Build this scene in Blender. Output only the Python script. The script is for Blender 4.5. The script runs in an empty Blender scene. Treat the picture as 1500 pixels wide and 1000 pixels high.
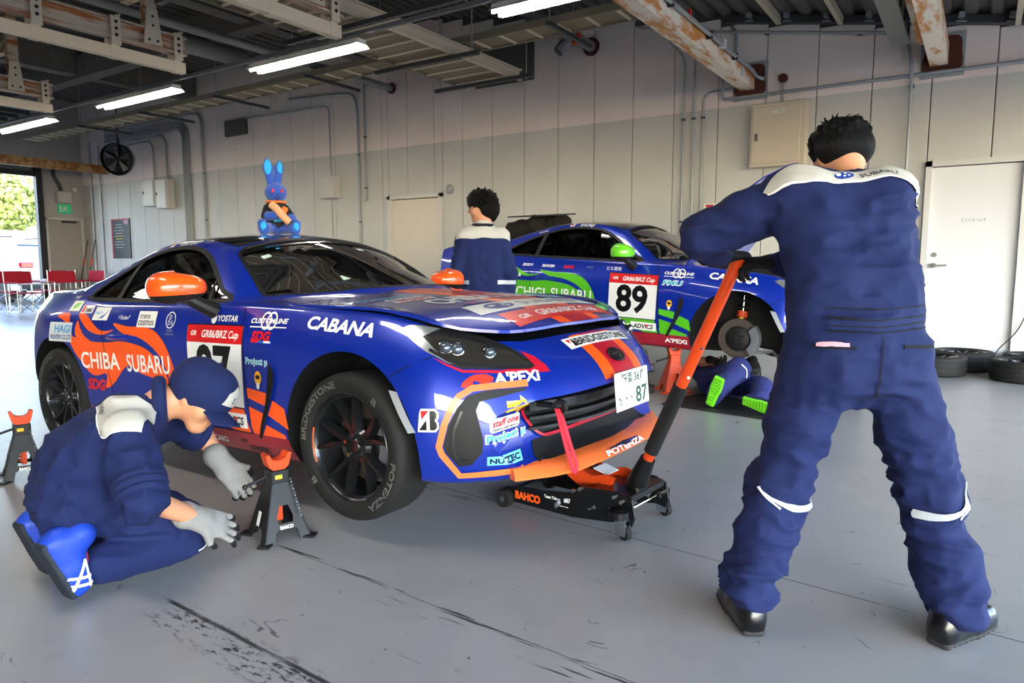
import bpy, bmesh, math, random
import numpy as np
from mathutils import Vector, Matrix, Euler
from mathutils.bvhtree import BVHTree
from mathutils.geometry import tessellate_polygon

SC = bpy.context.scene
COL = SC.collection
R = math.radians
PI = math.pi
random.seed(7)
RNG = np.random.default_rng(7)

# ------------------------------------------------------------------ camera
cam_d = bpy.data.cameras.new('camera')
cam_d.sensor_width = 36.0
cam_d.lens = 1030.0 / 1500.0 * 36.0
cam_d.clip_start = 0.05
cam_d.clip_end = 400
cam = bpy.data.objects.new('camera', cam_d)
COL.objects.link(cam)
cam.location = (0, 0, 1.14)
cam.rotation_euler = (PI / 2 - math.atan(114 / 1030.0), 0, R(33.66))
SC.camera = cam

# ------------------------------------------------------------------ sky, sun, exposure
world = bpy.data.worlds.new('sky')
SC.world = world
world.use_nodes = True
wn = world.node_tree.nodes
bg = wn['Background']
sky = wn.new('ShaderNodeTexSky')
sky.sky_type = 'NISHITA'
sky.sun_disc = False
sky.sun_elevation = R(38)
sky.sun_rotation = R(142)
sky.air_density = 1.0
sky.dust_density = 1.0
world.node_tree.links.new(sky.outputs[0], bg.inputs[0])
bg.inputs[1].default_value = 0.8
sun_d = bpy.data.lights.new('sun_offscreen', 'SUN')
sun_d.energy = 3.2
sun_d.angle = R(0.6)
sun_d.color = (1.0, 0.93, 0.84)
sun = bpy.data.objects.new('sun_offscreen', sun_d)
COL.objects.link(sun)
sun.rotation_euler = (R(50), 0, R(38))       # shines down towards +Y and -X, just reaching in at the open pit front
SC.view_settings.view_transform = 'Standard'
SC.view_settings.look = 'None'
SC.view_settings.gamma = 1.0
SC.view_settings.use_curve_mapping = False
SC.view_settings.exposure = 1.6
SC.cycles.use_denoising = True
SC.cycles.max_bounces = 8
SC.cycles.diffuse_bounces = 4
SC.cycles.caustics_reflective = False
SC.cycles.caustics_refractive = False
SC.cycles.sample_clamp_indirect = 8.0
# ------------------------------------------------------------------ helpers: materials
def lin(h):
    if not isinstance(h, str):
        return tuple(h) if len(h) == 4 else tuple(h) + (1.0,)
    h = h.lstrip('#')
    v = [int(h[i:i + 2], 16) / 255 for i in (0, 2, 4)]
    return tuple((c / 12.92 if c <= 0.04045 else ((c + 0.055) / 1.055) ** 2.4) for c in v) + (1.0,)

MATS = {}
def mat(name, color='#808080', rough=0.5, metal=0.0, coat=0.0, bump=0.0, bscale=80.0, var=0.0, vscale=6.0,
        emit=None, estr=0.0, alpha=1.0, trans=0.0, ior=1.45, sheen=0.0, stretch=None):
    if name in MATS:
        return MATS[name]
    m = bpy.data.materials.new(name)
    m.use_nodes = True
    nt = m.node_tree
    b = nt.nodes['Principled BSDF']
    c = lin(color)
    b.inputs['Base Color'].default_value = c
    b.inputs['Roughness'].default_value = rough
    b.inputs['Metallic'].default_value = metal
    b.inputs['IOR'].default_value = ior
    b.inputs['Coat Weight'].default_value = coat
    b.inputs['Coat Roughness'].default_value = 0.04
    b.inputs['Sheen Weight'].default_value = sheen
    b.inputs['Transmission Weight'].default_value = trans
    b.inputs['Alpha'].default_value = alpha
    if emit:
        b.inputs['Emission Color'].default_value = lin(emit)
        b.inputs['Emission Strength'].default_value = estr
    tc = nt.nodes.new('ShaderNodeTexCoord')
    src = tc.outputs['Object']
    if stretch:
        mp = nt.nodes.new('ShaderNodeMapping')
        mp.inputs['Scale'].default_value = stretch
        nt.links.new(src, mp.inputs['Vector'])
        src = mp.outputs[0]
    if var > 0:
        n = nt.nodes.new('ShaderNodeTexNoise')
        n.inputs['Scale'].default_value = vscale
        n.inputs['Detail'].default_value = 5
        nt.links.new(src, n.inputs['Vector'])
        mx = nt.nodes.new('ShaderNodeMix')
        mx.data_type = 'RGBA'
        mx.inputs[6].default_value = tuple(x * (1 - var) for x in c[:3]) + (1,)
        mx.inputs[7].default_value = tuple(min(1, x * (1 + var)) for x in c[:3]) + (1,)
        nt.links.new(n.outputs['Fac'], mx.inputs[0])
        nt.links.new(mx.outputs[2], b.inputs['Base Color'])
    if bump > 0:
        n2 = nt.nodes.new('ShaderNodeTexNoise')
        n2.inputs['Scale'].default_value = bscale
        n2.inputs['Detail'].default_value = 4
        nt.links.new(src, n2.inputs['Vector'])
        bp = nt.nodes.new('ShaderNodeBump')
        bp.inputs['Strength'].default_value = bump
        bp.inputs['Distance'].default_value = 0.01
        nt.links.new(n2.outputs['Fac'], bp.inputs['Height'])
        nt.links.new(bp.outputs[0], b.inputs['Normal'])
    MATS[name] = m
    return m

def rust_mat(name, base, rust, amount=0.5, scale=3.0, rough=0.6, stretch=(1, 1, 1)):
    """paint that has let go in patches and shows rust"""
    m = mat(name, base, rough)
    nt = m.node_tree
    b = nt.nodes['Principled BSDF']
    tc = nt.nodes.new('ShaderNodeTexCoord')
    mp = nt.nodes.new('ShaderNodeMapping')
    mp.inputs['Scale'].default_value = stretch
    n = nt.nodes.new('ShaderNodeTexNoise')
    n.inputs['Scale'].default_value = scale
    n.inputs['Detail'].default_value = 8
    n.inputs['Roughness'].default_value = 0.7
    r = nt.nodes.new('ShaderNodeValToRGB')
    r.color_ramp.elements[0].position = 0.62 - amount * 0.3
    r.color_ramp.elements[0].color = lin(base)
    r.color_ramp.elements[1].position = 0.72 - amount * 0.3
    r.color_ramp.elements[1].color = lin(rust)
    L = nt.links.new
    L(tc.outputs['Object'], mp.inputs[0]); L(mp.outputs[0], n.inputs['Vector'])
    L(n.outputs['Fac'], r.inputs[0]); L(r.outputs[0], b.inputs['Base Color'])
    return m

# ------------------------------------------------------------------ helpers: objects
def props(o, label=None, cat=None, group=None, kind=None):
    for k, v in (('label', label), ('category', cat), ('group', group), ('kind', kind)):
        if v:
            o[k] = v
    return o

def thing(name, label, cat, loc=(0, 0, 0), rot=(0, 0, 0), group=None):
    o = bpy.data.objects.new(name, None)
    o.empty_display_size = 0.1
    COL.objects.link(o)
    o.location = loc
    o.rotation_euler = rot
    return props(o, label, cat, group)

def link(name, me, parent=None, mats=None, smooth=35):
    for m in (mats or []):
        me.materials.append(m)
    if smooth is not None and len(me.polygons):
        me.polygons.foreach_set('use_smooth', [True] * len(me.polygons))
        if smooth < 180:
            me.set_sharp_from_angle(angle=R(smooth))
    me.update()
    o = bpy.data.objects.new(name, me)
    COL.objects.link(o)
    if parent is not None:
        o.parent = parent
    return o

def mesh_of(name, v, f, mi=None):
    me = bpy.data.meshes.new(name)
    me.from_pydata([tuple(map(float, p)) for p in v], [], [tuple(int(i) for i in q) for q in f])
    if mi is not None:
        me.polygons.foreach_set('material_index', [int(i) for i in mi])
    me.validate()
    return me

def copy_tree(o, parent=None):
    c = o.copy()
    COL.objects.link(c)
    c.parent = parent
    for ch in list(o.children):
        copy_tree(ch, c)
    return c

def frame(a, b, up=(0, 0, 1)):
    z = (Vector(b) - Vector(a))
    L = z.length
    z.normalize()
    u = Vector(up)
    if abs(z.dot(u)) > 0.98:
        u = Vector((1, 0, 0)) if abs(z.x) < 0.9 else Vector((0, 1, 0))
    x = u.cross(z).normalized()
    y = z.cross(x)
    return x, y, z, L

class MB:
    """collects shapes into one mesh"""
    def __init__(s):
        s.v, s.f, s.m, s.cur = [], [], [], 0
    def add(s, v, f):
        n = len(s.v)
        s.v += [tuple(p) for p in v]
        s.f += [tuple(i + n for i in q) for q in f]
        s.m += [s.cur] * len(f)
        return s
    def mi(s, i):
        s.cur = i
        return s
    def box(s, c, d, rot=None, ch=0.0):
        """box with optional chamfered vertical edges"""
        x, y, z = (k / 2 for k in d)
        if ch <= 0:
            v = [(a * x, b * y, e * z) for e in (-1, 1) for a, b in ((-1, -1), (1, -1), (1, 1), (-1, 1))]
            f = [(3, 2, 1, 0), (4, 5, 6, 7), (0, 1, 5, 4), (1, 2, 6, 5), (2, 3, 7, 6), (3, 0, 4, 7)]
        else:
            k = min(ch, x * .9, y * .9, z * .9)
            ring = lambda X, Y, Z: [(X - k, -Y, Z), (X, -Y + k, Z), (X, Y - k, Z), (X - k, Y, Z), (-X + k, Y, Z), (-X, Y - k, Z), (-X, -Y + k, Z), (-X + k, -Y, Z)]
            kk = k * 0.6
            v = ring(x - kk, y - kk, -z) + ring(x, y, -z + kk) + ring(x, y, z - kk) + ring(x - kk, y - kk, z)
            f = [tuple(range(7, -1, -1)), tuple(range(24, 32))]
            for r in range(3):
                for i in range(8):
                    j = (i + 1) % 8
                    f.append((r * 8 + i, r * 8 + j, r * 8 + 8 + j, r * 8 + 8 + i))
        M = rot.to_matrix() if isinstance(rot, Euler) else (Euler(rot).to_matrix() if rot is not None and not isinstance(rot, Matrix) else rot)
        c = Vector(c)
        v = [(M @ Vector(p) if M else Vector(p)) + c for p in v]
        return s.add(v, f)
    def bar(s, a, b, w, h, up=(0, 0, 1)):
        """rectangular bar from a to b, width w across, height h along up"""
        x, y, z, L = frame(a, b, up)
        a = Vector(a); b = Vector(b)
        v = [p + x * (w / 2 * i) + y * (h / 2 * j) for p in (a, b) for i, j in ((-1, -1), (1, -1), (1, 1), (-1, 1))]
        return s.add(v, [(3, 2, 1, 0), (4, 5, 6, 7), (0, 1, 5, 4), (1, 2, 6, 5), (2, 3, 7, 6), (3, 0, 4, 7)])
    def cyl(s, a, b, r, r2=None, n=16, caps=True):
        x, y, z, L = frame(a, b)
        r2 = r if r2 is None else r2
        a = Vector(a); b = Vector(b)
        v = []
        for p, q in ((a, r), (b, r2)):
            v += [p + (x * math.cos(2 * PI * i / n) + y * math.sin(2 * PI * i / n)) * q for i in range(n)]
        f = [(i, (i + 1) % n, n + (i + 1) % n, n + i) for i in range(n)]
        if caps:
            f += [tuple(range(n - 1, -1, -1)), tuple(range(n, 2 * n))]
        return s.add(v, f)
    def lathe(s, prof, a=(0, 0, 0), axis=(0, 0, 1), n=32, closed=False):
        """prof: list of (radius, height along axis)"""
        x, y, z, L = frame((0, 0, 0), axis)
        a = Vector(a)
        v = []
        for r, h in prof:
            v += [a + z * h + (x * math.cos(2 * PI * i / n) + y * math.sin(2 * PI * i / n)) * max(r, 1e-5) for i in range(n)]
        f = []
        k = len(prof)
        for j in range(k if closed else k - 1):
            jj = (j + 1) % k
            f += [(j * n + i, j * n + (i + 1) % n, jj * n + (i + 1) % n, jj * n + i) for i in range(n)]
        if not closed:
            f += [tuple(range(n - 1, -1, -1)), tuple((k - 1) * n + i for i in range(n))]
        return s.add(v, f)
    def tube(s, pts, r, n=8, closed=False, radii=None):
        pts = [Vector(p) for p in pts]
        k = len(pts)
        v = []
        ref = None
        for i, p in enumerate(pts):
            if closed:
                t = pts[(i + 1) % k] - pts[i - 1]
            else:
                t = pts[min(i + 1, k - 1)] - pts[max(i - 1, 0)]
            t.normalize()
            if ref is None:
                ref = Vector((0, 0, 1)) if abs(t.z) < 0.9 else Vector((1, 0, 0))
            ref = (ref - t * ref.dot(t)).normalized()
            y = t.cross(ref)
            q = radii[i] if radii else r
            v += [p + (ref * math.cos(2 * PI * j / n) + y * math.sin(2 * PI * j / n)) * q for j in range(n)]
        f = []
        for i in range(k if closed else k - 1):
            a, b = i * n, ((i + 1) % k) * n
            f += [(a + j, a + (j + 1) % n, b + (j + 1) % n, b + j) for j in range(n)]
        if not closed:
            f += [tuple(range(n - 1, -1, -1)), tuple((k - 1) * n + j for j in range(n))]
        return s.add(v, f)
    def prism(s, poly, o, u, w, depth):
        """polygon (a,b) -> o + a*u + b*w, extruded by depth along u x w"""
        o = Vector(o); u = Vector(u); w = Vector(w)
        n = u.cross(w).normalized() * depth
        k = len(poly)
        v = [o + u * a + w * b for a, b in poly] + [o + u * a + w * b + n for a, b in poly]
        area = sum(poly[i][0] * poly[(i + 1) % k][1] - poly[(i + 1) % k][0] * poly[i][1] for i in range(k))
        order = list(range(k)) if (area > 0) == (depth > 0) else list(range(k - 1, -1, -1))
        f = [tuple(order[::-1]), tuple(i + k for i in order)]
        for i in range(k):
            a, b = order[i], order[(i + 1) % k]
            f.append((a, b, b + k, a + k))
        return s.add(v, f)
    def ball(s, c, r, n=12, sc=(1, 1, 1), rot=None):
        v, f = [], []
        M = Euler(rot).to_matrix() if rot else None
        m = n // 2
        for i in range(m + 1):
            th = PI * i / m
            for j in range(n):
                ph = 2 * PI * j / n
                p = Vector((math.sin(th) * math.cos(ph) * sc[0], math.sin(th) * math.sin(ph) * sc[1], math.cos(th) * sc[2])) * r
                v.append((M @ p if M else p) + Vector(c))
        for i in range(m):
            for j in range(n):
                f.append((i * n + j, (i + 1) * n + j, (i + 1) * n + (j + 1) % n, i * n + (j + 1) % n))
        return s.add(v, f)
    def mesh(s, name):
        return mesh_of(name, s.v, s.f, s.m)
    def build(s, name, mats, parent=None, smooth=35):
        if not isinstance(mats, (list, tuple)):
            mats = [mats]
        return link(name, s.mesh(name), parent, mats, smooth)

def arc_path(pts, rad=0.08, n=5):
    """polyline with rounded corners"""
    pts = [Vector(p) for p in pts]
    out = [pts[0]]
    for i in range(1, len(pts) - 1):
        a, b, c = pts[i - 1], pts[i], pts[i + 1]
        d1 = min(rad, (a - b).length * .45); d2 = min(rad, (c - b).length * .45)
        p = b + (a - b).normalized() * d1
        q = b + (c - b).normalized() * d2
        for k in range(n + 1):
            t = k / n
            out.append(p * (1 - t) ** 2 + b * 2 * t * (1 - t) + q * t * t)
    out.append(pts[-1])
    return out

def smooth_closed(pts, n=6):
    """Catmull-Rom through closed 2D points"""
    k = len(pts)
    out = []
    for i in range(k):
        p0, p1, p2, p3 = (np.array(pts[(i + j) % k], float) for j in (-1, 0, 1, 2))
        for q in range(n):
            t = q / n
            out.append(tuple(0.5 * (2 * p1 + (p2 - p0) * t + (2 * p0 - 5 * p1 + 4 * p2 - p3) * t * t + (3 * p1 - p0 - 3 * p2 + p3) * t ** 3)))
    return out

def smooth_open(pts, n=6):
    pts = [np.array(p, float) for p in pts]
    pts = [2 * pts[0] - pts[1]] + pts + [2 * pts[-1] - pts[-2]]
    out = []
    for i in range(1, len(pts) - 2):
        p0, p1, p2, p3 = pts[i - 1:i + 3]
        for q in range(n):
            t = q / n
            out.append(tuple(0.5 * (2 * p1 + (p2 - p0) * t + (2 * p0 - 5 * p1 + 4 * p2 - p3) * t * t + (3 * p1 - p0 - 3 * p2 + p3) * t ** 3)))
    out.append(tuple(pts[-2]))
    return out

# ------------------------------------------------------------------ helpers: lettering and flat graphics
_FONTCACHE = {}
def text_flat(txt, bold=0.0, shear=0.0, spacing=1.0):
    """flat lettering as (verts2d, faces), cap height 1, left edge at 0, baseline 0"""
    key = (txt, bold, shear, spacing)
    if key in _FONTCACHE:
        return _FONTCACHE[key]
    cu = bpy.data.curves.new('t', 'FONT')
    cu.body = txt
    cu.offset = bold
    cu.shear = shear
    cu.space_character = spacing
    cu.resolution_u = 3
    ob = bpy.data.objects.new('t', cu)
    COL.objects.link(ob)
    dg = bpy.context.evaluated_depsgraph_get()
    me = bpy.data.meshes.new_from_object(ob.evaluated_get(dg))
    v = [(p.co.x, p.co.y) for p in me.vertices]
    f = [tuple(p.vertices) for p in me.polygons]
    bpy.data.objects.remove(ob); bpy.data.curves.remove(cu); bpy.data.meshes.remove(me)
    if v:
        x0 = min(p[0] for p in v); x1 = max(p[0] for p in v)
        cap = 0.729
        v = [((a - x0) / cap, b / cap) for a, b in v]
    _FONTCACHE[key] = (v, f)
    return v, f

def text_fit(txt, w, h, bold=0.0, shear=0.0, spacing=1.0, ext=False):
    """lettering stretched into a w x h box, centred on the origin"""
    v, f = text_flat(txt, bold, shear, spacing)
    xs = [p[0] for p in v]; ys = [p[1] for p in v]
    x0, x1, y0, y1 = min(xs), max(xs), min(ys), max(ys)
    if not ext:
        y0, y1 = min(0, y0 if y0 > -0.05 else 0), max(1, y1 if y1 < 1.05 else 1)
    sx = w / max(x1 - x0, 1e-6); sy = h / max(y1 - y0, 1e-6)
    return [((a - (x0 + x1) / 2) * sx, (b - (y0 + y1) / 2) * sy) for a, b in v], f

def poly_flat(pts):
    tri = tessellate_polygon([[Vector((p[0], p[1], 0)) for p in pts]])
    return [tuple(p[:2]) for p in pts], [tuple(t) for t in tri]

def rect_flat(w, h, cx=0, cy=0, r=0.0):
    if r <= 0:
        return poly_flat([(cx - w / 2, cy - h / 2), (cx + w / 2, cy - h / 2), (cx + w / 2, cy + h / 2), (cx - w / 2, cy + h / 2)])
    p = []
    for sx, sy, a0 in ((1, -1, -90), (1, 1, 0), (-1, 1, 90), (-1, -1, 180)):
        for k in range(4):
            a = R(a0 + 30 * k)
            p.append((cx + sx * (w / 2 - r) + r * math.cos(a), cy + sy * (h / 2 - r) + r * math.sin(a)))
    return poly_flat(p)

def ellipse_flat(rx, ry, cx=0, cy=0, n=28):
    return poly_flat([(cx + rx * math.cos(2 * PI * i / n), cy + ry * math.sin(2 * PI * i / n)) for i in range(n)])

def strip_flat(pts, w, closed=False):
    """ribbon of width w (number or list) along a 2D path"""
    k = len(pts)
    v, f = [], []
    for i in range(k):
        a = np.array(pts[(i - 1) % k] if closed else pts[max(i - 1, 0)], float)
        b = np.array(pts[(i + 1) % k] if closed else pts[min(i + 1, k - 1)], float)
        t = b - a
        t /= (np.linalg.norm(t) + 1e-9)
        n = np.array((-t[1], t[0]))
        ww = w[i] if isinstance(w, (list, tuple)) else w
        p = np.array(pts[i], float)
        v += [tuple(p - n * ww / 2), tuple(p + n * ww / 2)]
    for i in range(k if closed else k - 1):
        j = (i + 1) % k
        f.append((2 * i, 2 * j, 2 * j + 1, 2 * i + 1))
    return v, f

def dice(v, f, step):
    """cut a flat 2D mesh along a grid so that it can follow a curved surface"""
    bm = bmesh.new()
    bv = [bm.verts.new((a, b, 0)) for a, b in v]
    for q in f:
        try:
            bm.faces.new([bv[i] for i in q])
        except ValueError:
            pass
    xs = [p[0] for p in v]; ys = [p[1] for p in v]
    for ax, lo, hi in ((0, min(xs), max(xs)), (1, min(ys), max(ys))):
        k = math.floor(lo / step) + 1
        while k * step < hi - 1e-6:
            co = [0, 0, 0]; co[ax] = k * step
            no = [0, 0, 0]; no[ax] = 1
            bmesh.ops.bisect_plane(bm, geom=bm.verts[:] + bm.edges[:] + bm.faces[:], dist=1e-5, plane_co=co, plane_no=no)
            k += 1
    bm.verts.index_update()
    v2 = [(p.co.x, p.co.y) for p in bm.verts]
    f2 = [tuple(p.index for p in q.verts) for q in bm.faces]
    bm.free()
    return v2, f2

def shift(vf, dx, dy, rot=0.0, sc=1.0):
    v, f = vf
    c, s = math.cos(rot), math.sin(rot)
    return [((a * c - b * s) * sc + dx, (a * s + b * c) * sc + dy) for a, b in v], f

def flat_obj(name, vf, o, u, w, material, parent, lift=0.0):
    """flat graphic placed in a plane"""
    o = Vector(o); u = Vector(u).normalized(); w = Vector(w).normalized()
    n = u.cross(w)
    me = mesh_of(name, [o + u * a + w * b + n * lift for a, b in vf[0]], vf[1])
    return link(name, me, parent, [material], None)

class Skin:
    """a surface that flat graphics are laid onto"""
    def __init__(s, verts, faces):
        s.t = BVHTree.FromPolygons([Vector(v) for v in verts], [tuple(f) for f in faces])
    def lay(s, vf, o, u, w, lift=0.003, step=0.04, far=3.0, thick=None, maxd=None):
        o = Vector(o); u = Vector(u).normalized(); w = Vector(w).normalized()
        n = u.cross(w).normalized()
        v, f = dice(vf[0], vf[1], step) if step else vf
        out = []
        ok = []
        for a, b in v:
            p = o + u * a + w * b
            h = s.t.ray_cast(p + n * far, -n, far * 2)
            if h[0] is None:
                out.append(None)
            else:
                nn = h[1] if h[1].dot(n) > 0 else -h[1]
                q = h[0] + nn * lift
                if maxd is not None and abs((q - p).dot(n)) > maxd:
                    out.append(None)
                else:
                    out.append(q)
        keep = {}
        vv = []
        for i, p in enumerate(out):
            if p is not None:
                keep[i] = len(vv); vv.append(p)
        ff = [tuple(keep[i] for i in q) for q in f if all(i in keep for i in q)]
        return vv, ff
    def decal(s, name, vf, o, u, w, material, parent, **k):
        v, f = s.lay(vf, o, u, w, **k)
        if name in ('leg_piping', 'piping', 'reflective_band') and f:
            # a strip that is broken by a fold keeps its longest piece
            root = list(range(len(v)))
            def find(i):
                while root[i] != i:
                    root[i] = root[root[i]]; i = root[i]
                return i
            for q in f:
                for i in q[1:]:
                    root[find(i)] = find(q[0])
            cnt = {}
            for q in f:
                cnt[find(q[0])] = cnt.get(find(q[0]), 0) + 1
            best = max(cnt, key=cnt.get)
            f = [q for q in f if find(q[0]) == best]
            used = sorted({i for q in f for i in q})
            mp = {i: j for j, i in enumerate(used)}
            v = [v[i] for i in used]
            f = [tuple(mp[i] for i in q) for q in f]
        if not f:
            print('EMPTY DECAL', name, o)
            return None
        return link(name, mesh_of(name, v, f), parent, [material], 180)
# ------------------------------------------------------------------ helpers: continuous bodies from blended tapered limbs
def _round_cone(P, a, b, r1, r2):
    a = np.array(a, float); b = np.array(b, float)
    ba = b - a
    l2 = ba @ ba
    if l2 < 1e-9:
        return np.linalg.norm(P - a, axis=-1) - r1
    h = np.clip(((P - a) @ ba) / l2, 0, 1)
    d = np.linalg.norm(P - a - h[..., None] * ba, axis=-1)
    return d - (r1 + (r2 - r1) * h)

def _vnoise(P, seed=0):
    """smooth value noise in 0..1, vectorised"""
    i = np.floor(P).astype(np.int64)
    f = P - i
    f = f * f * (3 - 2 * f)
    def h(x, y, z):
        n = (x * 73856093) ^ (y * 19349663) ^ (z * 83492791) ^ (seed * 1274126177)
        n = (n ^ (n >> 13)) * 1274126177
        n = n ^ (n >> 16)
        return (n & 0xFFFF) / 65535.0
    x, y, z = i[:, 0], i[:, 1], i[:, 2]
    out = 0
    for dx in (0, 1):
        for dy in (0, 1):
            for dz in (0, 1):
                w = (f[:, 0] if dx else 1 - f[:, 0]) * (f[:, 1] if dy else 1 - f[:, 1]) * (f[:, 2] if dz else 1 - f[:, 2])
                out = out + w * h(x + dx, y + dy, z + dz)
    return out

def limb(a, b, r1, r2=None, k=.04, m=0, flat=None):
    return dict(a=a, b=b, r1=r1, r2=r1 if r2 is None else r2, k=k, m=m, flat=flat)
def blob(c, r, k=.04, m=0, sc=None, cut=False):
    return dict(a=c, b=c, r1=r, r2=r, k=k, m=m, flat=None, sc=sc, cut=cut)

def sdf_body(prims, res, fold=None, smooth=1):
    """prims -> (verts, faces, face material)"""
    lo = np.min([np.minimum(p['a'], p['b']) - max(p['r1'], p['r2']) * (max(p['sc']) if p.get('sc') else 1) for p in prims], axis=0) - 3 * res
    hi = np.max([np.maximum(p['a'], p['b']) + max(p['r1'], p['r2']) * (max(p['sc']) if p.get('sc') else 1) for p in prims], axis=0) + 3 * res
    n = np.ceil((hi - lo) / res).astype(int) + 1
    V = np.full(n, .15, np.float32)
    MI = np.zeros(n, np.int8)
    BD = np.full(n, 9.0, np.float32)
    for p in prims:
        rr = max(p['r1'], p['r2']) * (max(p['sc']) if p.get('sc') else 1) + p['k'] + 3 * res
        a = np.maximum(np.floor((np.minimum(p['a'], p['b']) - rr - lo) / res).astype(int), 0)
        b = np.minimum(np.ceil((np.maximum(p['a'], p['b']) + rr - lo) / res).astype(int) + 1, n)
        g = np.stack(np.meshgrid(*[lo[i] + np.arange(a[i], b[i]) * res for i in range(3)], indexing='ij'), -1)
        if p.get('sc'):
            s = np.array(p['sc'], float)
            q = (g - np.array(p['a'])) / s
            d = (np.linalg.norm(q, axis=-1) - p['r1']) * s.min()
        elif p['flat'] is not None:
            ax = np.array(p['flat'][0], float); ax /= np.linalg.norm(ax)
            f = p['flat'][1]
            mid = (np.array(p['a'], float) + np.array(p['b'], float)) / 2
            ba = np.array(p['b'], float) - np.array(p['a'], float)
            L = np.linalg.norm(ba)
            if L > 1e-6:
                ax = ax - ba * (ax @ ba) / (L * L)
                ax /= np.linalg.norm(ax) + 1e-9
            off = (g - mid) @ ax
            g2 = g + off[..., None] * ax * (1 / f - 1)
            d = _round_cone(g2, p['a'], p['b'], p['r1'], p['r2']) * min(1, f)
        else:
            d = _round_cone(g, p['a'], p['b'], p['r1'], p['r2'])
        sl = tuple(slice(a[i], b[i]) for i in range(3))
        v = V[sl]
        k = max(p['k'], 1e-4)
        if p.get('cut'):
            h = np.clip(.5 - .5 * (v + d) / k, 0, 1)
            V[sl] = v * (1 - h) + (-d) * h + k * h * (1 - h)
            continue
        h = np.clip(.5 + .5 * (v - d) / k, 0, 1)
        V[sl] = v * (1 - h) + d * h - k * h * (1 - h)
        nb = d < BD[sl]
        BD[sl] = np.where(nb, d, BD[sl])
        MI[sl] = np.where(nb, p['m'], MI[sl])
    # surface nets
    S = V < 0
    c = [S[i:n[0] - 1 + i, j:n[1] - 1 + j, k:n[2] - 1 + k] for i in (0, 1) for j in (0, 1) for k in (0, 1)]
    cnt = sum(x.astype(np.int8) for x in c)
    act = (cnt > 0) & (cnt < 8)
    idx = np.full(act.shape, -1, np.int64)
    cells = np.argwhere(act)
    idx[act] = np.arange(len(cells))
    acc = np.zeros((len(cells), 3)); num = np.zeros(len(cells))
    corners = [(i, j, k) for i in (0, 1) for j in (0, 1) for k in (0, 1)]
    vals = [V[cells[:, 0] + i, cells[:, 1] + j, cells[:, 2] + k] for i, j, k in corners]
    for p in range(8):
        for q in range(p + 1, 8):
            dd = np.array(corners[q]) - np.array(corners[p])
            if np.abs(dd).sum() != 1:
                continue
            m = (vals[p] < 0) != (vals[q] < 0)
            t = vals[p] / (vals[p] - vals[q] + 1e-12)
            pt = np.array(corners[p]) + t[:, None] * dd
            acc[m] += pt[m]; num[m] += 1
    verts = lo + (cells + acc / num[:, None]) * res
    faces = []
    for ax in range(3):
        o1, o2 = [i for i in range(3) if i != ax]
        s0 = [slice(None)] * 3; s1 = [slice(None)] * 3
        s0[ax] = slice(0, n[ax] - 1); s1[ax] = slice(1, n[ax])
        A, B = S[tuple(s0)], S[tuple(s1)]
        e = np.argwhere(A != B)
        e = e[(e[:, o1] > 0) & (e[:, o2] > 0) & (e[:, o1] < n[o1] - 1) & (e[:, o2] < n[o2] - 1)]
        ins = A[e[:, 0], e[:, 1], e[:, 2]]
        q = []
        for d1, d2 in ((-1, -1), (0, -1), (0, 0), (-1, 0)):
            w = e.copy(); w[:, o1] += d1; w[:, o2] += d2
            q.append(idx[w[:, 0], w[:, 1], w[:, 2]])
        q = np.stack(q, 1)
        fl = ins if ax != 1 else ~ins
        q[~fl] = q[~fl][:, ::-1]
        faces.append(q)
    faces = np.concatenate(faces)
    faces = faces[(faces >= 0).all(1)]
    # smoothing
    for _ in range(smooth):
        s = np.zeros_like(verts); w = np.zeros(len(verts))
        for i in range(4):
            a, b = faces[:, i], faces[:, (i + 1) % 4]
            np.add.at(s, a, verts[b]); np.add.at(s, b, verts[a])
            np.add.at(w, a, 1); np.add.at(w, b, 1)
        verts = verts * .4 + (s / np.maximum(w, 1)[:, None]) * .6
    ci = np.clip(((verts - lo) / res).round().astype(int), 0, n - 1)
    vm = MI[ci[:, 0], ci[:, 1], ci[:, 2]]
    if fold:
        # cloth folds: ridged noise along the normals, only on cloth
        e1 = verts[faces[:, 2]] - verts[faces[:, 0]]; e2 = verts[faces[:, 3]] - verts[faces[:, 1]]
        fn = np.cross(e1, e2)
        N = np.zeros_like(verts)
        for i in range(4):
            np.add.at(N, faces[:, i], fn)
        N /= np.linalg.norm(N, axis=1)[:, None] + 1e-12
        amp = np.full(len(verts), fold['base'])
        for c_, r_, a_ in fold.get('joints', []):
            d = np.linalg.norm(verts - np.array(c_), axis=1)
            amp += a_ * np.exp(-(d / r_) ** 2)
        P = verts * np.array(fold.get('freq', (9, 9, 17))) + fold.get('seed', 0) * 7.3
        P = P + .9 * np.stack([_vnoise(verts * 4 + 3, 5), _vnoise(verts * 4 + 9, 6), _vnoise(verts * 4 + 17, 7)], 1)
        nz = 1 - np.abs(2 * _vnoise(P, 1) - 1)
        nz2 = 1 - np.abs(2 * _vnoise(P * np.array((1.9, 1.9, 1.6)) + 11, 2) - 1)
        d = (nz ** 1.5 - .45) + .4 * (nz2 - .5)
        on = (vm == fold.get('m', 0))
        verts = verts + N * (amp * d * on)[:, None]
    return verts, faces, vm[faces[:, 0]]

def body_obj(name, prims, res, mats, parent, fold=None, smooth=1):
    v, f, m = sdf_body(prims, res, fold, smooth)
    me = bpy.data.meshes.new(name)
    me.from_pydata(v.tolist(), [], f.tolist())
    me.polygons.foreach_set('material_index', m.astype(np.int32))
    o = link(name, me, parent, mats, 180)
    o['_n'] = len(v)
    del o['_n']
    return o, Skin(v.tolist(), f.tolist())
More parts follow.
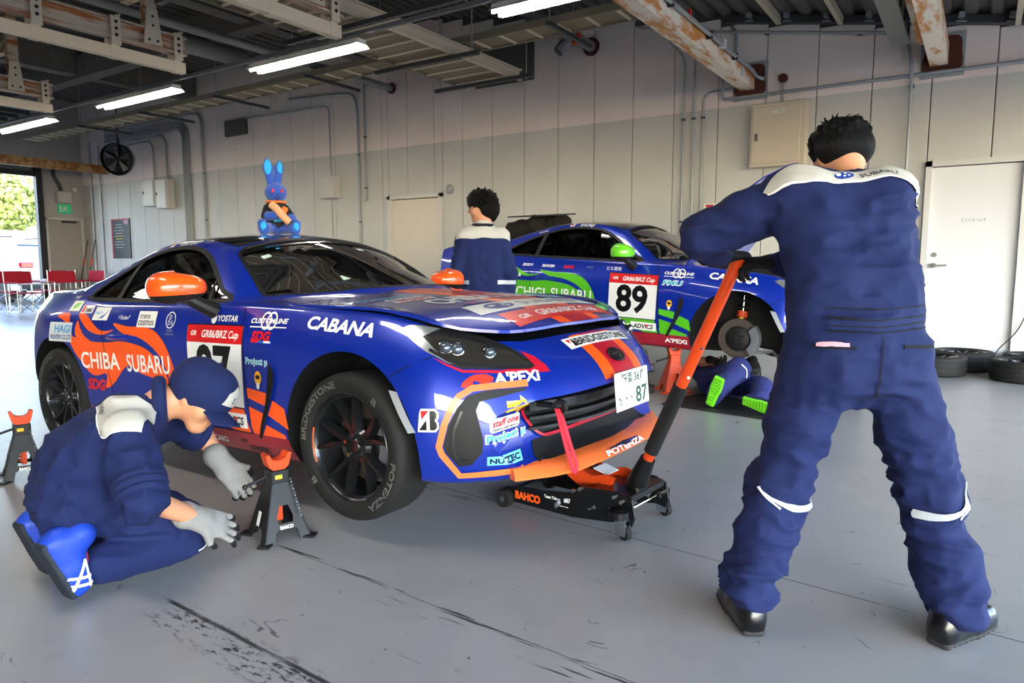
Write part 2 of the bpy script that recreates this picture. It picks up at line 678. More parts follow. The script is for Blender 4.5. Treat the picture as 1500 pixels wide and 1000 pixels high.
# ------------------------------------------------------------------ node helper
class NG:
    def __init__(s, m):
        s.nt = m.node_tree
        s.b = s.nt.nodes['Principled BSDF']
    def new(s, t, **k):
        n = s.nt.nodes.new(t)
        for a, v in k.items():
            setattr(n, a, v)
        return n
    def put(s, inp, v):
        if isinstance(v, (int, float)):
            inp.default_value = v
        elif isinstance(v, tuple):
            inp.default_value = v
        else:
            s.nt.links.new(v, inp)
    def m(s, op, a, b=0.0, c=0.0, clamp=False):
        n = s.new('ShaderNodeMath', operation=op)
        n.use_clamp = clamp
        s.put(n.inputs[0], a); s.put(n.inputs[1], b); s.put(n.inputs[2], c)
        return n.outputs[0]
    def ramp(s, v, a, b):
        """0 below a, 1 above b"""
        n = s.new('ShaderNodeMapRange')
        n.interpolation_type = 'SMOOTHSTEP'
        s.put(n.inputs[0], v)
        n.inputs[1].default_value = a; n.inputs[2].default_value = b
        n.inputs[3].default_value = 0; n.inputs[4].default_value = 1
        return n.outputs[0]
    def noise(s, vec, scale, detail=4, rough=0.5, stretch=None, col=False):
        if stretch:
            mp = s.new('ShaderNodeMapping')
            mp.inputs['Scale'].default_value = stretch
            s.put(mp.inputs[0], vec)
            vec = mp.outputs[0]
        n = s.new('ShaderNodeTexNoise')
        n.inputs['Scale'].default_value = scale
        n.inputs['Detail'].default_value = detail
        n.inputs['Roughness'].default_value = rough
        s.put(n.inputs['Vector'], vec)
        return n.outputs['Color' if col else 'Fac']
    def mix(s, f, a, b):
        n = s.new('ShaderNodeMix', data_type='RGBA')
        s.put(n.inputs[0], f); s.put(n.inputs[6], a); s.put(n.inputs[7], b)
        return n.outputs[2]

# ------------------------------------------------------------------ floor: grey painted concrete with joints, skid marks and scuffs
WY = 9.35            # long partition wall
WX = -19.7           # far end wall
FX = 4.3             # open front of the garage
def floor_material():
    m = mat('floor_paint', '#8f9192', 0.3)
    g = NG(m)
    co = g.new('ShaderNodeTexCoord').outputs['Object']
    sp = g.new('ShaderNodeSeparateXYZ'); g.put(sp.inputs[0], co)
    X, Y = sp.outputs[0], sp.outputs[1]
    big = g.noise(co, 0.5, 3)
    mid = g.noise(co, 3.5, 5, 0.6)
    base = g.mix(g.ramp(big, .3, .7), lin('#9b9a98'), lin('#a7a6a3'))
    base = g.mix(g.m('MULTIPLY', g.ramp(mid, .45, .75), .35), base, lin('#8c8b89'))
    warp = g.noise(co, 5.0, 3)
    wob = g.m('MULTIPLY', g.m('SUBTRACT', warp, .5), .05)
    grain = g.noise(co, 55, 4, .7, (0.35, 1.2, 1))
    coarse = g.noise(co, 7, 4, .6, (0.5, 2.5, 1))
    dark = None
    def plus(v):
        nonlocal dark
        dark = v if dark is None else g.m('MAXIMUM', dark, v)
    def dist(y0, slope, w=1.0):
        ln = g.m('ADD', g.m('MULTIPLY', X, slope), y0)
        return g.m('ABSOLUTE', g.m('SUBTRACT', g.m('ADD', Y, g.m('MULTIPLY', wob, w)), ln))
    def rng(x0, x1, soft=.15):
        return g.m('MULTIPLY', g.ramp(X, x0, x0 + soft), g.m('SUBTRACT', 1.0, g.ramp(X, x1 - soft, x1)))
    # saw-cut joints
    for y0, sl, wd in ((2.55, -.075, .0035), (6.2, -.02, .004), (-1.4, -.05, .004), (1.66, -.045, .002)):
        d = dist(y0, sl, .06)
        plus(g.m('MULTIPLY', g.m('SUBTRACT', 1.0, g.ramp(d, wd * .5, wd)), g.ramp(coarse, .36, .5)))
    # wide skid mark of a tyre
    d = dist(1.13, -.035, .25)
    band = g.m('SUBTRACT', 1.0, g.ramp(d, .04, .09))
    smear = g.ramp(g.m('ADD', g.m('MULTIPLY', grain, .7), g.m('MULTIPLY', coarse, .38)), .55, .62)
    plus(g.m('MULTIPLY', g.m('MULTIPLY', band, smear), rng(-2.3, -.6, .25)))
    d = dist(1.175, -.035, .2)
    plus(g.m('MULTIPLY', g.m('SUBTRACT', 1.0, g.ramp(d, .004, .012)), g.m('MULTIPLY', rng(-2.3, -.6, .1), g.ramp(coarse, .35, .5))))
    # narrow streaks
    for y0, sl, wd, xa, xb, th in ((1.585, -.06, .045, -2.3, -.5, .6), (1.645, -.055, .015, -2.4, -.5, .52), (2.42, -.12, .05, -2.9, -1.6, .56), (1.3, -.1, .03, -2.1, -1.0, .64)):
        d = dist(y0, sl, .2)
        st = g.ramp(g.noise(co, 22, 4, .65, (0.12, 2.2, 1)), th, th + .06)
        plus(g.m('MULTIPLY', g.m('MULTIPLY', g.m('SUBTRACT', 1.0, g.ramp(d, wd * .6, wd)), st), rng(xa, xb)))
    # scattered scuffs and specks
    for scl, st, seed in ((2.2, (1.0, 4.0, 1), 3.0), (2.6, (3.6, 1.2, 1), 9.0)):
        ln_ = g.m('ABSOLUTE', g.m('SUBTRACT', g.noise(co, scl, 2, .4, st), .5))
        gate = g.ramp(g.noise(co, 4.5 + seed * .1, 2, .5), .63, .68)
        plus(g.m('MULTIPLY', g.m('MULTIPLY', g.m('SUBTRACT', 1.0, g.ramp(ln_, .002, .006)), gate), .75))
    sp2 = g.ramp(g.noise(co, 38, 2, .5), .745, .77)
    plus(g.m('MULTIPLY', sp2, .8))
    col = g.mix(g.m('MULTIPLY', dark, .93, clamp=True), base, lin('#1b1b1c'))
    g.put(g.b.inputs['Base Color'], col)
    rr = g.m('ADD', .285, g.m('MULTIPLY', g.noise(co, 1.2, 2, .5), .07))
    rr = g.m('ADD', rr, g.m('MULTIPLY', dark, .3))
    g.put(g.b.inputs['Roughness'], rr)
    bp = g.new('ShaderNodeBump')
    bp.inputs['Strength'].default_value = 0.015
    bp.inputs['Distance'].default_value = 0.02
    g.put(bp.inputs['Height'], g.noise(co, 14, 3, .5))
    g.put(g.b.inputs['Normal'], bp.outputs[0])
    return m
fm = floor_material()
fl = MB()
fl.box(((WX + FX) / 2, (-14 + WY) / 2, -.1), (FX - WX, WY + 14, .2))
props(fl.build('floor', fm, None, None), kind='structure')

# ground outside both openings
asphalt = mat('asphalt', '#6f6f6d', .9, bump=.3, bscale=60, var=.12, vscale=2)
apron = MB().box((FX + 20, 0, -.12), (40, 90, .2)).build('pit_apron', asphalt, None, None)
props(apron, kind='structure')
lot = MB().box((WX - 35, 0, -.12), (70, 90, .2)).build('car_park_ground', asphalt, None, None)
props(lot, kind='structure')

# ------------------------------------------------------------------ roof line
def roofz(x):
    return min(5.25, 3.74 - .183 * x)

# ------------------------------------------------------------------ long wall of upright panels, two paint tones
def wall_material():
    m = mat('wall_panel_paint', '#cfcac7', .6)
    g = NG(m)
    geo = g.new('ShaderNodeNewGeometry').outputs['Position']
    sp = g.new('ShaderNodeSeparateXYZ'); g.put(sp.inputs[0], geo)
    Z = sp.outputs[2]
    n1 = g.noise(geo, .9, 4, .6)
    n2 = g.noise(geo, 6, 5, .65, (1, 1, .3))
    up = g.mix(g.ramp(n1, .3, .7), lin('#e6dad3'), lin('#dcd1cb'))
    lo = g.mix(g.ramp(n1, .3, .7), lin('#bfc1be'), lin('#b6b8b5'))
    lo = g.mix(g.m('MULTIPLY', g.ramp(g.noise(geo, 1.3, 2, .5), .66, .75), .5), lo, lin('#cfd1d0'))
    col = g.mix(g.ramp(Z, 3.145, 3.155), lo, up)
    col = g.mix(g.m('MULTIPLY', g.ramp(n2, .62, .8), .35), col, lin('#9a958f'))
    g.put(g.b.inputs['Base Color'], col)
    return m
wm = wall_material()
joint_m = mat('wall_joint_dark', '#5d5955', .9)
wb = MB()
wb.box(((WX + FX) / 2, WY + .13, 2.7), (FX - WX, .18, 5.6))
wall = wb.build('wall_back', joint_m, None, None)
props(wall, kind='structure')
DOOR1 = (-.6, .48, 2.28)
DOOR2 = (-8.85, -7.62, 2.32)
pan_mesh = {}
x = -19.8
k = 0
while x < FX - .05:
    x1 = x + .6
    a, b = max(x, WX), min(x1, FX)
    segs = [(a, b, 0.0)]
    for d in (DOOR1, DOOR2):
        nxt = []
        for (p, q, z0) in segs:
            if q <= d[0] + .01 or p >= d[1] - .01:
                nxt.append((p, q, z0))
            else:
                if p < d[0] - .03: nxt.append((p, d[0], 0.0))
                nxt.append((max(p, d[0]), min(q, d[1]), d[2]))
                if q > d[1] + .03: nxt.append((d[1], q, 0.0))
        segs = nxt
    for (p, q, z0) in segs:
        zt = roofz(q) - .02
        w = q - p - .009
        MB().box(((p + q) / 2, WY + .025, (z0 + zt) / 2), (w, .05, zt - z0), ch=.006).build('wall_panel', wm, wall, 30)
    x = x1

# low concrete kerb along the wall foot
conc = mat('bare_concrete', '#a7a5a0', .85, bump=.2, bscale=40, var=.12, vscale=3)
for (p, q) in ((WX, DOOR2[0]), (DOOR2[1], DOOR1[0]), (DOOR1[1], FX)):
    props(MB().box(((p + q) / 2, WY - .02, .06), (q - p, .06, .12)).build('baseboard_back', conc, None, None), kind='structure')

# doors in the long wall
door_m = mat('door_paint', '#d3d6d9', .45, var=.03)
frame_m = mat('door_frame_paint', '#c6c6c4', .45)
steel = mat('brushed_steel', '#9a9a98', .35, .9)
def wall_door(name, x0, x1, zt, recess, textual=None, colour=None):
    d = MB()
    d.box(((x0 + x1) / 2, WY + .03 + recess, zt / 2 - .02), (x1 - x0 - .12, .04, zt - .1))
    o = d.build(name, colour or door_m, None, None)
    props(o, kind='structure')
    f = MB()
    for xx in (x0 + .03, x1 - .03):
        f.box((xx, WY + .02, zt / 2), (.06, .14 + recess, zt))
    f.box(((x0 + x1) / 2, WY + .02, zt - .03), (x1 - x0, .14 + recess, .06))
    f.build('door_frame', frame_m, o, None)
    h = MB()
    h.cyl((x0 + .13, WY + .01 + recess, 1.12), (x0 + .13, WY - .05 + recess, 1.12), .028)
    h.bar((x0 + .13, WY - .05 + recess, 1.12), (x0 + .26, WY - .05 + recess, 1.12), .02, .02)
    h.build('door_handle', steel, o)
    MB().cyl((x0 + .13, WY + .01 + recess, 1.24), (x0 + .13, WY - .005 + recess, 1.24), .026).build('keyhole', steel, o)
    if textual:
        flat_obj('door_lettering', text_fit(textual, .22, .035), (-.12, WY + .008 + recess, 1.62), (1, 0, 0), (0, 0, 1), mat('ink_grey', '#55585a', .7), o)
    return o
wall_door('door_1', DOOR1[0], DOOR1[1] - .12, DOOR1[2], .0, 'ピットルーム 9')
wall_door('door_2', DOOR2[0], DOOR2[1], DOOR2[2], .0, None, mat('door_paint_cream', '#cfc9bd', .5, var=.05))
MB().box((.42, WY + .03, 1.14), (.12, .12, 2.28)).build('jamb', frame_m, bpy.data.objects['door_1'], None)

# ------------------------------------------------------------------ far end wall with big opening, exit door
grey_wall = mat('end_wall_paint', '#a8a6a3', .7, var=.06, vscale=1.5)
we = MB()
we.box((WX - .1, 8.95, 2.7), (.2, 1.3, 5.4))
we.box((WX - .1, 3.8, 4.35), (.2, 9.0, 2.1))
we.box((WX - .1, -5.2, 2.7), (.2, 18.6, 5.4))  # unseen stretch, lengthened to narrow the opening and cut its daylight
props(we.build('wall_end', grey_wall, None, None), kind='structure')
dk = mat('dark_steel', '#2b2c2e', .5, .3)
tr = MB()
tr.box((WX + .06, 8.27, 1.75), (.16, .14, 3.5))
tr.box((WX + .06, 3.8, 3.34), (.1, 9.0, .12))
props(tr.build('trim_1', dk, None, None), kind='structure')
ed = MB().box((WX + .02, 8.83, 1.14), (.04, .8, 2.2)).build('door_3', mat('exit_door_paint', '#99968f', .6, var=.05), None, None)
props(ed, kind='structure')
ef = MB()
for y in (8.41, 9.25):
    ef.box((WX + .03, y, 1.14), (.06, .05, 2.28))
ef.box((WX + .03, 8.83, 2.27), (.06, .89, .05))
ef.build('door_frame', frame_m, ed, None)
eh = MB()
eh.bar((WX + .08, 9.1, 2.2), (WX + .08, 8.75, 2.2), .04, .05)
eh.build('door_closer', dk, ed, None)
# back and side shell behind the camera
props(MB().box(((WX + FX) / 2, -14.1, 2.7), (FX - WX, .2, 5.4)).build('wall_behind', mat('far_wall_paint', '#c9c7c4', .7), None, None), kind='structure')
# header over the open pit front
props(MB().box((FX + .1, -2.3, 3.35), (.2, 23.4, .5)).build('trim_2', frame_m, None, None), kind='structure')

# ------------------------------------------------------------------ corrugated roof deck
deck_m = mat('roof_deck', '#5f5e5b', .75, var=.12, vscale=2)
def deck():
    """trapezoidal ribs that run along Y"""
    v, f = [], []
    xs = []
    x = WX - .3
    i = 0
    while x < FX + .6:
        for dx, dz in ((0, 0), (.09, 0), (.12, .055), (.21, .055)):
            xs.append((x + dx, roofz(x + dx) + dz))
        x += .24
    for (xx, z) in xs:
        v += [(xx, -14.2, z), (xx, WY + .3, z)]
    n = len(xs)
    for j in range(n - 1):
        f.append((2 * j, 2 * j + 1, 2 * j + 3, 2 * j + 2))
    o = len(v)
    v += [(p[0], p[1], p[2] + .12) for p in v[:]]
    for j in range(n - 1):
        f.append((o + 2 * j, o + 2 * j + 2, o + 2 * j + 3, o + 2 * j + 1))
    return v, f
v, f = deck()
props(link('ceiling', mesh_of('ceiling', v, f), None, [deck_m], None), kind='structure')

# ------------------------------------------------------------------ roof steel
fire = mat('sprayed_beam', '#6d6a66', .95, bump=.8, bscale=30, var=.3, vscale=5)
galv = mat('galvanised', '#9aa0a3', .5, .4, var=.12, vscale=8)
galv_dk = mat('galvanised_dark', '#4c5053', .5, .5)
def ibeam(name, a, b, h, w, m, label, group=None, t=.02):
    mb = MB()
    x, y, z, L = frame(a, b)
    A, B = Vector(a), Vector(b)
    mb.bar(A, B, t, h)
    for s in (-1, 1):
        off = Vector((0, 0, s * (h / 2 - t / 2)))
        mb.bar(A + off, B + off, w, t)
    return props(mb.build(name, m, None, None), label, 'beam', group)
for i, xx in enumerate((-9.3, -14.6)):
    props(MB().bar((xx, -13.9, roofz(xx) - .32), (xx, WY - .02, roofz(xx) - .32), .28, .5).build('roof_beam', fire, None, None),
          ('grey sprayed roof beam running to the long wall above the middle lamps', 'grey sprayed roof beam running to the long wall by the far end')[i], 'beam', 'sprayed cross beams under the roof')
for i, (yy, zz) in enumerate(((7.0, 4.82), (2.4, 4.75), (-4, 4.75))):
    props(MB().bar((WX + .02, yy, zz), (-6.2, yy, zz), .25, .42).build('roof_girder', fire, None, None),
          ('rough grey girder parallel to the long wall, just behind the cable ladder', 'rough grey girder parallel to the long wall above the car roof', 'rough grey girder parallel to the long wall, deep in the bay')[i], 'beam', 'girders along the garage')
# purlins that follow the roof slope along the wall
for i, yy in enumerate((WY - .06, 8.0, 6.4)):
    mb = MB()
    for xa, xb in ((-2.9, FX),):
        mb.bar((xa, yy, roofz(xa) - .05), (xb, yy, roofz(xb) - .05), .07, .09)
        mb.bar((xa, yy - .03, roofz(xa) - .09), (xb, yy - .03, roofz(xb) - .09), .09, .012)
    pr = mb.build('roof_purlin', galv_dk, None, None)
    props(pr, ('steel purlin lying against the top of the long wall', 'steel purlin a step in front of the long wall top', 'steel purlin of the sloping roof, two steps off the long wall')[i], 'purlin', 'sloping purlins')
    xx = -2.6
    while xx < 3.4 and i == 0:
        mb2 = MB()
        mb2.box((xx, yy - .09, roofz(xx) - .03), (.05, .14, .05), (0, R(10), 0))
        mb2.box((xx, yy - .04, roofz(xx) - .085), (.1, .1, .012), (0, R(10), 0))
        mb2.build('purlin_clip', galv, pr, None)
        xx += .45
# roof rafters running toward the camera over the right side
raf = mat('rafter_paint', '#b9b09c', .6, var=.1)
for i, xx in enumerate((-2.25, -1.55, .15, .95)):
    props(MB().bar((xx, 3.0, roofz(xx) - .07), (xx, WY - .1, roofz(xx) - .07), .05, .1).build('rafter', raf, None, None),
          ('thin cream rafter just past the rusty beam that carries the conduit', 'thin cream rafter between the conduit beam and the grey duct', 'thin cream rafter just past the rusty beam over the white door', 'thin cream rafter farthest towards the pit front')[i], 'rafter', 'thin rafters under the sloping roof')

# the two rusty box beams that end in the wall
rusty = rust_mat('rusty_white_paint', '#e4dacb', '#c68440', .5, 2.2, .55, (3, .8, 3))
brown = mat('brown_fire_seal', '#4a2418', .85, bump=.4, bscale=60)
def wall_beam(xc, zc, y0, label, pipes):
    t = thing('door_track_beam', label, 'beam', (xc, WY, zc), group='rusty box beams let into the wall')
    MB().bar((0, y0 - WY, .0), (0, -.01, .0), .17, .22).build('beam', rusty, t, None)
    pl = MB()
    pl.box((0.03, -.012, 0), (.42, .02, .46))
    pl.build('wall_plate', galv, t, None)
    sp = MB()
    poly = smooth_closed([(-.16, -.16), (.17, -.17), (.19, .05), (.15, .19), (-.1, .17), (-.17, 0)], 4)
    sp.prism(poly, (0.02, -.023, 0), (1, 0, 0), (0, 0, 1), .014)
    sp.build('fire_seal', brown, t, None)
    if pipes:
        c = MB()
        c.tube(arc_path([(.13, y0 - WY, .06), (.13, -.3, .06), (.13, -.12, .02), (.2, -.05, .0)], .08), .022, 10)
        c.build('conduit', galv, t)
        for yy in (-1.0, -1.9, -3.0):
            MB().box((.12, yy, .06), (.06, .03, .07)).build('cable_clamp', dk, t, None)
        MB().box((.13, -1.5, .075), (.06, .09, .09)).build('junction_box', frame_m, t, None)
        MB().box((.14, -2.55, .085), (.02, .05, .08)).build('red_tag', mat('red_tape', '#d02a2a', .5), t, None)
        MB().box((.1, -.62, -.02), (.02, .04, .1)).build('white_tag', frame_m, t, None)
    return t
wall_beam(-2.62, 3.43, 3.2, 'rust-streaked box beam with a grey conduit along it, ending left of the cabinet', True)
wall_beam(-.54, 3.42, 3.2, 'rust-streaked box beam ending in a grey wall plate above the white door', False)
t = thing('hanging_duct', 'grey taped duct hanging beside the rusty beam above the white door', 'duct', (-.86, 8.9, 3.45))
MB().bar((0, -5.4, .12), (0, -.25, .03), .17, .12).build('duct', mat('grey_tape', '#6a6d70', .4, .2, bump=.5, bscale=14), t, None)
tb = MB()
for q in range(9):
    tb.box((.09, -.5 - q * .42, .05 + q * .007), (.012, .1, .1))
tb.build('black_tape', mat('black_tape', '#161617', .6), t, None)
MB().bar((.16, -5.4, .14), (.16, .1, .08), .06, .1).build('rusty_rail', rusty, t, None)
for q in range(3):
    MB().bar((.16, -.4 - q * 1.6, .1), (.16, -.4 - q * 1.6, .6), .03, .03).build('hanger', galv, t, None)

# ------------------------------------------------------------------ partition-rail assemblies (I-beam, clips, hanging rail)
cream = mat('rail_cream_paint', '#d5cab6', .5, var=.06)
ivory_rust = rust_mat('ivory_rust', '#cfc3b2', '#a5642c', .5, 1.6, .6, (4, .5, 6))
bolt_m = mat('bolt_dark', '#2a2724', .5, .4)
def rail_assembly(xc, yend, z, label, posts):
    t = thing('partition_rail', label, 'rail', (xc, yend, z), group='hanging partition rails')
    L = 11.0
    mb = MB()
    mb.box((0, -L / 2, .3), (.02, L, .19))
    for s in (-1, 1):
        mb.box((0, -L / 2, .3 + s * .095), (.12, L, .02))
    mb.build('i_beam', ivory_rust, t, None)
    rl = MB()
    rl.box((0, -L / 2 - .02, .05), (.09, L, .12))
    rl.build('lower_rail', cream, t, None)
    y = -.12
    j = 0
    while y > -7.2:
        c = MB()
        c.box((.07, y, .27), (.02, .1, .3))
        c.box((-.07, y, .27), (.02, .1, .3))
        c.box((0, y, .415), (.2, .03, .02))
        c.box((0, y + .03, .435), (.22, .02, .02))
        c.box((0, y, .055), (.1, .085, .14))
        cl = c.build('clip', cream, t, None)
        bo = MB()
        for q in (.36, .29, .22):
            bo.cyl((.08, y, q), (.088, y, q), .018, n=8)
        bo.build('bolt', bolt_m, cl, None)
        y -= (.78 if j % 2 else .72)
        j += 1
    for yp in posts:
        pm = MB()
        pm.bar((0, yp, .38), (0, yp, 1.75), .1, .13, (0, 1, 0))
        ps = pm.build('post', ivory_rust, t, None)
        pm = MB()
        pm.prism([(-.11, .22), (.11, .22), (.06, .62), (-.06, .62)], (.062, yp, 0), (0, 1, 0), (0, 0, 1), .015)
        pm.build('gusset', cream, ps, None)
        bo = MB()
        for a, b in ((-.05, .27), (.05, .27), (0, .43), (0, .53)):
            bo.cyl((.075, yp + a, b), (.085, yp + a, b), .014, n=8)
        bo.build('bolt', bolt_m, ps, None)
        MB().bar((-.05, yp, .85), (-.5, yp, .85), .1, .15).build('brace', ivory_rust, ps, None)
    return t
rail_assembly(-5.55, 5.2, 3.4, 'cream hanging rail with rusty beam, nearest the open pit front', (-.36, -4.5))
rail_assembly(-8.1, 5.1, 3.4, 'cream hanging rail with rusty beam, the middle one of three', (-.42, -4.2))
rail_assembly(-11.8, 5.25, 3.4, 'cream hanging rail with rusty beam, nearest the far end opening', (-.5, -4.4))

# ------------------------------------------------------------------ cable ladders
def ladder(name, label, a, b, width, rung=.3, h=.09, m=None):
    m = m or mat('ladder_steel', '#8f8775', .6, .2, var=.15)
    t = thing(name, label, 'cable tray', a, group='cable ladders under the roof')
    A = Vector((0, 0, 0)); B = Vector(b) - Vector(a)
    x, y, z, L = frame(A, B)
    for s in (-1, 1):
        MB().bar(x * (s * width / 2), B + x * (s * width / 2), .02, h).build('side_rail', m, t, None)
    n = int(L / rung)
    me = None
    for i in range(n):
        p = z * (i + .5) * rung
        r = MB().bar(x * (-width / 2), x * (width / 2), .035, .018)
        if me is None:
            o = r.build('rung', cream, t, None)
            me = o.data
        else:
            o = bpy.data.objects.new('rung', me); COL.objects.link(o); o.parent = t
        o.location = p - Vector((0, 0, h * .3))
    # cable bed on the rungs
    MB().bar(Vector((0, 0, .0)), B + Vector((0, 0, .0)), width * .9, .03).build('cable_bed', mat('cable_sheath', '#8d826e', .8, bump=.6, bscale=20, stretch=(1, 1, 1)), t, None)
    return t
ladder('cable_ladder', 'long cable ladder that follows the long wall below the roof', (-18.6, 7.7, 4.0), (-3.0, 7.7, 4.0), .42, .4)
ladder('cable_ladder', 'wide cable ladder that ends at the dark wall recess', (-6.35, -4, 3.86), (-6.35, 8.95, 3.86), .95, .33)
ladder('cable_ladder', 'cable ladder hung higher, beside the wide ladder towards the pit front', (-5.0, -3, 4.5), (-5.0, 7.4, 4.5), .85, .33)
t = thing('ladder_channel', 'cream steel channel fixed along the wide cable ladder', 'channel', (-5.84, 8.95, 3.86))
mb = MB()
mb.box((0, -6.4, .02), (.02, 12.8, .14)); mb.box((.03, -6.4, -.05), (.06, 12.8, .015)); mb.box((.03, -6.4, .09), (.06, 12.8, .015))
mb.build('channel', cream, t, None)
for i, (yy, xa, xb) in enumerate(((8.62, -7.15, -5.4), (7.35, -7.15, -5.4), (5.8, -7.1, -4.3), (4.2, -7.1, -4.3))):
    s = thing('strut_hanger', ('strut bar under the end of the wide cable ladder', 'strut bar carrying the wide cable ladder, second from the wall', 'strut bar carrying both ladders, third from the wall', 'strut bar carrying both ladders, farthest from the wall')[i], 'strut', (0, yy, 3.76), group='strut bars under the ladders')
    MB().bar((xa, 0, 0), (xb, 0, 0), .06, .05).build('strut', galv_dk, s, None)
    for xx in (xa + .1, xb - .1):
        MB().cyl((xx, 0, -.05), (xx, 0, roofz(xx) - 3.8), .008, n=6).build('threaded_rod', galv, s)
for i, xx in enumerate((-15.5, -13.2, -10.9, -8.6, -4.4)):
    s = thing('ladder_bracket', ('first', 'second', 'third', 'fourth', 'last')[i] + ' short strut bracket under the long cable ladder, counted from the exit door', 'strut', (xx, 7.7, 3.93), group='brackets under the long cable ladder')
    MB().bar((0, -.35, 0), (0, .75, 0), .045, .045).build('strut', galv_dk, s, None)
    MB().cyl((0, -.3, 0), (0, -.3, roofz(xx) - 3.99), .008, n=6).build('threaded_rod', galv, s)

# ------------------------------------------------------------------ wall recess, pipes, conduits
props(MB().box((-6.37, WY - .004, 4.27), (1.1, .012, .72)).build('wall_recess_panel', mat('recess_board', '#5a5752', .9, var=.1), None, None), 'dark grey board closing an opening at the cable ladder end', 'wall panel')
props(MB().box((-13.1, WY - .03, 3.95), (.7, .06, .32)).build('wall_recess_panel', mat('recess_board', '#5a5752'), None, None), 'small dark recess board behind the long cable ladder', 'wall panel')
pipe_m = mat('pipe_grey', '#8a8d8f', .45, .3, var=.08)
def pipe(label, pts, r, flange=None, extra=None, name='water_pipe'):
    t = thing(name, label, 'pipe')
    MB().tube(arc_path(pts, .15), r, 14).build('pipe', pipe_m, t)
    if flange:
        MB().cyl(flange, (flange[0], flange[1] - .03, flange[2]), r * 1.7, n=20).build('wall_flange', brown, t)
    return t
pipe('grey pipe entering the wall through a brown flange left of the dark recess', [(-8.72, 3.5, 4.16), (-8.72, WY - .02, 4.16)], .055, (-8.72, WY - .01, 4.16))
t = pipe('grey pipe with red clamp and open branch entering the wall right of the recess', [(-4.85, 4.0, 4.22), (-4.85, WY - .02, 4.22)], .075, (-4.85, WY - .01, 4.22))
MB().cyl((-4.85, 8.75, 4.22), (-4.85, 8.83, 4.22), .1, n=20).build('red_clamp', mat('clamp_red', '#c4411f', .5), t)
br = MB()
br.lathe([(.0, 0), (.075, 0), (.078, .2), (.07, .2), (.066, .02)], (-4.9, 8.72, 4.15), (-.35, -.4, -.6), 18)
br.build('open_branch', pipe_m, t)
MB().cyl((-4.85, 8.79, 4.3), (-4.85, 8.79, 4.75), .008, n=6).build('hanger_rod', galv, t)
for i, (xx, yy, zz) in enumerate(((-7.5, 2.2, 4.45), (-10.4, 2.2, 4.5))):
    pipe(('thick grey duct pipe under the roof above the middle rail', 'thick grey duct pipe under the roof near the far end')[i], [(xx, -6, zz), (xx, 7.6, zz)], .14, name='duct_pipe')

def conduit(label, pts, r=.014, clips=(), rad=.14, n=8, cd=.035):
    t = thing('conduit', label, 'conduit')
    MB().tube(arc_path(pts, rad), r, n).build('tube', galv, t)
    for c in clips:
        MB().box(c, (.05, cd, .03)).build('saddle_clip', galv_dk, t, None)
    return t
Yc = WY - .03
conduit('outermost of three upright conduits left of the electrical cabinet', [(-3.45, Yc, .2), (-3.45, Yc, 3.85), (-3.9, Yc, 4.35)], clips=[(-3.45, Yc, 3.05), (-3.45, Yc, 1.7)])
conduit('middle of three upright conduits left of the electrical cabinet', [(-3.31, Yc, .2), (-3.31, Yc, 3.9), (-3.75, Yc, 4.4)], clips=[(-3.31, Yc, 3.05), (-3.31, Yc, 1.7)])
conduit('upright conduit that bends right behind the rusty beam near the cabinet', [(-3.19, WY - .017, .2), (-3.19, WY - .017, 3.37), (-2.8, WY - .017, 3.37)], clips=[(-3.19, WY - .018, 3.05), (-3.19, WY - .018, 1.7)])
conduit('long level conduit crossing the wall above the cabinet and the white door', [(-2.93, WY - .057, 3.55), (-2.93, WY - .057, 3.24), (2.2, WY - .057, 3.24)], .02, clips=[(-2.3, WY - .042, 3.24), (-1.0, WY - .042, 3.24), (.4, WY - .042, 3.24)], rad=.06, cd=.05)
conduit('conduit that runs high on the wall then drops beside the white door', [(-4.1, WY - .1, 4.33), (-3.0, WY - .1, 4.08), (-1.2, WY - .1, 3.76), (-.86, WY - .1, 3.69), (-.79, WY - .1, 3.3), (-.79, WY - .1, .3)], .018, clips=[(-2.4, WY - .057, 3.973), (-1.35, WY - .057, 3.787), (-.79, WY - .057, 3.12), (-.79, WY - .057, 1.2)], rad=.2, cd=.08)
conduit('short upright conduit dropping from the roof beside the rusty beam', [(-2.85, WY - .03, 4.15), (-2.78, WY - .03, 4.05), (-2.78, WY - .03, 3.7)], .018, rad=.06)
t = conduit('short conduit rising from the cabinet to a round brown cap', [(-2.19, WY - .018, 3.1), (-2.19, WY - .018, 3.37)], .014)
MB().cyl((-2.19, WY - .01, 3.41), (-2.19, WY - .05, 3.41), .055, n=20).build('round_cap', brown, t)
conduit('pale conduit dropping to the small wall box', [(-13.0, Yc, 4.1), (-10.3, Yc, 4.05), (-10.28, Yc, 2.78)], .014, rad=.12)
conduit('conduit below the small wall box', [(-10.28, Yc, 2.36), (-10.28, Yc, .9)], .012)
conduit('grey conduit bending down left of the cream door', [(-11.4, Yc, 4.3), (-9.65, Yc, 4.2), (-9.55, Yc, 3.9), (-9.55, Yc, .5)], .022, clips=[(-9.55, Yc, 3.1), (-9.55, Yc, 1.9)], rad=.25)
conduit('grey conduit with a stub end beside the cream door', [(-9.38, Yc, 4.5), (-9.38, Yc, 2.3), (-9.44, Yc, 2.28)], .018, clips=[(-9.38, Yc, 3.4), (-9.38, Yc, 2.5)], rad=.05)
for i in range(5):
    conduit(('first', 'second', 'third', 'fourth', 'fifth')[i] + ' upright conduit of the wall bundle of five, counted from the twin boxes', [(-18.4, Yc, 4.13 + i * .045), (-15.05 + i * .055, Yc, 4.13 + i * .045), (-15.05 + i * .055, Yc, .4)], .017, rad=.25 + i * .045)['group'] = 'conduit bundle on the long wall'
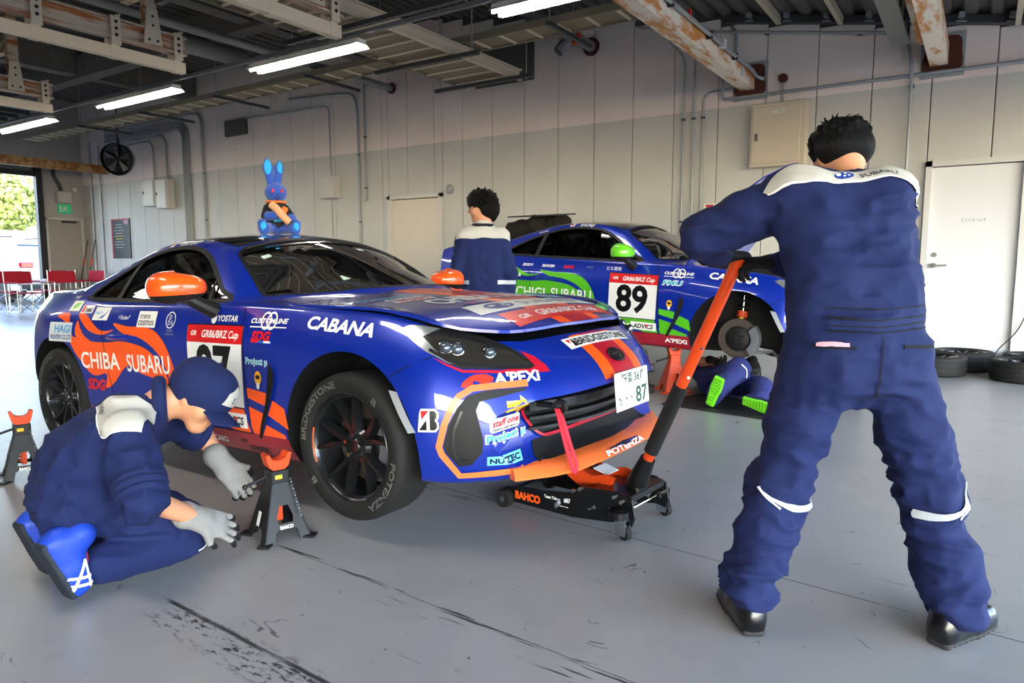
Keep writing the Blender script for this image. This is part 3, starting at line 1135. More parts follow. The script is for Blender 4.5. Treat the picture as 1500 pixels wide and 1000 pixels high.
conduit('thicker conduit right of the bundle of five', [(-18.4, Yc, 4.39), (-14.3, Yc, 4.39), (-14.3, Yc, .4)], .024, clips=[(-14.3, Yc, 3.1), (-14.3, Yc, 2.1)], rad=.3)
conduit('conduit curving down into the left twin wall box', [(-18.4, Yc, 3.97), (-16.25, Yc, 3.97), (-16.25, Yc, 3.08)], .02, rad=.25)
conduit('conduit curving down into the right twin wall box', [(-18.4, Yc, 4.05), (-15.72, Yc, 4.05), (-15.72, Yc, 3.05)], .022, rad=.25)
conduit('upright conduit in the corner by the exit door', [(WX + .5, Yc, .2), (WX + .5, Yc, 4.2)], .022)
conduit('thin upright conduit next to the notice board', [(-18.75, Yc, .9), (-18.75, Yc, 4.1)], .02)
# ------------------------------------------------------------------ fluorescent lamps in rows (lit)
tube_m = mat('lit_tube', '#ffffff', .4, emit='#fff6ea', estr=18.0)
lamp_white = mat('lamp_housing', '#d8d8d4', .4)
lamp_proto = None
def lamp(x0, x1, y, z, label):
    global lamp_proto
    if lamp_proto is None:
        t = thing('fluorescent_lamp', label, 'lamp', group='twin fluorescent lamps under the roof')
        L = 1.0
        MB().box((0, 0, .05), (L, .12, .05)).build('housing', lamp_white, t, None)
        rf = MB()
        rf.prism([(-.12, 0), (-.06, .04), (.06, .04), (.12, 0), (.115, 0), (.058, .034), (-.058, .034), (-.115, 0)], (-L / 2, 0, .0), (0, 1, 0), (0, 0, 1), L)
        rf.build('reflector', lamp_white, t, None)
        for s in (-1, 1):
            MB().cyl((-L / 2 + .01, s * .055, .005), (L / 2 - .01, s * .055, .005), .017, n=10).build('tube', tube_m, t)
        MB().cyl((-.35, 0, .07), (-.35, 0, .115), .006, n=6).build('drop_rod', galv, t)
        MB().cyl((.35, 0, .07), (.35, 0, .115), .006, n=6).build('drop_rod', galv, t)
        lamp_proto = t
    else:
        t = copy_tree(lamp_proto)
        t['label'] = label
    t.location = ((x0 + x1) / 2, y, z)
    t.scale = (x1 - x0, 1, 1)
    return t
LZ = 3.4
for a, b, l in ((-14.4, -12.45, 'lit twin fluorescent lamp nearest the far end opening, in the row by the rail ends'),
                (-10.9, -8.95, 'lit twin fluorescent lamp at the tip of the middle hanging rail'),
                (-7.35, -5.55, 'lit twin fluorescent lamp at the tip of the nearest hanging rail'),
                (-3.85, -2.82, 'lit twin fluorescent lamp above the wide cable ladder side, towards the pit front')):
    lamp(a, b, 5.5, LZ, l)
# the parallel row over the near side, outside the frame: its tubes are mirrored in the fender edge and the door mirror
for a, b, nm, l in ((-14.4, -12.45, 'twin_tube_lamp_offscreen', 'lit twin fluorescent lamp of the near row, closest to the far end opening'),
                    (-10.9, -8.95, 'ceiling_lamp_offscreen', 'lit twin fluorescent lamp over the tail side of the flamed car, in the near row'),
                    (-7.45, -5.75, 'strip_lamp_offscreen', 'lit twin fluorescent lamp over the near row, beside the nearest hanging rail'),
                    (-3.85, -2.0, 'fluorescent_lamp_offscreen', 'lit twin fluorescent lamp in the near row, nearest the open pit front')):
    t = lamp(a, b, .7, LZ, l)
    t.name = nm
    t['group'] = 'twin fluorescent lamps of the near row'
    for c, w in zip([c for c in t.children if c.name.startswith('tube')], ('front', 'back')):
        c.name = nm.replace('_offscreen', '_' + w + '_tube_offscreen')
props(MB().bar((-19, 5.5, LZ + .14), (-2.75, 5.5, LZ + .14), .04, .04).build('lamp_wireway', mat('wireway_blue_grey', '#6b7078', .5, .3), None, None),
      'thin steel wireway that carries the lamp row', 'wireway')

# ------------------------------------------------------------------ wall boxes, signs
beige_box = mat('cabinet_beige', '#bdb5a2', .45, var=.03)
t = thing('electrical_cabinet', 'beige steel electrical cabinet on the wall between the conduits and the white door', 'cabinet', (-2.2, WY - .003, 2.72))
MB().box((0, -.08, 0), (.66, .16, .76), ch=.008).build('cabinet_body', beige_box, t, None)
MB().box((-.02, -.168, 0), (.57, .014, .68), ch=.006).build('cabinet_door', beige_box, t, None)
MB().box((-.25, -.182, -.02), (.035, .016, .09), ch=.004).build('latch', mat('latch_dark', '#55544e', .4, .5), t, None)
flat_obj('name_plate', rect_flat(.15, .03), (0, -.1765, .27), (1, 0, 0), (0, 0, 1), lamp_white, t)
flat_obj('plate_lettering', text_fit('ピット照明盤', .12, .018), (0, -.178, .27), (1, 0, 0), (0, 0, 1), mat('ink_grey'), t)
for i, (xx, zz, w, h) in enumerate(((-16.25, 2.78, .52, .62), (-15.72, 2.73, .48, .66))):
    t = thing('wall_box', ('left one of two pale twin boxes on the long wall', 'right one of two pale twin boxes on the long wall')[i], 'electrical box', (xx, WY, zz))
    MB().box((0, -.1, 0), (w, .2, h), ch=.02).build('box_body', mat('pale_box', '#bcbcb8', .45), t, None)
    MB().box((0, -.207, 0), (w - .07, .014, h - .07), ch=.006).build('box_door', mat('pale_box'), t, None)
    MB().box((-w / 2 + .08, -.22, 0), (.02, .02, .06)).build('latch', dk, t, None)
t = thing('wall_box', 'small grey box on the wall with a pale conduit above it', 'electrical box', (-10.28, WY, 2.56))
MB().box((0, -.07, 0), (.4, .14, .4), ch=.01).build('box_body', mat('pale_box'), t, None)
MB().box((0, -.145, 0), (.34, .012, .34), ch=.005).build('box_door', mat('pale_box'), t, None)
# notice board
t = thing('notice_board', 'black notice board with red edge on the long wall', 'sign', (-17.92, WY, 1.76))
MB().box((0, -.012, 0), (.86, .02, .98)).build('board', mat('notice_black', '#1c2027', .5), t, None)
flat_obj('red_edge', rect_flat(.05, .98), (-.4, -.024, 0), (1, 0, 0), (0, 0, 1), mat('notice_red', '#b3202b', .5), t)
flat_obj('red_edge', rect_flat(.86, .03), (0, -.0245, .475), (1, 0, 0), (0, 0, 1), mat('notice_red'), t)
for j in range(9):
    flat_obj('notice_line', rect_flat(.3 + .22 * ((j * 37) % 5) / 5, .018), (-.08, -.0235, .34 - j * .07), (1, 0, 0), (0, 0, 1), mat('notice_grey', '#8e959c', .6) if j not in (4, 5) else mat('notice_yellow', '#b4a53a', .6), t)
for s in (-1, 1):
    flat_obj('pink_symbol', ellipse_flat(.04, .06, s * .05 + .27, .4), (0, -.0235, 0), (1, 0, 0), (0, 0, 1), mat('notice_pink', '#c58fb3', .6), t)
# exit sign and box over the exit door
t = thing('exit_sign', 'green emergency exit sign with running figure above the exit door', 'sign', (WX, 8.86, 2.53))
MB().box((.03, 0, 0), (.06, .3, .22), ch=.01).build('sign_body', mat('exit_green', '#1d8a55', .4, emit='#1d8a55', estr=.25), t, None)
run = [(-.03, .0), (-.07, -.07), (-.045, -.075), (-.01, -.025), (.03, -.05), (.06, -.09), (.075, -.075), (.04, -.02), (.02, .03), (.06, .02), (.065, .035), (.01, .055), (-.03, .05), (-.06, .01), (-.045, .0), (-.025, .03)]
flat_obj('running_figure', poly_flat(run), (.0615, 0, 0), (0, 1, 0), (0, 0, 1), lamp_white, t)
flat_obj('running_figure', ellipse_flat(.018, .018, .03, .075), (.0615, 0, 0), (0, 1, 0), (0, 0, 1), lamp_white, t)
flat_obj('running_figure', rect_flat(.05, .17, -.11, 0), (.0615, 0, 0), (0, 1, 0), (0, 0, 1), lamp_white, t)
t = thing('wall_box', 'white box fixed above the green exit sign', 'electrical box', (WX, 8.84, 2.83))
MB().box((.07, 0, 0), (.14, .34, .28), ch=.015).build('box_body', mat('pale_box'), t, None)
MB().box((.145, 0, 0), (.012, .29, .23), ch=.004).build('box_door', mat('pale_box'), t, None)
MB().tube(arc_path([(.08, -.06, .14), (.1, -.1, .3), (.1, -.22, .5), (.1, -.22, .8)], .06), .045, 8).build('cable', mat('cable_dark', '#3a3c40', .6), t)
props(MB().cyl((WX + .01, 9.13, 3.03), (WX + .05, 9.13, 3.03), .06, n=20).build('bell_button', lamp_white, None), 'small white round device high on the end wall by the corner', 'wall device')
t = thing('wall_vent', 'small round vent with dark opening right of the cream door', 'vent', (-7.46, WY, 2.37))
MB().lathe([(.04, 0), (.075, 0), (.08, .02), (.055, .045), (.045, .03)], (0, 0, 0), (0, -1, 0), 20).build('rim', galv, t)
MB().cyl((0, -.004, 0), (0, -.012, 0), .052, n=18).build('grille', dk, t)
props(MB().box((-3.07, WY - .006, 1.9), (.17, .008, .06)).build('wall_sticker', lamp_white, None, None), 'white and red sticker on the wall by the three conduits', 'sticker')
flat_obj('print', rect_flat(.1, .035), (-3.07, WY - .0115, 1.9), (1, 0, 0), (0, 0, 1), mat('notice_red'), bpy.data.objects['wall_sticker'])
# black domed fan hung from the ladder
t = thing('hanging_fan', 'glossy black drum fan hanging near the long wall by the far corner', 'fan', (-16.6, 8.7, 3.52))
gb = mat('gloss_black', '#0d0d0f', .15, coat=.6)
MB().lathe([(.02, -.24), (.2, -.22), (.33, -.1), (.37, .06), (.36, .12), (.34, .12), (.33, .04), (.2, .0)], (0, 0, 0), (.5, -.75, -.25), 28).build('drum', gb, t)
bl = MB()
for q in range(5):
    a = q * 2 * PI / 5
    x, y, z, L = frame((0, 0, 0), (.5, -.75, -.25))
    d1 = x * math.cos(a) + y * math.sin(a); d2 = x * math.cos(a + .5) + y * math.sin(a + .5)
    bl.add([z * .05 + d1 * .05, z * .08 + d1 * .3, z * .03 + d2 * .3, z * .03 + d2 * .05], [(0, 1, 2, 3), (3, 2, 1, 0)])
bl.build('blades', mat('fan_grey', '#55585c', .4, .4), t, None)
hk = MB()
hk.tube([(-.3, .2, .1), (-.25, .1, .36), (0, 0, .5), (.25, -.1, .36), (.3, -.2, .1)], .015, 8)
hk.cyl((0, 0, .5), (0, 0, 1.5), .012, n=8)
hk.build('bracket', dk, t)
# orange-brown beam across the far end
props(MB().bar((-18.3, -6, 3.45), (-18.3, WY - .05, 3.45), .12, .2).build('end_beam', rust_mat('brown_rust', '#b5966c', '#8a5a2a', .6, 3), None, None), 'weathered brown beam crossing above the far end opening', 'beam')
# slatted purlins over the far bay
for i in range(5):
    props(MB().bar((-18.9 + i * .55, -6, 4.35), (-18.9 + i * .55, 7.2, 4.35), .05, .1).build('far_purlin', galv_dk, None, None), ('first', 'second', 'third', 'fourth', 'fifth')[i] + ' dark purlin over the far end, counted from the end wall', 'purlin', 'dark purlins over the far end')
# ------------------------------------------------------------------ coupe body: lofted shell
def pchip(knots):
    """monotone cubic interpolation through (x, y) knots"""
    k = sorted(knots)
    x = np.array([a for a, _ in k], float); y = np.array([b for _, b in k], float)
    h = np.diff(x); d = np.diff(y) / h
    n = len(x)
    m = np.zeros(n)
    m[0], m[-1] = d[0], d[-1]
    for i in range(1, n - 1):
        if d[i - 1] * d[i] > 0:
            w1, w2 = 2 * h[i] + h[i - 1], h[i] + 2 * h[i - 1]
            m[i] = (w1 + w2) / (w1 / d[i - 1] + w2 / d[i])
    def ev(s):
        s = min(max(s, x[0]), x[-1])
        i = min(max(int(np.searchsorted(x, s) - 1), 0), n - 2)
        t = (s - x[i]) / h[i]
        return ((1 + 2 * t) * (1 - t) ** 2 * y[i] + t * (1 - t) ** 2 * h[i] * m[i] + t * t * (3 - 2 * t) * y[i + 1] + t * t * (t - 1) * h[i] * m[i + 1])
    return ev

LN = {}
def ln(name, *kn):
    LN[name] = pchip(kn)
# bottom, sill, side, shoulder, belt, glass, cant rail, centre line (y = half width, z = height)
ln('zb', (.90, .255), (.86, .225), (.8, .205), (.6, .195), (.36, .20), (-.4, .165), (-2.2, .165), (-2.9, .2), (-3.2, .25), (-3.37, .36))
ln('y1', (.90, .60), (.8, .70), (.6, .79), (.36, .835), (-.4, .80), (-2.2, .80), (-2.9, .80), (-3.37, .68))
ln('y2', (.90, .70), (.8, .78), (.6, .85), (.36, .875), (0, .88), (-.4, .865), (-1.3, .852), (-2.1, .862), (-2.6, .885), (-3.0, .865), (-3.37, .76))
ln('z2', (.90, .33), (.8, .31), (.36, .31), (-.4, .30), (-2.2, .30), (-2.9, .38), (-3.37, .46))
ln('y3', (.90, .72), (.8, .80), (.6, .862), (.36, .885), (0, .8875), (-.4, .868), (-1.3, .848), (-2.1, .866), (-2.6, .888), (-3.0, .866), (-3.37, .77))
ln('z3', (.90, .44), (.8, .47), (.36, .52), (-.4, .50), (-2.2, .52), (-2.9, .6), (-3.37, .62))
ln('y4', (.90, .68), (.8, .755), (.6, .82), (.36, .852), (0, .868), (-.4, .862), (-1.3, .856), (-2.1, .87), (-2.6, .873), (-3.0, .838), (-3.37, .73))
ln('z4', (.90, .49), (.8, .58), (.6, .67), (.36, .71), (0, .735), (-.5, .735), (-1.3, .735), (-2.1, .765), (-2.6, .80), (-3.0, .82), (-3.37, .82))
ln('y5', (.90, .56), (.8, .64), (.6, .71), (.36, .752), (0, .785), (-.4, .80), (-.8, .808), (-1.3, .81), (-2.0, .80), (-2.4, .77), (-2.8, .71), (-3.37, .62))
ln('z5', (.90, .52), (.87, .575), (.81, .625), (.74, .675), (.6, .75), (.36, .83), (0, .872), (-.4, .884), (-.8, .885), (-1.3, .883), (-2.0, .892), (-2.4, .93), (-2.8, .955), (-3.2, .96), (-3.37, .93))
ln('y6', (.90, .40), (.6, .60), (.36, .66), (0, .70), (-.4, .755), (-.8, .785), (-1.3, .787), (-2.0, .772), (-2.4, .735), (-2.8, .67), (-3.37, .55))
ln('z6', (.90, .53), (.87, .585), (.81, .64), (.74, .69), (.6, .76), (.36, .828), (0, .868), (-.4, .895), (-.8, .905), (-1.3, .902), (-2.0, .91), (-2.4, .945), (-2.8, .968), (-3.2, .975), (-3.37, .945))
ln('y8', (.90, .25), (.6, .40), (.2, .42), (0, .38), (-.25, .16), (-.36, .08), (-.46, .40), (-.57, .57), (-.74, .70), (-.95, .652), (-1.15, .607), (-1.35, .578), (-1.6, .565), (-1.9, .565), (-2.2, .575), (-2.5, .59), (-2.8, .59), (-3.37, .45))
ln('z8', (.90, .54), (.87, .595), (.81, .655), (.74, .70), (.6, .771), (.36, .838), (0, .885), (-.25, .918), (-.36, .935), (-.46, .932), (-.57, .926), (-.74, .912), (-.95, 1.055), (-1.15, 1.165), (-1.35, 1.222), (-1.6, 1.237), (-1.9, 1.205), (-2.2, 1.125), (-2.5, 1.035), (-2.8, .985), (-3.2, .985), (-3.37, .955))
ln('z9', (.90, .545), (.87, .60), (.81, .662), (.74, .71), (.6, .78), (.36, .85), (0, .9), (-.25, .928), (-.36, .937), (-.38, .945), (-1.08, 1.235), (-1.14, 1.253), (-1.3, 1.277), (-1.55, 1.284), (-1.8, 1.268), (-2.0, 1.235), (-2.4, 1.125), (-2.75, 1.02), (-2.85, 1.0), (-3.2, .998), (-3.3, 1.012), (-3.37, .96))
BOWF = pchip([(.90, .36), (.75, .27), (.5, .13), (.25, .03), (.1, 0), (-4, 0)])
BOWR = pchip([(-3.37, .28), (-3.1, .16), (-2.8, .05), (-2.6, 0), (1, 0)])
RND = [0, .25, .4, .5, .42, .2, .3, .5, .22, .5, 0]

def ctrl(s):
    g = {k: f(s) for k, f in LN.items()}
    y7 = (g['y6'] + g['y8']) / 2 + (.012 if g['z8'] - g['z6'] > .08 else 0)
    z7 = (g['z6'] + g['z8']) / 2 + (.012 if g['z8'] - g['z6'] > .08 else 0)
    dz = g['z9'] - g['z8']
    return [(0, g['zb']), (g['y1'], g['zb']), (g['y2'], g['z2']), (g['y3'], g['z3']), (g['y4'], g['z4']), (g['y5'], g['z5']),
            (g['y6'], g['z6']), (y7, z7), (g['y8'], g['z8']), (g['y8'] * .55, g['z9'] - dz * .22), (0, g['z9'])]

def section(P, nseg=4):
    """rounded polygon through control points"""
    out = [P[0]]
    for i in range(1, len(P) - 1):
        a, b, c = (np.array(P[j], float) for j in (i - 1, i, i + 1))
        t = RND[i]
        p, q = b + (a - b) * t, b + (c - b) * t
        for k in range(nseg + 1):
            u = k / nseg
            out.append(tuple(p * (1 - u) ** 2 + b * 2 * u * (1 - u) + q * u * u))
    out.append(P[-1])
    return out

def sx(s):
    return s if s < .5 else .5 + (s - .5) * .9

def bow(s, y):
    r = min(abs(y) / .86, 1.2) ** 2.3
    return -BOWF(s) * r + BOWR(s) * r

def loft_body():
    ss = list(np.concatenate([np.linspace(.90, .80, 7), np.linspace(.77, .1, 22), np.linspace(.06, -.8, 26), np.linspace(-.83, -2.9, 52), np.linspace(-2.95, -3.37, 12)]))
    rows = []
    for s in ss:
        half = section(ctrl(s))
        ring = [(sx(s) + bow(s, y), -y, z) for y, z in half] + [(sx(s) + bow(s, y), y, z) for y, z in half[-2:0:-1]]
        rows.append(ring)
    n = len(rows[0])
    v = [p for r in rows for p in r]
    f = []
    for i in range(len(rows) - 1):
        for j in range(n):
            k = (j + 1) % n
            f.append((i * n + j, (i + 1) * n + j, (i + 1) * n + k, i * n + k))
    # closed nose and tail: faces bridged across
    for base, flip in ((0, False), ((len(rows) - 1) * n, True)):
        m = n // 2
        for j in range(m):
            a, b = base + j, base + j + 1
            c, d = base + (n - j - 1) % n, base + (n - j) % n
            q = (a, b, c, d) if j < m else (a, b, c)
            q = tuple(dict.fromkeys(q))
            if len(q) >= 3:
                f.append(q if not flip else q[::-1])
    return v, f

CV, CF = loft_body()
CAR = Skin(CV, CF)

def bool_mesh(base, cutters, op='DIFFERENCE'):
    """base, cutters: meshes; returns a new mesh"""
    o = bpy.data.objects.new('b', base)
    COL.objects.link(o)
    cs = []
    for c in cutters:
        q = bpy.data.objects.new('c', c)
        COL.objects.link(q)
        cs.append(q)
        md = o.modifiers.new('b', 'BOOLEAN')
        md.operation = op
        md.solver = 'EXACT'
        md.object = q
        md.material_mode = 'TRANSFER'
    dg = bpy.context.evaluated_depsgraph_get()
    me = bpy.data.meshes.new_from_object(o.evaluated_get(dg))
    for q in cs + [o]:
        bpy.data.objects.remove(q)
    return me

def recalc(me):
    bm = bmesh.new(); bm.from_mesh(me)
    bmesh.ops.remove_doubles(bm, verts=bm.verts, dist=1e-5)
    bmesh.ops.recalc_face_normals(bm, faces=bm.faces)
    bm.to_mesh(me); bm.free()
    return me

def prism_mesh(poly, o, u, w, d, mi=0, m=None):
    me = recalc(MB().prism(poly, o, u, w, d).mesh('cut'))
    if m: me.materials.append(m)
    return me

# outlines in car space (x forward from the front axle, z up)
SIDEWIN = smooth_closed([(-.90, .915), (-.98, .965), (-1.13, 1.07), (-1.27, 1.15), (-1.42, 1.19), (-1.62, 1.198), (-1.85, 1.165), (-2.08, 1.09), (-2.26, 1.0), (-2.33, .953), (-2.31, .928), (-2.2, .918), (-1.6, .912)], 4)
WS_HALF = [(-.42, 0), (-.45, .22), (-.51, .42), (-.60, .56), (-.73, .655), (-.78, .66), (-.95, .618), (-1.08, .575), (-1.13, .5), (-1.125, .25), (-1.12, 0)]
RW_HALF = [(-2.02, 0), (-2.03, .3), (-2.06, .49), (-2.12, .525), (-2.5, .53), (-2.68, .52), (-2.72, .44), (-2.735, .2), (-2.74, 0)]
BAY_HALF = [(-.32, 0), (-.32, .70), (-.2, .762), (0, .758), (.17, .75), (.27, .752), (.415, .722), (.545, .57), (.603, .445), (.634, .302), (.652, .12), (.657, 0)]
def sym(half):
    return [(a, -b) for a, b in half] + [(a, b) for a, b in half[-2:0:-1]]
WINDSHIELD = sym(WS_HALF)
REARWIN = sym(RW_HALF)
GRILLE = [(-.53, .505), (-.45, .508), (0, .505), (.45, .508), (.53, .505), (.542, .487), (.455, .40), (.385, .346), (.30, .335), (-.30, .335), (-.385, .346), (-.455, .40), (-.542, .487)]

def car_shell(paint, under):
    body = recalc(mesh_of('shell', CV, CF))
    body.materials.append(paint); body.materials.append(under)
    cuts = []
    # cabin cavity
    v, f = [], []
    rows = []
    for s in np.linspace(-.47, -2.72, 40):
        P = ctrl(s)
        yl = .74 if s > -2.12 else .5
        half = [(0, .27), (yl - .04, .27), (yl, .50 if s > -2.12 else .72), (P[6][0] - .05, P[6][1] - .06), (P[7][0] - .045, P[7][1] - .02), (P[8][0] - .035, P[8][1] - .045), (P[9][0], P[9][1] - .04), (0, P[10][1] - .04)]
        half = [(max(y, 0), max(z, .27)) for y, z in half]
        rows.append([(s, -y, z) for y, z in half] + [(s, y, z) for y, z in half[-2:0:-1]])
    n = len(rows[0])
    v = [p for r in rows for p in r]
    for i in range(len(rows) - 1):
        for j in range(n):
            f.append((i * n + j, i * n + (j + 1) % n, (i + 1) * n + (j + 1) % n, (i + 1) * n + j))
    f.append(tuple(range(n))); f.append(tuple(range((len(rows) - 1) * n, len(rows) * n))[::-1])
    cav = recalc(mesh_of('cav', v, f))
    cav.materials.append(under)
    cuts.append(cav)
    for sgn in (-1, 1):
        cuts.append(prism_mesh(SIDEWIN, (0, sgn * 1.0, 0), (1, 0, 0), (0, 0, 1), sgn * .45, m=under))
        # wheel wells: deep cylinder
        for xc, r in ((0, .388), (-2.575, .368)):
            c = MB()
            c.cyl((xc, sgn * .55, .325), (xc, sgn * 1.1, .325), r, n=56)
            cm = recalc(c.mesh('w')); cm.materials.append(under)
            cuts.append(cm)
    cuts.append(prism_mesh(WINDSHIELD, (0, 0, .86), (1, 0, 0), (0, 1, 0), .7, m=under))
    cuts.append(prism_mesh(REARWIN, (0, 0, .9), (1, 0, 0), (0, 1, 0), .7, m=under))
    # engine bay under the bonnet
    cuts.append(prism_mesh(sym(BAY_HALF), (0, 0, .72), (1, 0, 0), (0, 1, 0), .5, m=under))
    # grille mouth
    g = MB().prism(GRILLE, (.62, 0, 0), (0, 1, 0), (0, 0, 1), .5)
    gm = recalc(g.mesh('g')); gm.materials.append(under)
    cuts.append(gm)
    me = bool_mesh(body, cuts)
    return me
# ------------------------------------------------------------------ car materials
def paint_mat(name, blue, sill):
    m = mat(name, blue, .32, 0.25, coat=1.0)
    g = NG(m)
    co = g.new('ShaderNodeTexCoord').outputs['Object']
    sp = g.new('ShaderNodeSeparateXYZ'); g.put(sp.inputs[0], co)
    inx = g.m('MULTIPLY', g.m('LESS_THAN', sp.outputs[0], -.35), g.m('GREATER_THAN', sp.outputs[0], -2.3))
    red = g.m('MULTIPLY', g.m('LESS_THAN', sp.outputs[2], .298), inx)
    g.put(g.b.inputs['Base Color'], g.mix(red, lin(blue), lin(sill)))
    return m
def pane_mat(name, tint, gloss='#ffffff'):
    m = bpy.data.materials.new(name)
    m.use_nodes = True
    nt = m.node_tree
    nt.nodes.remove(nt.nodes['Principled BSDF'])
    tr = nt.nodes.new('ShaderNodeBsdfTransparent'); tr.inputs[0].default_value = tint + (1,)
    gl = nt.nodes.new('ShaderNodeBsdfGlossy'); gl.inputs['Roughness'].default_value = .015
    fr = nt.nodes.new('ShaderNodeFresnel'); fr.inputs[0].default_value = 1.5
    mx = nt.nodes.new('ShaderNodeMixShader')
    nt.links.new(fr.outputs[0], mx.inputs[0]); nt.links.new(tr.outputs[0], mx.inputs[1]); nt.links.new(gl.outputs[0], mx.inputs[2])
    nt.links.new(mx.outputs[0], nt.nodes['Material Output'].inputs[0])
    return m
M_UNDER = mat('car_black_plastic', '#0c0c0d', .6)
M_BLK = mat('gloss_black')
M_WHITE = mat('decal_white', '#f2f2f0', .35, coat=.4)
M_INK = mat('decal_black', '#08080a', .35, coat=.4)
M_RED = mat('decal_red', '#d3141c', .35, coat=.4)
M_ORANGE = mat('decal_orange', '#ff5a12', .35, coat=.4)
M_LORANGE = mat('trim_orange', '#ff7a3c', .4, coat=.4)
M_CRIMSON = mat('decal_crimson', '#b3122c', .35, coat=.4)
M_NAVY = mat('decal_navy', '#15153a', .35, coat=.4)
M_CYAN = mat('decal_cyan', '#2fb6c9', .35, coat=.4)
M_YEL = mat('decal_yellow', '#f2c230', .35, coat=.4)
M_SKYB = mat('decal_skyblue', '#4a9fd8', .35, coat=.4)
M_GREEN = mat('decal_green', '#55b81e', .35, coat=.4)
M_GREY = mat('decal_grey', '#8f9499', .4, coat=.3)
M_PGREEN = mat('plate_green', '#0c4a2c', .5)
M_SEAM = mat('panel_seam', '#030306', .8)
M_LAMPW = mat('lamp_chrome', '#c9ccd0', .15, 1.0)
M_LENS = mat('lamp_lens', '#6f7d8a', .06, .7)
M_PANE = pane_mat('windscreen_glass', (.34, .38, .37))
M_PANE2 = pane_mat('side_glass', (.16, .17, .17))
M_TYRE = mat('tyre_rubber', '#141414', .75, bump=.15, bscale=120, var=.2, vscale=9)
M_TLET = mat('tyre_lettering', '#5d5c58', .8)
M_RIM = mat('rim_black', '#25272a', .28, .6, coat=.4)
M_RIMEDGE = mat('rim_machined', '#a9adb0', .2, 1.0)
M_DISC = mat('brake_disc', '#6b625a', .45, .8, bump=.1, bscale=60)
M_CALIPER = mat('caliper_grey', '#80848a', .4, .5)
M_SEAT = mat('seat_black', '#131315', .9)

# ------------------------------------------------------------------ wheel (axle along y, face towards -y)
def ring_text(txt, r0, h, a_mid, a_span, bold=.02, flip=False):
    """lettering bent round a circle in the x-z plane; returns 3D verts at y=0"""
    v, f = text_fit(txt, 1.0, h, bold)
    out = []
    for a, b in v:
        ang = a_mid - a * a_span if not flip else a_mid + a * a_span
        r = r0 + (b if not flip else -b)
        out.append((r * math.cos(ang), 0, r * math.sin(ang)))
    return out, f

def lerp_prof(prof, r):
    for (r0, y0), (r1, y1) in zip(prof, prof[1:]):
        if min(r0, r1) <= r <= max(r0, r1) and r0 != r1:
            return y0 + (y1 - y0) * (r - r0) / (r1 - r0)
    return prof[-1][1]

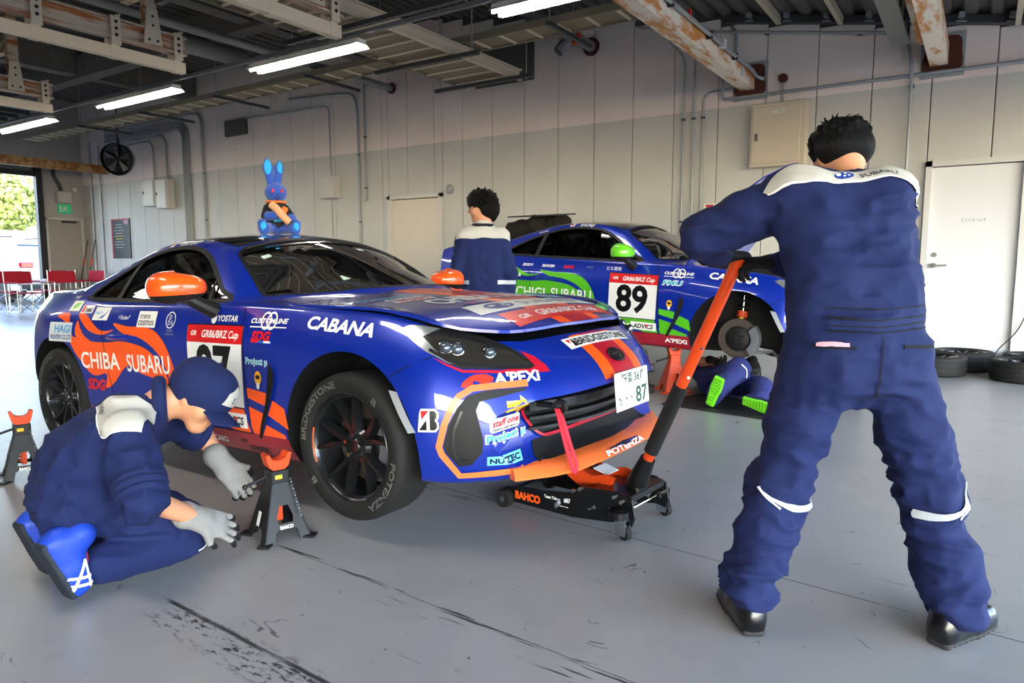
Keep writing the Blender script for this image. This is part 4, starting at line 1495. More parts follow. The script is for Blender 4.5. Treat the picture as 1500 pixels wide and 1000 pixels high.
TYRE_PROF = [(.215, -.085), (.226, -.098), (.25, -.108), (.275, -.112), (.295, -.106), (.307, -.092), (.312, -.07), (.312, .07), (.307, .092), (.295, .106), (.27, .112), (.24, .105), (.218, .09), (.208, .08), (.208, -.08)]
def tyre_mesh(grooved=False):
    mb = MB()
    prof = TYRE_PROF
    if grooved:
        prof = TYRE_PROF[:6] + [(.312, -.075), (.312, -.06), (.305, -.058), (.305, -.05), (.312, -.048), (.312, -.008), (.305, -.006), (.305, .006), (.312, .008), (.312, .048), (.305, .05), (.305, .058), (.312, .06), (.312, .075)] + TYRE_PROF[8:]
    mb.lathe([(r, y) for r, y in prof], (0, 0, 0), (0, 1, 0), 56, closed=True)
    return mb
def make_wheel(parent, loc, name='wheel', letters=True, grooved=False, tag=False):
    """rim is the part, tyre and lettering its sub-parts"""
    mb = MB()
    # barrel and lip
    mb.lathe([(.222, -.088), (.229, -.097), (.226, -.101), (.216, -.094), (.208, -.078), (.203, -.03), (.19, .0), (.188, .075), (.222, .085), (.224, .08), (.192, .07), (.196, 0), (.212, -.05), (.222, -.08)], (0, 0, 0), (0, 1, 0), 48, closed=True)
    # hub
    mb.lathe([(.0, -.068), (.028, -.07), (.034, -.062), (.06, -.058), (.075, -.04), (.075, .01), (.0, .01)], (0, 0, 0), (0, 1, 0), 24)
    for k in range(5):
        base = 2 * PI * k / 5 + PI / 2 + .15
        for s in (-1, 1):
            a0 = base + s * .16
            a1 = base + s * .30
            pts = []
            for t in np.linspace(0, 1, 6):
                r = .052 + (.208 - .052) * t
                an = a0 + (a1 - a0) * (t ** 1.4)
                y = -.058 + (-.028 * t)
                pts.append((r * math.cos(an), y, r * math.sin(an), .0125 + .004 * (1 - t) * 2 - .002 * t, an))
            v = []
            for (x, y, z, w, an) in pts:
                tx, tz = -math.sin(an), math.cos(an)
                v += [(x - tx * w * .6, y - .002, z - tz * w * .6), (x + tx * w * .6, y - .002, z + tz * w * .6), (x + tx * w * 1.25, y + .036, z + tz * w * 1.25), (x - tx * w * 1.25, y + .036, z - tz * w * 1.25)]
            f = []
            for i in range(5):
                for j in range(4):
                    a, b = i * 4 + j, i * 4 + (j + 1) % 4
                    f.append((a, a + 4, b + 4, b))
            f += [(3, 2, 1, 0), (20, 21, 22, 23)]
            mb.add(v, f)
    rim = mb.build(name, M_RIM, parent, 30)
    rim.location = loc
    tyre_mesh(grooved).build('tyre', M_TYRE, rim, 50)
    MB().lathe([(.2245, -.0985), (.2285, -.0995), (.2295, -.097), (.2265, -.0945)], (0, 0, 0), (0, 1, 0), 56, closed=True).build('machined_lip', M_RIMEDGE, rim)
    nut = MB()
    for k in range(5):
        an = 2 * PI * k / 5 + .3
        c = (.048 * math.cos(an), -.055, .048 * math.sin(an))
        nut.cyl(c, (c[0], -.074, c[2]), .0095, n=6)
    nut.build('wheel_nuts', M_RIMEDGE, rim)['kind'] = 'stuff'
    if letters:
        prof = TYRE_PROF[:7]
        for txt, mid, span, fl in (('BRIDGESTONE', R(140), 1.35, False), ('POTENZA', R(-35), 1.0, False), ('B', R(50), .12, False), ('B', R(-142), .12, False)):
            v, f = ring_text(txt, .267, .03, mid, span)
            v = [(x, lerp_prof(prof, math.hypot(x, z)) - .0012, z) for x, _, z in v]
            link('tyre_lettering', mesh_of('tl', v, f), rim, [M_TLET], None)
    if tag:
        v, f = strip_flat([(.219 * math.cos(a), .219 * math.sin(a)) for a in np.linspace(R(163), R(203), 9)], .011)
        link('rim_sticker', mesh_of('rs', [(a, -.0985, b) for a, b in v], f), rim, [M_LORANGE], None)
    return rim

def brake(parent, loc, black_hat=True):
    mb = MB().lathe([(.08, -.012), (.165, -.012), (.165, .012), (.08, .012)], (0, 0, 0), (0, 1, 0), 48, closed=True)
    d = mb.build('brake_disc', M_DISC, parent)
    d.location = loc
    MB().lathe([(.0, -.05), (.03, -.05), (.032, -.035), (.085, -.03), (.105, -.016), (.105, .01), (0, .01)], (0, 0, 0), (0, 1, 0), 36).build('disc_hat', M_UNDER, d)
    st = MB()
    for k in range(5):
        an = 2 * PI * k / 5 + .5
        c = (.057 * math.cos(an), -.03, .057 * math.sin(an))
        st.cyl(c, (c[0], -.052, c[2]), .007, n=8)
    for k in range(10):
        an = 2 * PI * k / 10
        c = (.094 * math.cos(an), -.02, .094 * math.sin(an))
        st.cyl(c, (c[0], -.029, c[2]), .006, n=6)
    st.build('studs', M_RIMEDGE, d)['kind'] = 'stuff'
    c = MB()
    poly = []
    for an in np.linspace(R(-48), R(42), 9):
        poly.append((.178 * math.cos(an), .178 * math.sin(an)))
    for an in np.linspace(R(38), R(-44), 8):
        poly.append((.112 * math.cos(an), .112 * math.sin(an)))
    c.prism(poly, (0, .035, 0), (1, 0, 0), (0, 0, 1), .085)
    c.prism([(.125, -.05), (.17, -.055), (.17, .055), (.125, .05)], (0, -.05, 0), (1, 0, 0), (0, 0, 1), .012)
    c.build('caliper', M_CALIPER, d, 25)
    return d

# ------------------------------------------------------------------ complete car
SX = Vector((1, 0, 0)); SZ = Vector((0, 0, 1))
def fp(pts, o, u):
    """3D car points -> plane coordinates (a along u, b = height)"""
    o = Vector(o); u = Vector(u).normalized()
    return [((Vector(p) - o).dot(u), p[2] - o.z) for p in pts]

def build_car(label, loc, rot, num, blue, accent, accent2, mirror, opened, missing_wheel):
    car = thing('race_car', label, 'car', loc, rot)
    paint = paint_mat('car_paint_' + num, blue, '#b01230')
    me = car_shell(paint, M_UNDER)
    body = link('body', me, car, [], 28)
    # ---- glass
    CAR.decal('side_window', poly_flat(SIDEWIN), (0, -.9, 0), SX, SZ, M_PANE2, car, lift=-.012, step=.08)
    CAR.decal('side_window', poly_flat([(-a, b) for a, b in SIDEWIN][::-1]), (0, .9, 0), -SX, SZ, M_PANE2, car, lift=-.012, step=.08)
    CAR.decal('windscreen', poly_flat(WINDSHIELD), (0, 0, 1.0), SX, (0, 1, 0), M_PANE, car, lift=-.01, step=.08)
    CAR.decal('rear_window', poly_flat(REARWIN), (0, 0, 1.0), SX, (0, 1, 0), M_PANE2, car, lift=-.01, step=.08)
    CAR.decal('window_seal', strip_flat(SIDEWIN, .022, True), (0, -.9, 0), SX, SZ, M_UNDER, car, lift=.002, step=.05)
    CAR.decal('windscreen_seal', strip_flat(WINDSHIELD, .02, True), (0, 0, 1.0), SX, (0, 1, 0), M_UNDER, car, lift=.002, step=.05)
    CAR.decal('window_pillar', poly_flat([(-2.0, .912), (-1.955, .912), (-1.93, 1.145), (-1.975, 1.13)]), (0, -.9, 0), SX, SZ, M_UNDER, car, lift=-.002, step=.05)
    CAR.decal('quarter_bar', poly_flat([(-1.06, .915), (-1.04, .915), (-1.06, 1.01), (-1.08, 1.015)]), (0, -.9, 0), SX, SZ, M_UNDER, car, lift=.001, step=.05)
    roof_half = [(-1.15, 0), (-1.155, .3), (-1.16, .52), (-1.3, .545), (-1.6, .535), (-1.95, .53), (-2.0, .3), (-2.0, 0)]
    CAR.decal('roof_skin', poly_flat(sym(roof_half)), (0, 0, 1.2), SX, (0, 1, 0), mat('roof_dark', '#17181c', .12, coat=1.0), car, lift=.002, step=.08)
    # ---- cabin
    c = MB()
    c.box((-.72, 0, .76), (.36, 1.38, .2), (0, R(12), 0), ch=.05)
    c.build('dashboard', M_SEAT, car)
    for sy in (-.36, .36):
        s_ = MB()
        s_.box((-1.5, sy, .42), (.5, .46, .16), (0, R(8), 0), ch=.05)
        s_.box((-1.82, sy, .72), (.16, .46, .62), (0, R(18), 0), ch=.06)
        s_.box((-1.95, sy, 1.06), (.1, .26, .16), (0, R(15), 0), ch=.04)
        s_.build('seat', M_SEAT, car)
    w = MB()
    w.tube([(-1.07 + .05 * math.sin(a), -.36 + .17 * math.cos(a), .86 + .165 * math.sin(a)) for a in np.linspace(0, 2 * PI, 25)[:-1]], .015, 8, closed=True)
    w.build('steering_wheel', M_SEAT, car)
    cage = mat('roll_cage', '#8d7d63' if num == '87' else '#565656', .4, .4)
    for sy in (-1, 1):
        MB().tube(arc_path([(-.78, sy * .62, .55), (-.85, sy * .62, .88), (-1.22, sy * .5, 1.17), (-1.9, sy * .5, 1.15), (-1.95, sy * .55, .4)], .12), .02, 8).build('roll_cage', cage, car)
    MB().tube([(-1.22, -.5, 1.17), (-1.22, .5, 1.17)], .02, 8).build('roll_cage', cage, car)
    MB().tube([(-1.9, -.5, 1.15), (-1.95, .52, .5)], .02, 8).build('roll_cage', cage, car)
    MB().tube([(-1.9, .5, 1.15), (-1.95, -.52, .5)], .02, 8).build('roll_cage', cage, car)
    # ---- hood panel
    hood_half = [(-.36, 0), (-.39, .3), (-.5, .6), (-.545, .72), (-.34, .778), (0, .772), (.17, .764), (.27, .755), (.41, .715), (.53, .56), (.585, .44), (.615, .3), (.632, .12), (.637, 0)]
    hood_out = smooth_closed(sym(hood_half), 3)
    hv, hf = CAR.lay(poly_flat(hood_out), (0, 0, .9), SX, (0, 1, 0), lift=.006, step=.06)
    bm = bmesh.new()
    bv = [bm.verts.new(p) for p in hv]
    for q in hf:
        try: bm.faces.new([bv[i] for i in q])
        except ValueError: pass
    ex = bmesh.ops.extrude_face_region(bm, geom=bm.faces[:])
    bmesh.ops.translate(bm, vec=(0, 0, -.012), verts=[g for g in ex['geom'] if isinstance(g, bmesh.types.BMVert)])
    bmesh.ops.recalc_face_normals(bm, faces=bm.faces)
    hm = bpy.data.meshes.new('hood'); bm.to_mesh(hm); bm.free()
    hood = link('hood', hm, car, [paint], 28)
    ang = R(58) if opened else .027
    hinge = Vector((-.5, 0, .92))
    hood.matrix_parent_inverse = Matrix()
    hood.matrix_local = Matrix.Translation(hinge) @ Matrix.Rotation(-ang, 4, 'Y') @ Matrix.Translation(-hinge)
    # ---- seams
    for path in ([(-.715, .885), (-.69, .76), (-.674, .54), (-.645, .30)], [(-2.03, .905), (-1.99, .75), (-1.96, .55), (-1.9, .36), (-1.86, .30)], [(-.645, .30), (-1.2, .296), (-1.86, .30)]):
        CAR.decal('panel_seam', strip_flat(smooth_open(path, 4), .006), (0, -.9, 0), SX, SZ, M_SEAM, car, lift=.0025, step=.06)
    CAR.decal('panel_seam', strip_flat(fp([(.418, -.803, .702), (.34, -.83, .665), (.262, -.868, .625)], (.34, -.83, .66), (.93, -.37, 0)), .004), (.34, -.83, .66), (.93, -.37, 0), SZ, M_SEAM, car, lift=.002, step=.05)
    # ---- fender vent, door handle, mirror
    CAR.decal('fender_vent', poly_flat(smooth_open([(-.475, .64), (-.447, .60), (-.45, .55), (-.50, .42), (-.565, .291)], 3) + smooth_open([(-.59, .288), (-.53, .42), (-.505, .49), (-.49, .58)], 3)), (0, -.9, 0), SX, SZ, M_UNDER, car, lift=.012, step=.05)
    h = MB()
    h.tube(smooth_open([(-1.90, -.872, .712), (-1.86, -.892, .714), (-1.75, -.892, .718), (-1.70, -.868, .72)], 3), .014, 8)
    h.build('door_handle', paint, car)
    for sg in (-1, 1):
        mc = (-.99, sg * .985, .985)
        def egg(cut_lo, cut_hi, dy=0.0):
            v, f = [], []
            nu, nv = 20, 12
            for i in range(nv + 1):
                b = cut_lo + (cut_hi - cut_lo) * i / nv
                for j in range(nu):
                    a = 2 * PI * j / nu
                    ca, sa, cb, sb = math.cos(a), math.sin(a), math.cos(b), math.sin(b)
                    sq = lambda q, e: math.copysign(abs(q) ** e, q)
                    x = .095 * sq(cb, .7) * sq(ca, .8) * (1.12 if ca > 0 else .75)
                    y = .135 * sq(cb, .7) * sq(sa, .75)
                    z = .068 * sq(sb, .85) * (1 - .25 * sa * sg * -1 * .6)
                    v.append((mc[0] + x, mc[1] + y, mc[2] + z))
            for i in range(nv):
                for j in range(nu):
                    f.append((i * nu + j, i * nu + (j + 1) % nu, (i + 1) * nu + (j + 1) % nu, (i + 1) * nu + j))
            f.append(tuple(range(nu))[::-1]); f.append(tuple(nv * nu + j for j in range(nu)))
            return v, f
        v, f = egg(-.45, PI / 2 - .01)
        cap = link('mirror_cap', mesh_of('mc', v, f), car, [mirror], 60)
        v, f = egg(-PI / 2 + .01, -.46)
        link('mirror_base', mesh_of('mb', v, f), cap, [M_UNDER], 60)
        ar = MB()
        ar.tube([(-.975, sg * .93, .93), (-.95, sg * .87, .89), (-.945, sg * .82, .865)], .03, 10, radii=[.03, .034, .04])
        ar.build('mirror_arm', M_UNDER, cap)
    # ---- headlights
    HL = [(.255, -.79, .803), (.291, -.767, .818), (.364, -.727, .813), (.437, -.658, .79), (.509, -.593, .767), (.609, -.534, .721), (.669, -.512, .682), (.702, -.506, .654), (.695, -.535, .646), (.626, -.645, .652), (.528, -.747, .659), (.48, -.776, .679), (.393, -.801, .72), (.333, -.803, .756)]
    HLI = [(.357, -.775, .775), (.467, -.696, .765), (.535, -.629, .742), (.619, -.55, .708), (.698, -.513, .654), (.523, -.741, .672), (.475, -.769, .692), (.424, -.78, .724)]
    RT = [(.421, -.799, .702), (.47, -.786, .675), (.532, -.753, .646), (.631, -.653, .639), (.715, -.522, .632), (.746, -.462, .631), (.723, -.461, .655), (.676, -.478, .689), (.634, -.511, .71), (.70, -.508, .652), (.626, -.645, .648), (.528, -.747, .655), (.48, -.776, .676)]
    for sg in (1, -1):
        fl = lambda P: [(x, y * sg, z) for x, y, z in P]
        n3 = Vector((.62, -.66 * sg, .42)).normalized()
        u3 = Vector((.73, .68 * sg, 0)).normalized()
        if sg < 0:
            u3 = -u3
        w3 = n3.cross(u3).normalized()
        if w3.z < 0: w3 = -w3
        u3 = w3.cross(n3).normalized()
        o3 = Vector((.48, -.7 * sg, .72))
        pr = lambda P: [((Vector(p) - o3).dot(u3), (Vector(p) - o3).dot(w3)) for p in fl(P)]
        lampo = CAR.decal('headlight', poly_flat(pr(HL)), o3, u3, w3, M_UNDER, car, lift=.003, step=.03)
        CAR.decal('lamp_trim', poly_flat(pr([HL[0], HL[1], (.40, -.72, .803), HLI[0], HLI[7], HLI[6], (.50, -.757, .679), HL[11], HL[12], HL[13]])), o3, u3, w3, mat('lamp_silver', '#aab0b6', .25, .7), lampo, lift=.0045, step=.03)
        CAR.decal('lamp_interior', poly_flat(pr(HLI)), o3, u3, w3, mat('lamp_interior', '#3b3834', .2, .5, coat=.6), lampo, lift=.0042, step=.03)
        CAR.decal('daylight_bar', strip_flat(pr([(.40, -.79, .727), (.475, -.765, .686), (.53, -.733, .674), (.62, -.638, .664), (.685, -.535, .655)]), .012), o3, u3, w3, M_LAMPW, lampo, lift=.006, step=.03)
        for (px, py, pz, rr) in ((.448, -.748, .735, .026), (.482, -.722, .728, .026), (.572, -.634, .711, .022)):
            q = Vector((px, py * sg, pz)) - n3 * .012
            MB().lathe([(rr * 1.15, 0), (rr * 1.15, .016), (rr, .018), (rr, .0)], q, n3, 22).build('lamp_bezel', M_LAMPW, lampo)
            MB().ball(q + n3 * .010, rr * .92, 16, (1, 1, 1)).build('lamp_lens', M_LENS, lampo)
        CAR.decal('lamp_accent', poly_flat(pr(RT)), o3, u3, w3, M_CRIMSON if num == '87' else M_WHITE, car, lift=.0022, step=.03)
        # corner intake: orange frame, black duct, blue blade
        uo = Vector((.62, .78 * sg, 0)).normalized() * sg
        oo = Vector((.58, -.74 * sg, .43))
        q2 = lambda P: fp(fl(P), oo, uo)
        OR = [(.722, -.583, .588), (.646, -.676, .587), (.575, -.748, .582), (.54, -.785, .555), (.518, -.803, .52), (.495, -.823, .451), (.472, -.832, .365), (.479, -.824, .335), (.524, -.775, .247), (.626, -.708, .252), (.719, -.622, .258)]
        trim = M_LORANGE if num == '87' else paint
        CAR.decal('intake_frame', strip_flat(q2(OR), .024), oo, uo, SZ, trim, car, lift=.006, step=.03)
        DU = [(.722, -.594, .573), (.62, -.71, .572), (.565, -.765, .556), (.535, -.795, .51), (.51, -.815, .45), (.489, -.824, .37), (.496, -.815, .337), (.53, -.785, .285), (.575, -.763, .291), (.613, -.744, .336), (.622, -.745, .386), (.60, -.757, .50), (.606, -.742, .532), (.722, -.60, .562)]
        CAR.decal('intake_duct', poly_flat(q2(DU)), oo, uo, SZ, M_UNDER, car, lift=.004, step=.03)
        DU2 = [(.55, -.785, .50), (.525, -.805, .42), (.522, -.80, .345), (.54, -.783, .305), (.572, -.766, .312)]
        CAR.decal('intake_lip', strip_flat(q2(smooth_open(DU2, 3)), .01), oo, uo, SZ, mat('satin_black', '#202124', .35), car, lift=.012, step=.03)
        mk = [(.262, -.876, .575), (.305, -.875, .57), (.385, -.867, .419), (.353, -.873, .414)]
        CAR.decal('side_marker', poly_flat(fp(fl(mk), (.32, -.87 * sg, .49), (sg, 0, 0))), (.32, -.87 * sg, .49), (sg, 0, 0), SZ, mat('marker_grey', '#9a9ea3', .3, coat=.4), car, lift=.004, step=.04)
    # ---- grille, valance, splitter
    g = MB()
    g.prism([(a * 1.02, b) for a, b in GRILLE], (.56, 0, 0), (0, 1, 0), (0, 0, 1), .02)
    g.build('grille_back', M_UNDER, car, None)
    for zz, hh in ((.475, .035), (.428, .012), (.385, .012)):
        pts = [(.735 - .18 * (abs(y) / .6) ** 2.2, y, zz) for y in np.linspace(-.47, .47, 17)]
        sl = MB()
        for (a, b) in zip(pts, pts[1:]):
            sl.bar(a, b, .05, hh)
        sl.build('grille_slat', mat('satin_black'), car, None)
    FO, FU = (.9, 0, 0), Vector((0, 1, 0))
    CAR.decal('valance', poly_flat([(-.52, .255), (.52, .255), (.46, .335), (.385, .332), (.30, .325), (-.30, .325), (-.385, .332), (-.46, .335)]), FO, FU, SZ, mat('satin_black'), car, lift=.004, step=.04)
    low = [(-.545, .49), (-.457, .40), (-.387, .344), (-.30, .332), (0, .33), (.30, .332), (.387, .344), (.457, .40), (.545, .49)]
    CAR.decal('grille_trim', strip_flat(smooth_open(low, 5), .014), FO, FU, SZ, M_CRIMSON, car, lift=.009, step=.04)
    plan = lambda k: [(.69 + k * .3, -.66 - k * .2), (.75 + k, -.54), (.80 + k, -.42), (.815 + k, -.2), (.82 + k, 0), (.815 + k, .2), (.80 + k, .42), (.75 + k, .54), (.69 + k * .3, .66 + k * .2)]
    v, f = [], []
    rings = [(plan(-.015), .268), (plan(.02), .252), (plan(.045), .234), (plan(.04), .224), (plan(-.12), .22), (plan(-.12), .268)]
    m_ = len(rings[0][0])
    for P, zz in rings:
        v += [(x, y, zz) for x, y in P]
    for i in range(len(rings)):
        j = (i + 1) % len(rings)
        for k in range(m_ - 1):
            f.append((i * m_ + k, j * m_ + k, j * m_ + k + 1, i * m_ + k + 1))
    f.append(tuple(i * m_ for i in range(6))); f.append(tuple(i * m_ + m_ - 1 for i in range(6))[::-1])
    spl = link('splitter', recalc(mesh_of('sp', v, f)), car, [M_LORANGE if num == '87' else paint], 30)
    # ---- wheels and brakes
    for (wx, sg) in ((0, -1), (-2.575, -1), (0, 1), (-2.575, 1)):
        if missing_wheel and wx == 0 and sg == -1:
            b = brake(car, (0, -.745, .316))
            continue
        w = make_wheel(car, (wx, sg * .762, .312), letters=(sg < 0), tag=(sg < 0 and wx == 0))
        if sg > 0:
            w.rotation_euler = (0, 0, PI)
        b = brake(car, (wx, sg * .74, .312))
        if sg > 0:
            b.rotation_euler = (0, 0, PI)
    for wx in (0, -2.575):
        for sg in (-1, 1):
            MB().box((wx, sg * .5, .42), (.5, .06, .44)).build('wheel_well', M_UNDER, car, None)
    # ---- lettering and graphics shared by both cars (right-hand side)
    def side(name, vf, x, z, m, lift=.003, rot=0.0, step=.04):
        return CAR.decal(name, shift(vf, 0, 0, rot), (x, -.9, z), SX, SZ, m, car, lift=lift, step=step)
    def front(name, vf, p, u, m, lift=.0035, rot=0.0, tilt=None, step=.03):
        return CAR.decal(name, shift(vf, 0, 0, rot), p, u, tilt or SZ, m, car, lift=lift, step=step)
    side('sponsor_lettering', text_fit('CABANA', .40, .052, .035, .1), -.055, .812, M_WHITE, rot=-.07)
    # race number board
    side('number_board', rect_flat(.46, .385), -.92, .607, mat('board_white', '#eceded', .35, coat=.4))
    side('number_board_header', rect_flat(.455, .085), -.92, .756, M_RED, lift=.0042)
    side('number_board_header_lettering', text_fit('GR86/BRZ Cup', .30, .036, .02, .2), -.87, .757, M_WHITE, lift=.0055)
    side('number_board_header_lettering', text_fit('GR', .05, .024, .02, .2), -1.09, .757, M_WHITE, lift=.0055)
    side('race_number', text_fit(num, .30, .235, .03), -.925, .59, M_INK, lift=.0045)
    side('number_board_edge', strip_flat([(-.23, -.1925), (.23, -.1925), (.23, .1925), (-.23, .1925)], .006, True), -.92, .607, M_INK, lift=.005)
    side('sponsor_lettering', text_fit('CUSTOMLINE', .26, .022, .03, .2), -.515, .825, M_WHITE)
    side('sponsor_ring', strip_flat([(.032 * math.cos(a), .036 * math.sin(a)) for a in np.linspace(0, 2 * PI, 21)[:-1]], .009, True), -.535, .825, M_WHITE, lift=.004)
    side('sponsor_ring', strip_flat([(.032 * math.cos(a), .036 * math.sin(a)) for a in np.linspace(0, 2 * PI, 21)[:-1]], .009, True), -.495, .825, M_WHITE, lift=.004)
    side('sponsor_underline', rect_flat(.26, .005), -.515, .797, M_WHITE)
    side('sponsor_roundel', ellipse_flat(.026, .033), -.575, .565, mat('roundel_gold', '#e5a722', .4, coat=.4))
    side('sponsor_roundel', ellipse_flat(.017, .01, 0, .005), -.575, .565, M_INK, lift=.004)
    side('sponsor_roundel', ellipse_flat(.012, .016, 0, -.035), -.575, .565, M_WHITE, lift=.004)
    side('supplier_sticker', rect_flat(.24, .068), -.80, .352, M_WHITE, rot=.0)
    side('supplier_lettering', text_fit('ADVICS', .19, .038, .03, .15), -.80, .352, M_INK, lift=.0042)
    side('supplier_dot', ellipse_flat(.009, .01), -.765, .36, M_RED, lift=.005)
    side('flag', rect_flat(.05, .033), -1.70, 1.222, M_WHITE, lift=.004)
    side('flag_disc', ellipse_flat(.011, .011), -1.70, 1.222, M_RED, lift=.0055)
    # flames
    def flame(pts, m, lift=.0018):
        side('flame_graphic', poly_flat(smooth_closed(pts, 4)), 0, 0, m, lift=lift, step=.05)
    flame([(-2.309, .834), (-2.229, .835), (-2.133, .797), (-2.036, .753), (-1.959, .743), (-1.873, .753), (-1.973, .724), (-2.08, .728), (-2.178, .757)], accent)
    flame([(-2.39, .72), (-2.30, .70), (-2.247, .704), (-2.117, .682), (-1.94, .681), (-1.794, .692), (-1.634, .679), (-1.526, .652), (-1.446, .607), (-1.371, .539), (-1.33, .44), (-1.40, .44), (-1.464, .497), (-1.615, .524), (-1.72, .56), (-1.797, .53), (-1.90, .45), (-1.99, .42), (-1.97, .50), (-2.076, .485), (-2.15, .494), (-2.24, .556), (-2.333, .634)], accent)
    flame([(-2.29, .80), (-2.25, .76), (-2.19, .71), (-2.12, .68), (-2.22, .68), (-2.30, .72)], accent)
    flame([(-1.882, .79), (-1.732, .775), (-1.596, .775), (-1.481, .762), (-1.389, .717), (-1.321, .637), (-1.28, .54), (-1.24, .43), (-1.32, .43), (-1.345, .52), (-1.384, .586), (-1.439, .644), (-1.521, .689), (-1.632, .722), (-1.747, .731), (-1.821, .754)], accent)
    flame([(-2.56, .82), (-2.48, .84), (-2.42, .835), (-2.39, .80), (-2.36, .74), (-2.42, .78), (-2.48, .80)], accent)
    def quad(P, m):
        side('flame_graphic', poly_flat(P), 0, 0, m, lift=.0018, step=.05)
    quad([(-.667, .515), (-.52, .50), (-.531, .439), (-.665, .468)], accent)
    quad([(-.665, .43), (-.545, .403), (-.585, .30), (-.645, .302)], accent)
    quad([(-.475, .471), (-.392, .44), (-.37, .347), (-.515, .40)], accent)
    quad([(-.532, .353), (-.40, .318), (-.40, .3), (-.57, .3)], accent)
    quad([(-1.18, .41), (-.70, .41), (-.66, .30), (-.78, .30), (-.9, .33), (-1.0, .30), (-1.10, .30)], accent)
    # brand of the dealer along the door
    # ---- hood graphics (children of the hood)
    def on_hood(name, vf, x, y, m, lift=.0075, rot=0.0):
        o = CAR.decal(name, shift(vf, 0, 0, rot), (x, y, .95), (0, 1, 0), (-1, 0, 0), m, hood, lift=lift, step=.05)
        return o
    st1 = M_ORANGE if num == '87' else M_GREEN
    def hpoly(name, P, m, lift):
        CAR.decal(name, poly_flat(P), (0, 0, .95), SX, (0, 1, 0), m, hood, lift=lift, step=.06)
    hpoly('hood_stripe', [(-.36, -.12), (.632, -.10), (.632, .10), (-.36, .12)], M_CRIMSON, .0068)
    hpoly('hood_stripe', [(-.36, -.20), (.622, -.185), (.632, -.10), (-.36, -.12)], st1, .0068)
    hpoly('hood_stripe', [(-.36, .12), (.632, .10), (.622, .185), (-.36, .20)], st1, .0068)
    on_hood('dealer_lettering', text_fit(('CHIBA SUBARU', 'TOCHIGI SUBARU')[num == '89'], 1.02, .15, .03), .12, .05, M_WHITE, .0082)
    hpoly('hood_band', [(.30, -.47), (.43, -.50), (.43, .50), (.30, .47)], M_WHITE, .008)
    on_hood('hood_emblem', ellipse_flat(.10, .045), .365, -.28, mat('emblem_blue', '#1d3f96', .3, coat=.5), .0092)
    for dx, dy in ((-.05, .005), (.02, -.012), (.035, .01), (.055, -.006), (.06, .014), (.04, -.024)):
        on_hood('hood_emblem_star', ellipse_flat(.022 if dx < 0 else .010, .012 if dx < 0 else .007), .365 - dy, -.28 + dx, M_WHITE, .0105)
    on_hood('hood_band_lettering', text_fit('SUBARU', .50, .07, .02), .365, .12, M_GREY, .0092)
    hpoly('hood_banner', [(.455, -.42), (.575, -.43), (.575, .40), (.455, .42)], M_RED, .008)
    on_hood('hood_banner_lettering', text_fit('GR86/BRZ Cup', .52, .055, .02, .2), .515, .05, M_WHITE, .0092)
    on_hood('hood_banner_lettering', text_fit('GR', .08, .035, .02, .2), .52, -.31, M_WHITE, .0092)
    on_hood('sponsor_lettering', text_fit('Oxalago', .34, .05, .02, .3), -.16, -.47, M_CYAN, .008, 0)
    on_hood('sponsor_lettering', text_fit("A'PEXi", .26, .045, .03), -.08, -.42, M_WHITE, .008, 0)
    on_hood('sponsor_sticker', rect_flat(.26, .05), -.01, -.42, M_WHITE, .0076)
    on_hood('sponsor_lettering', text_fit('ITOOO', .2, .036, .05), -.01, -.42, M_RED, .009)
    on_hood('hood_seal', ellipse_flat(.09, .05), -.05, 0.03, M_RED, .0085)
    return car, side, front, hood, paint
FU1 = Vector((.63, .78, 0))
FW1 = (0, 0, 1)
NOSE_W = Vector((-.8, 0, .6))

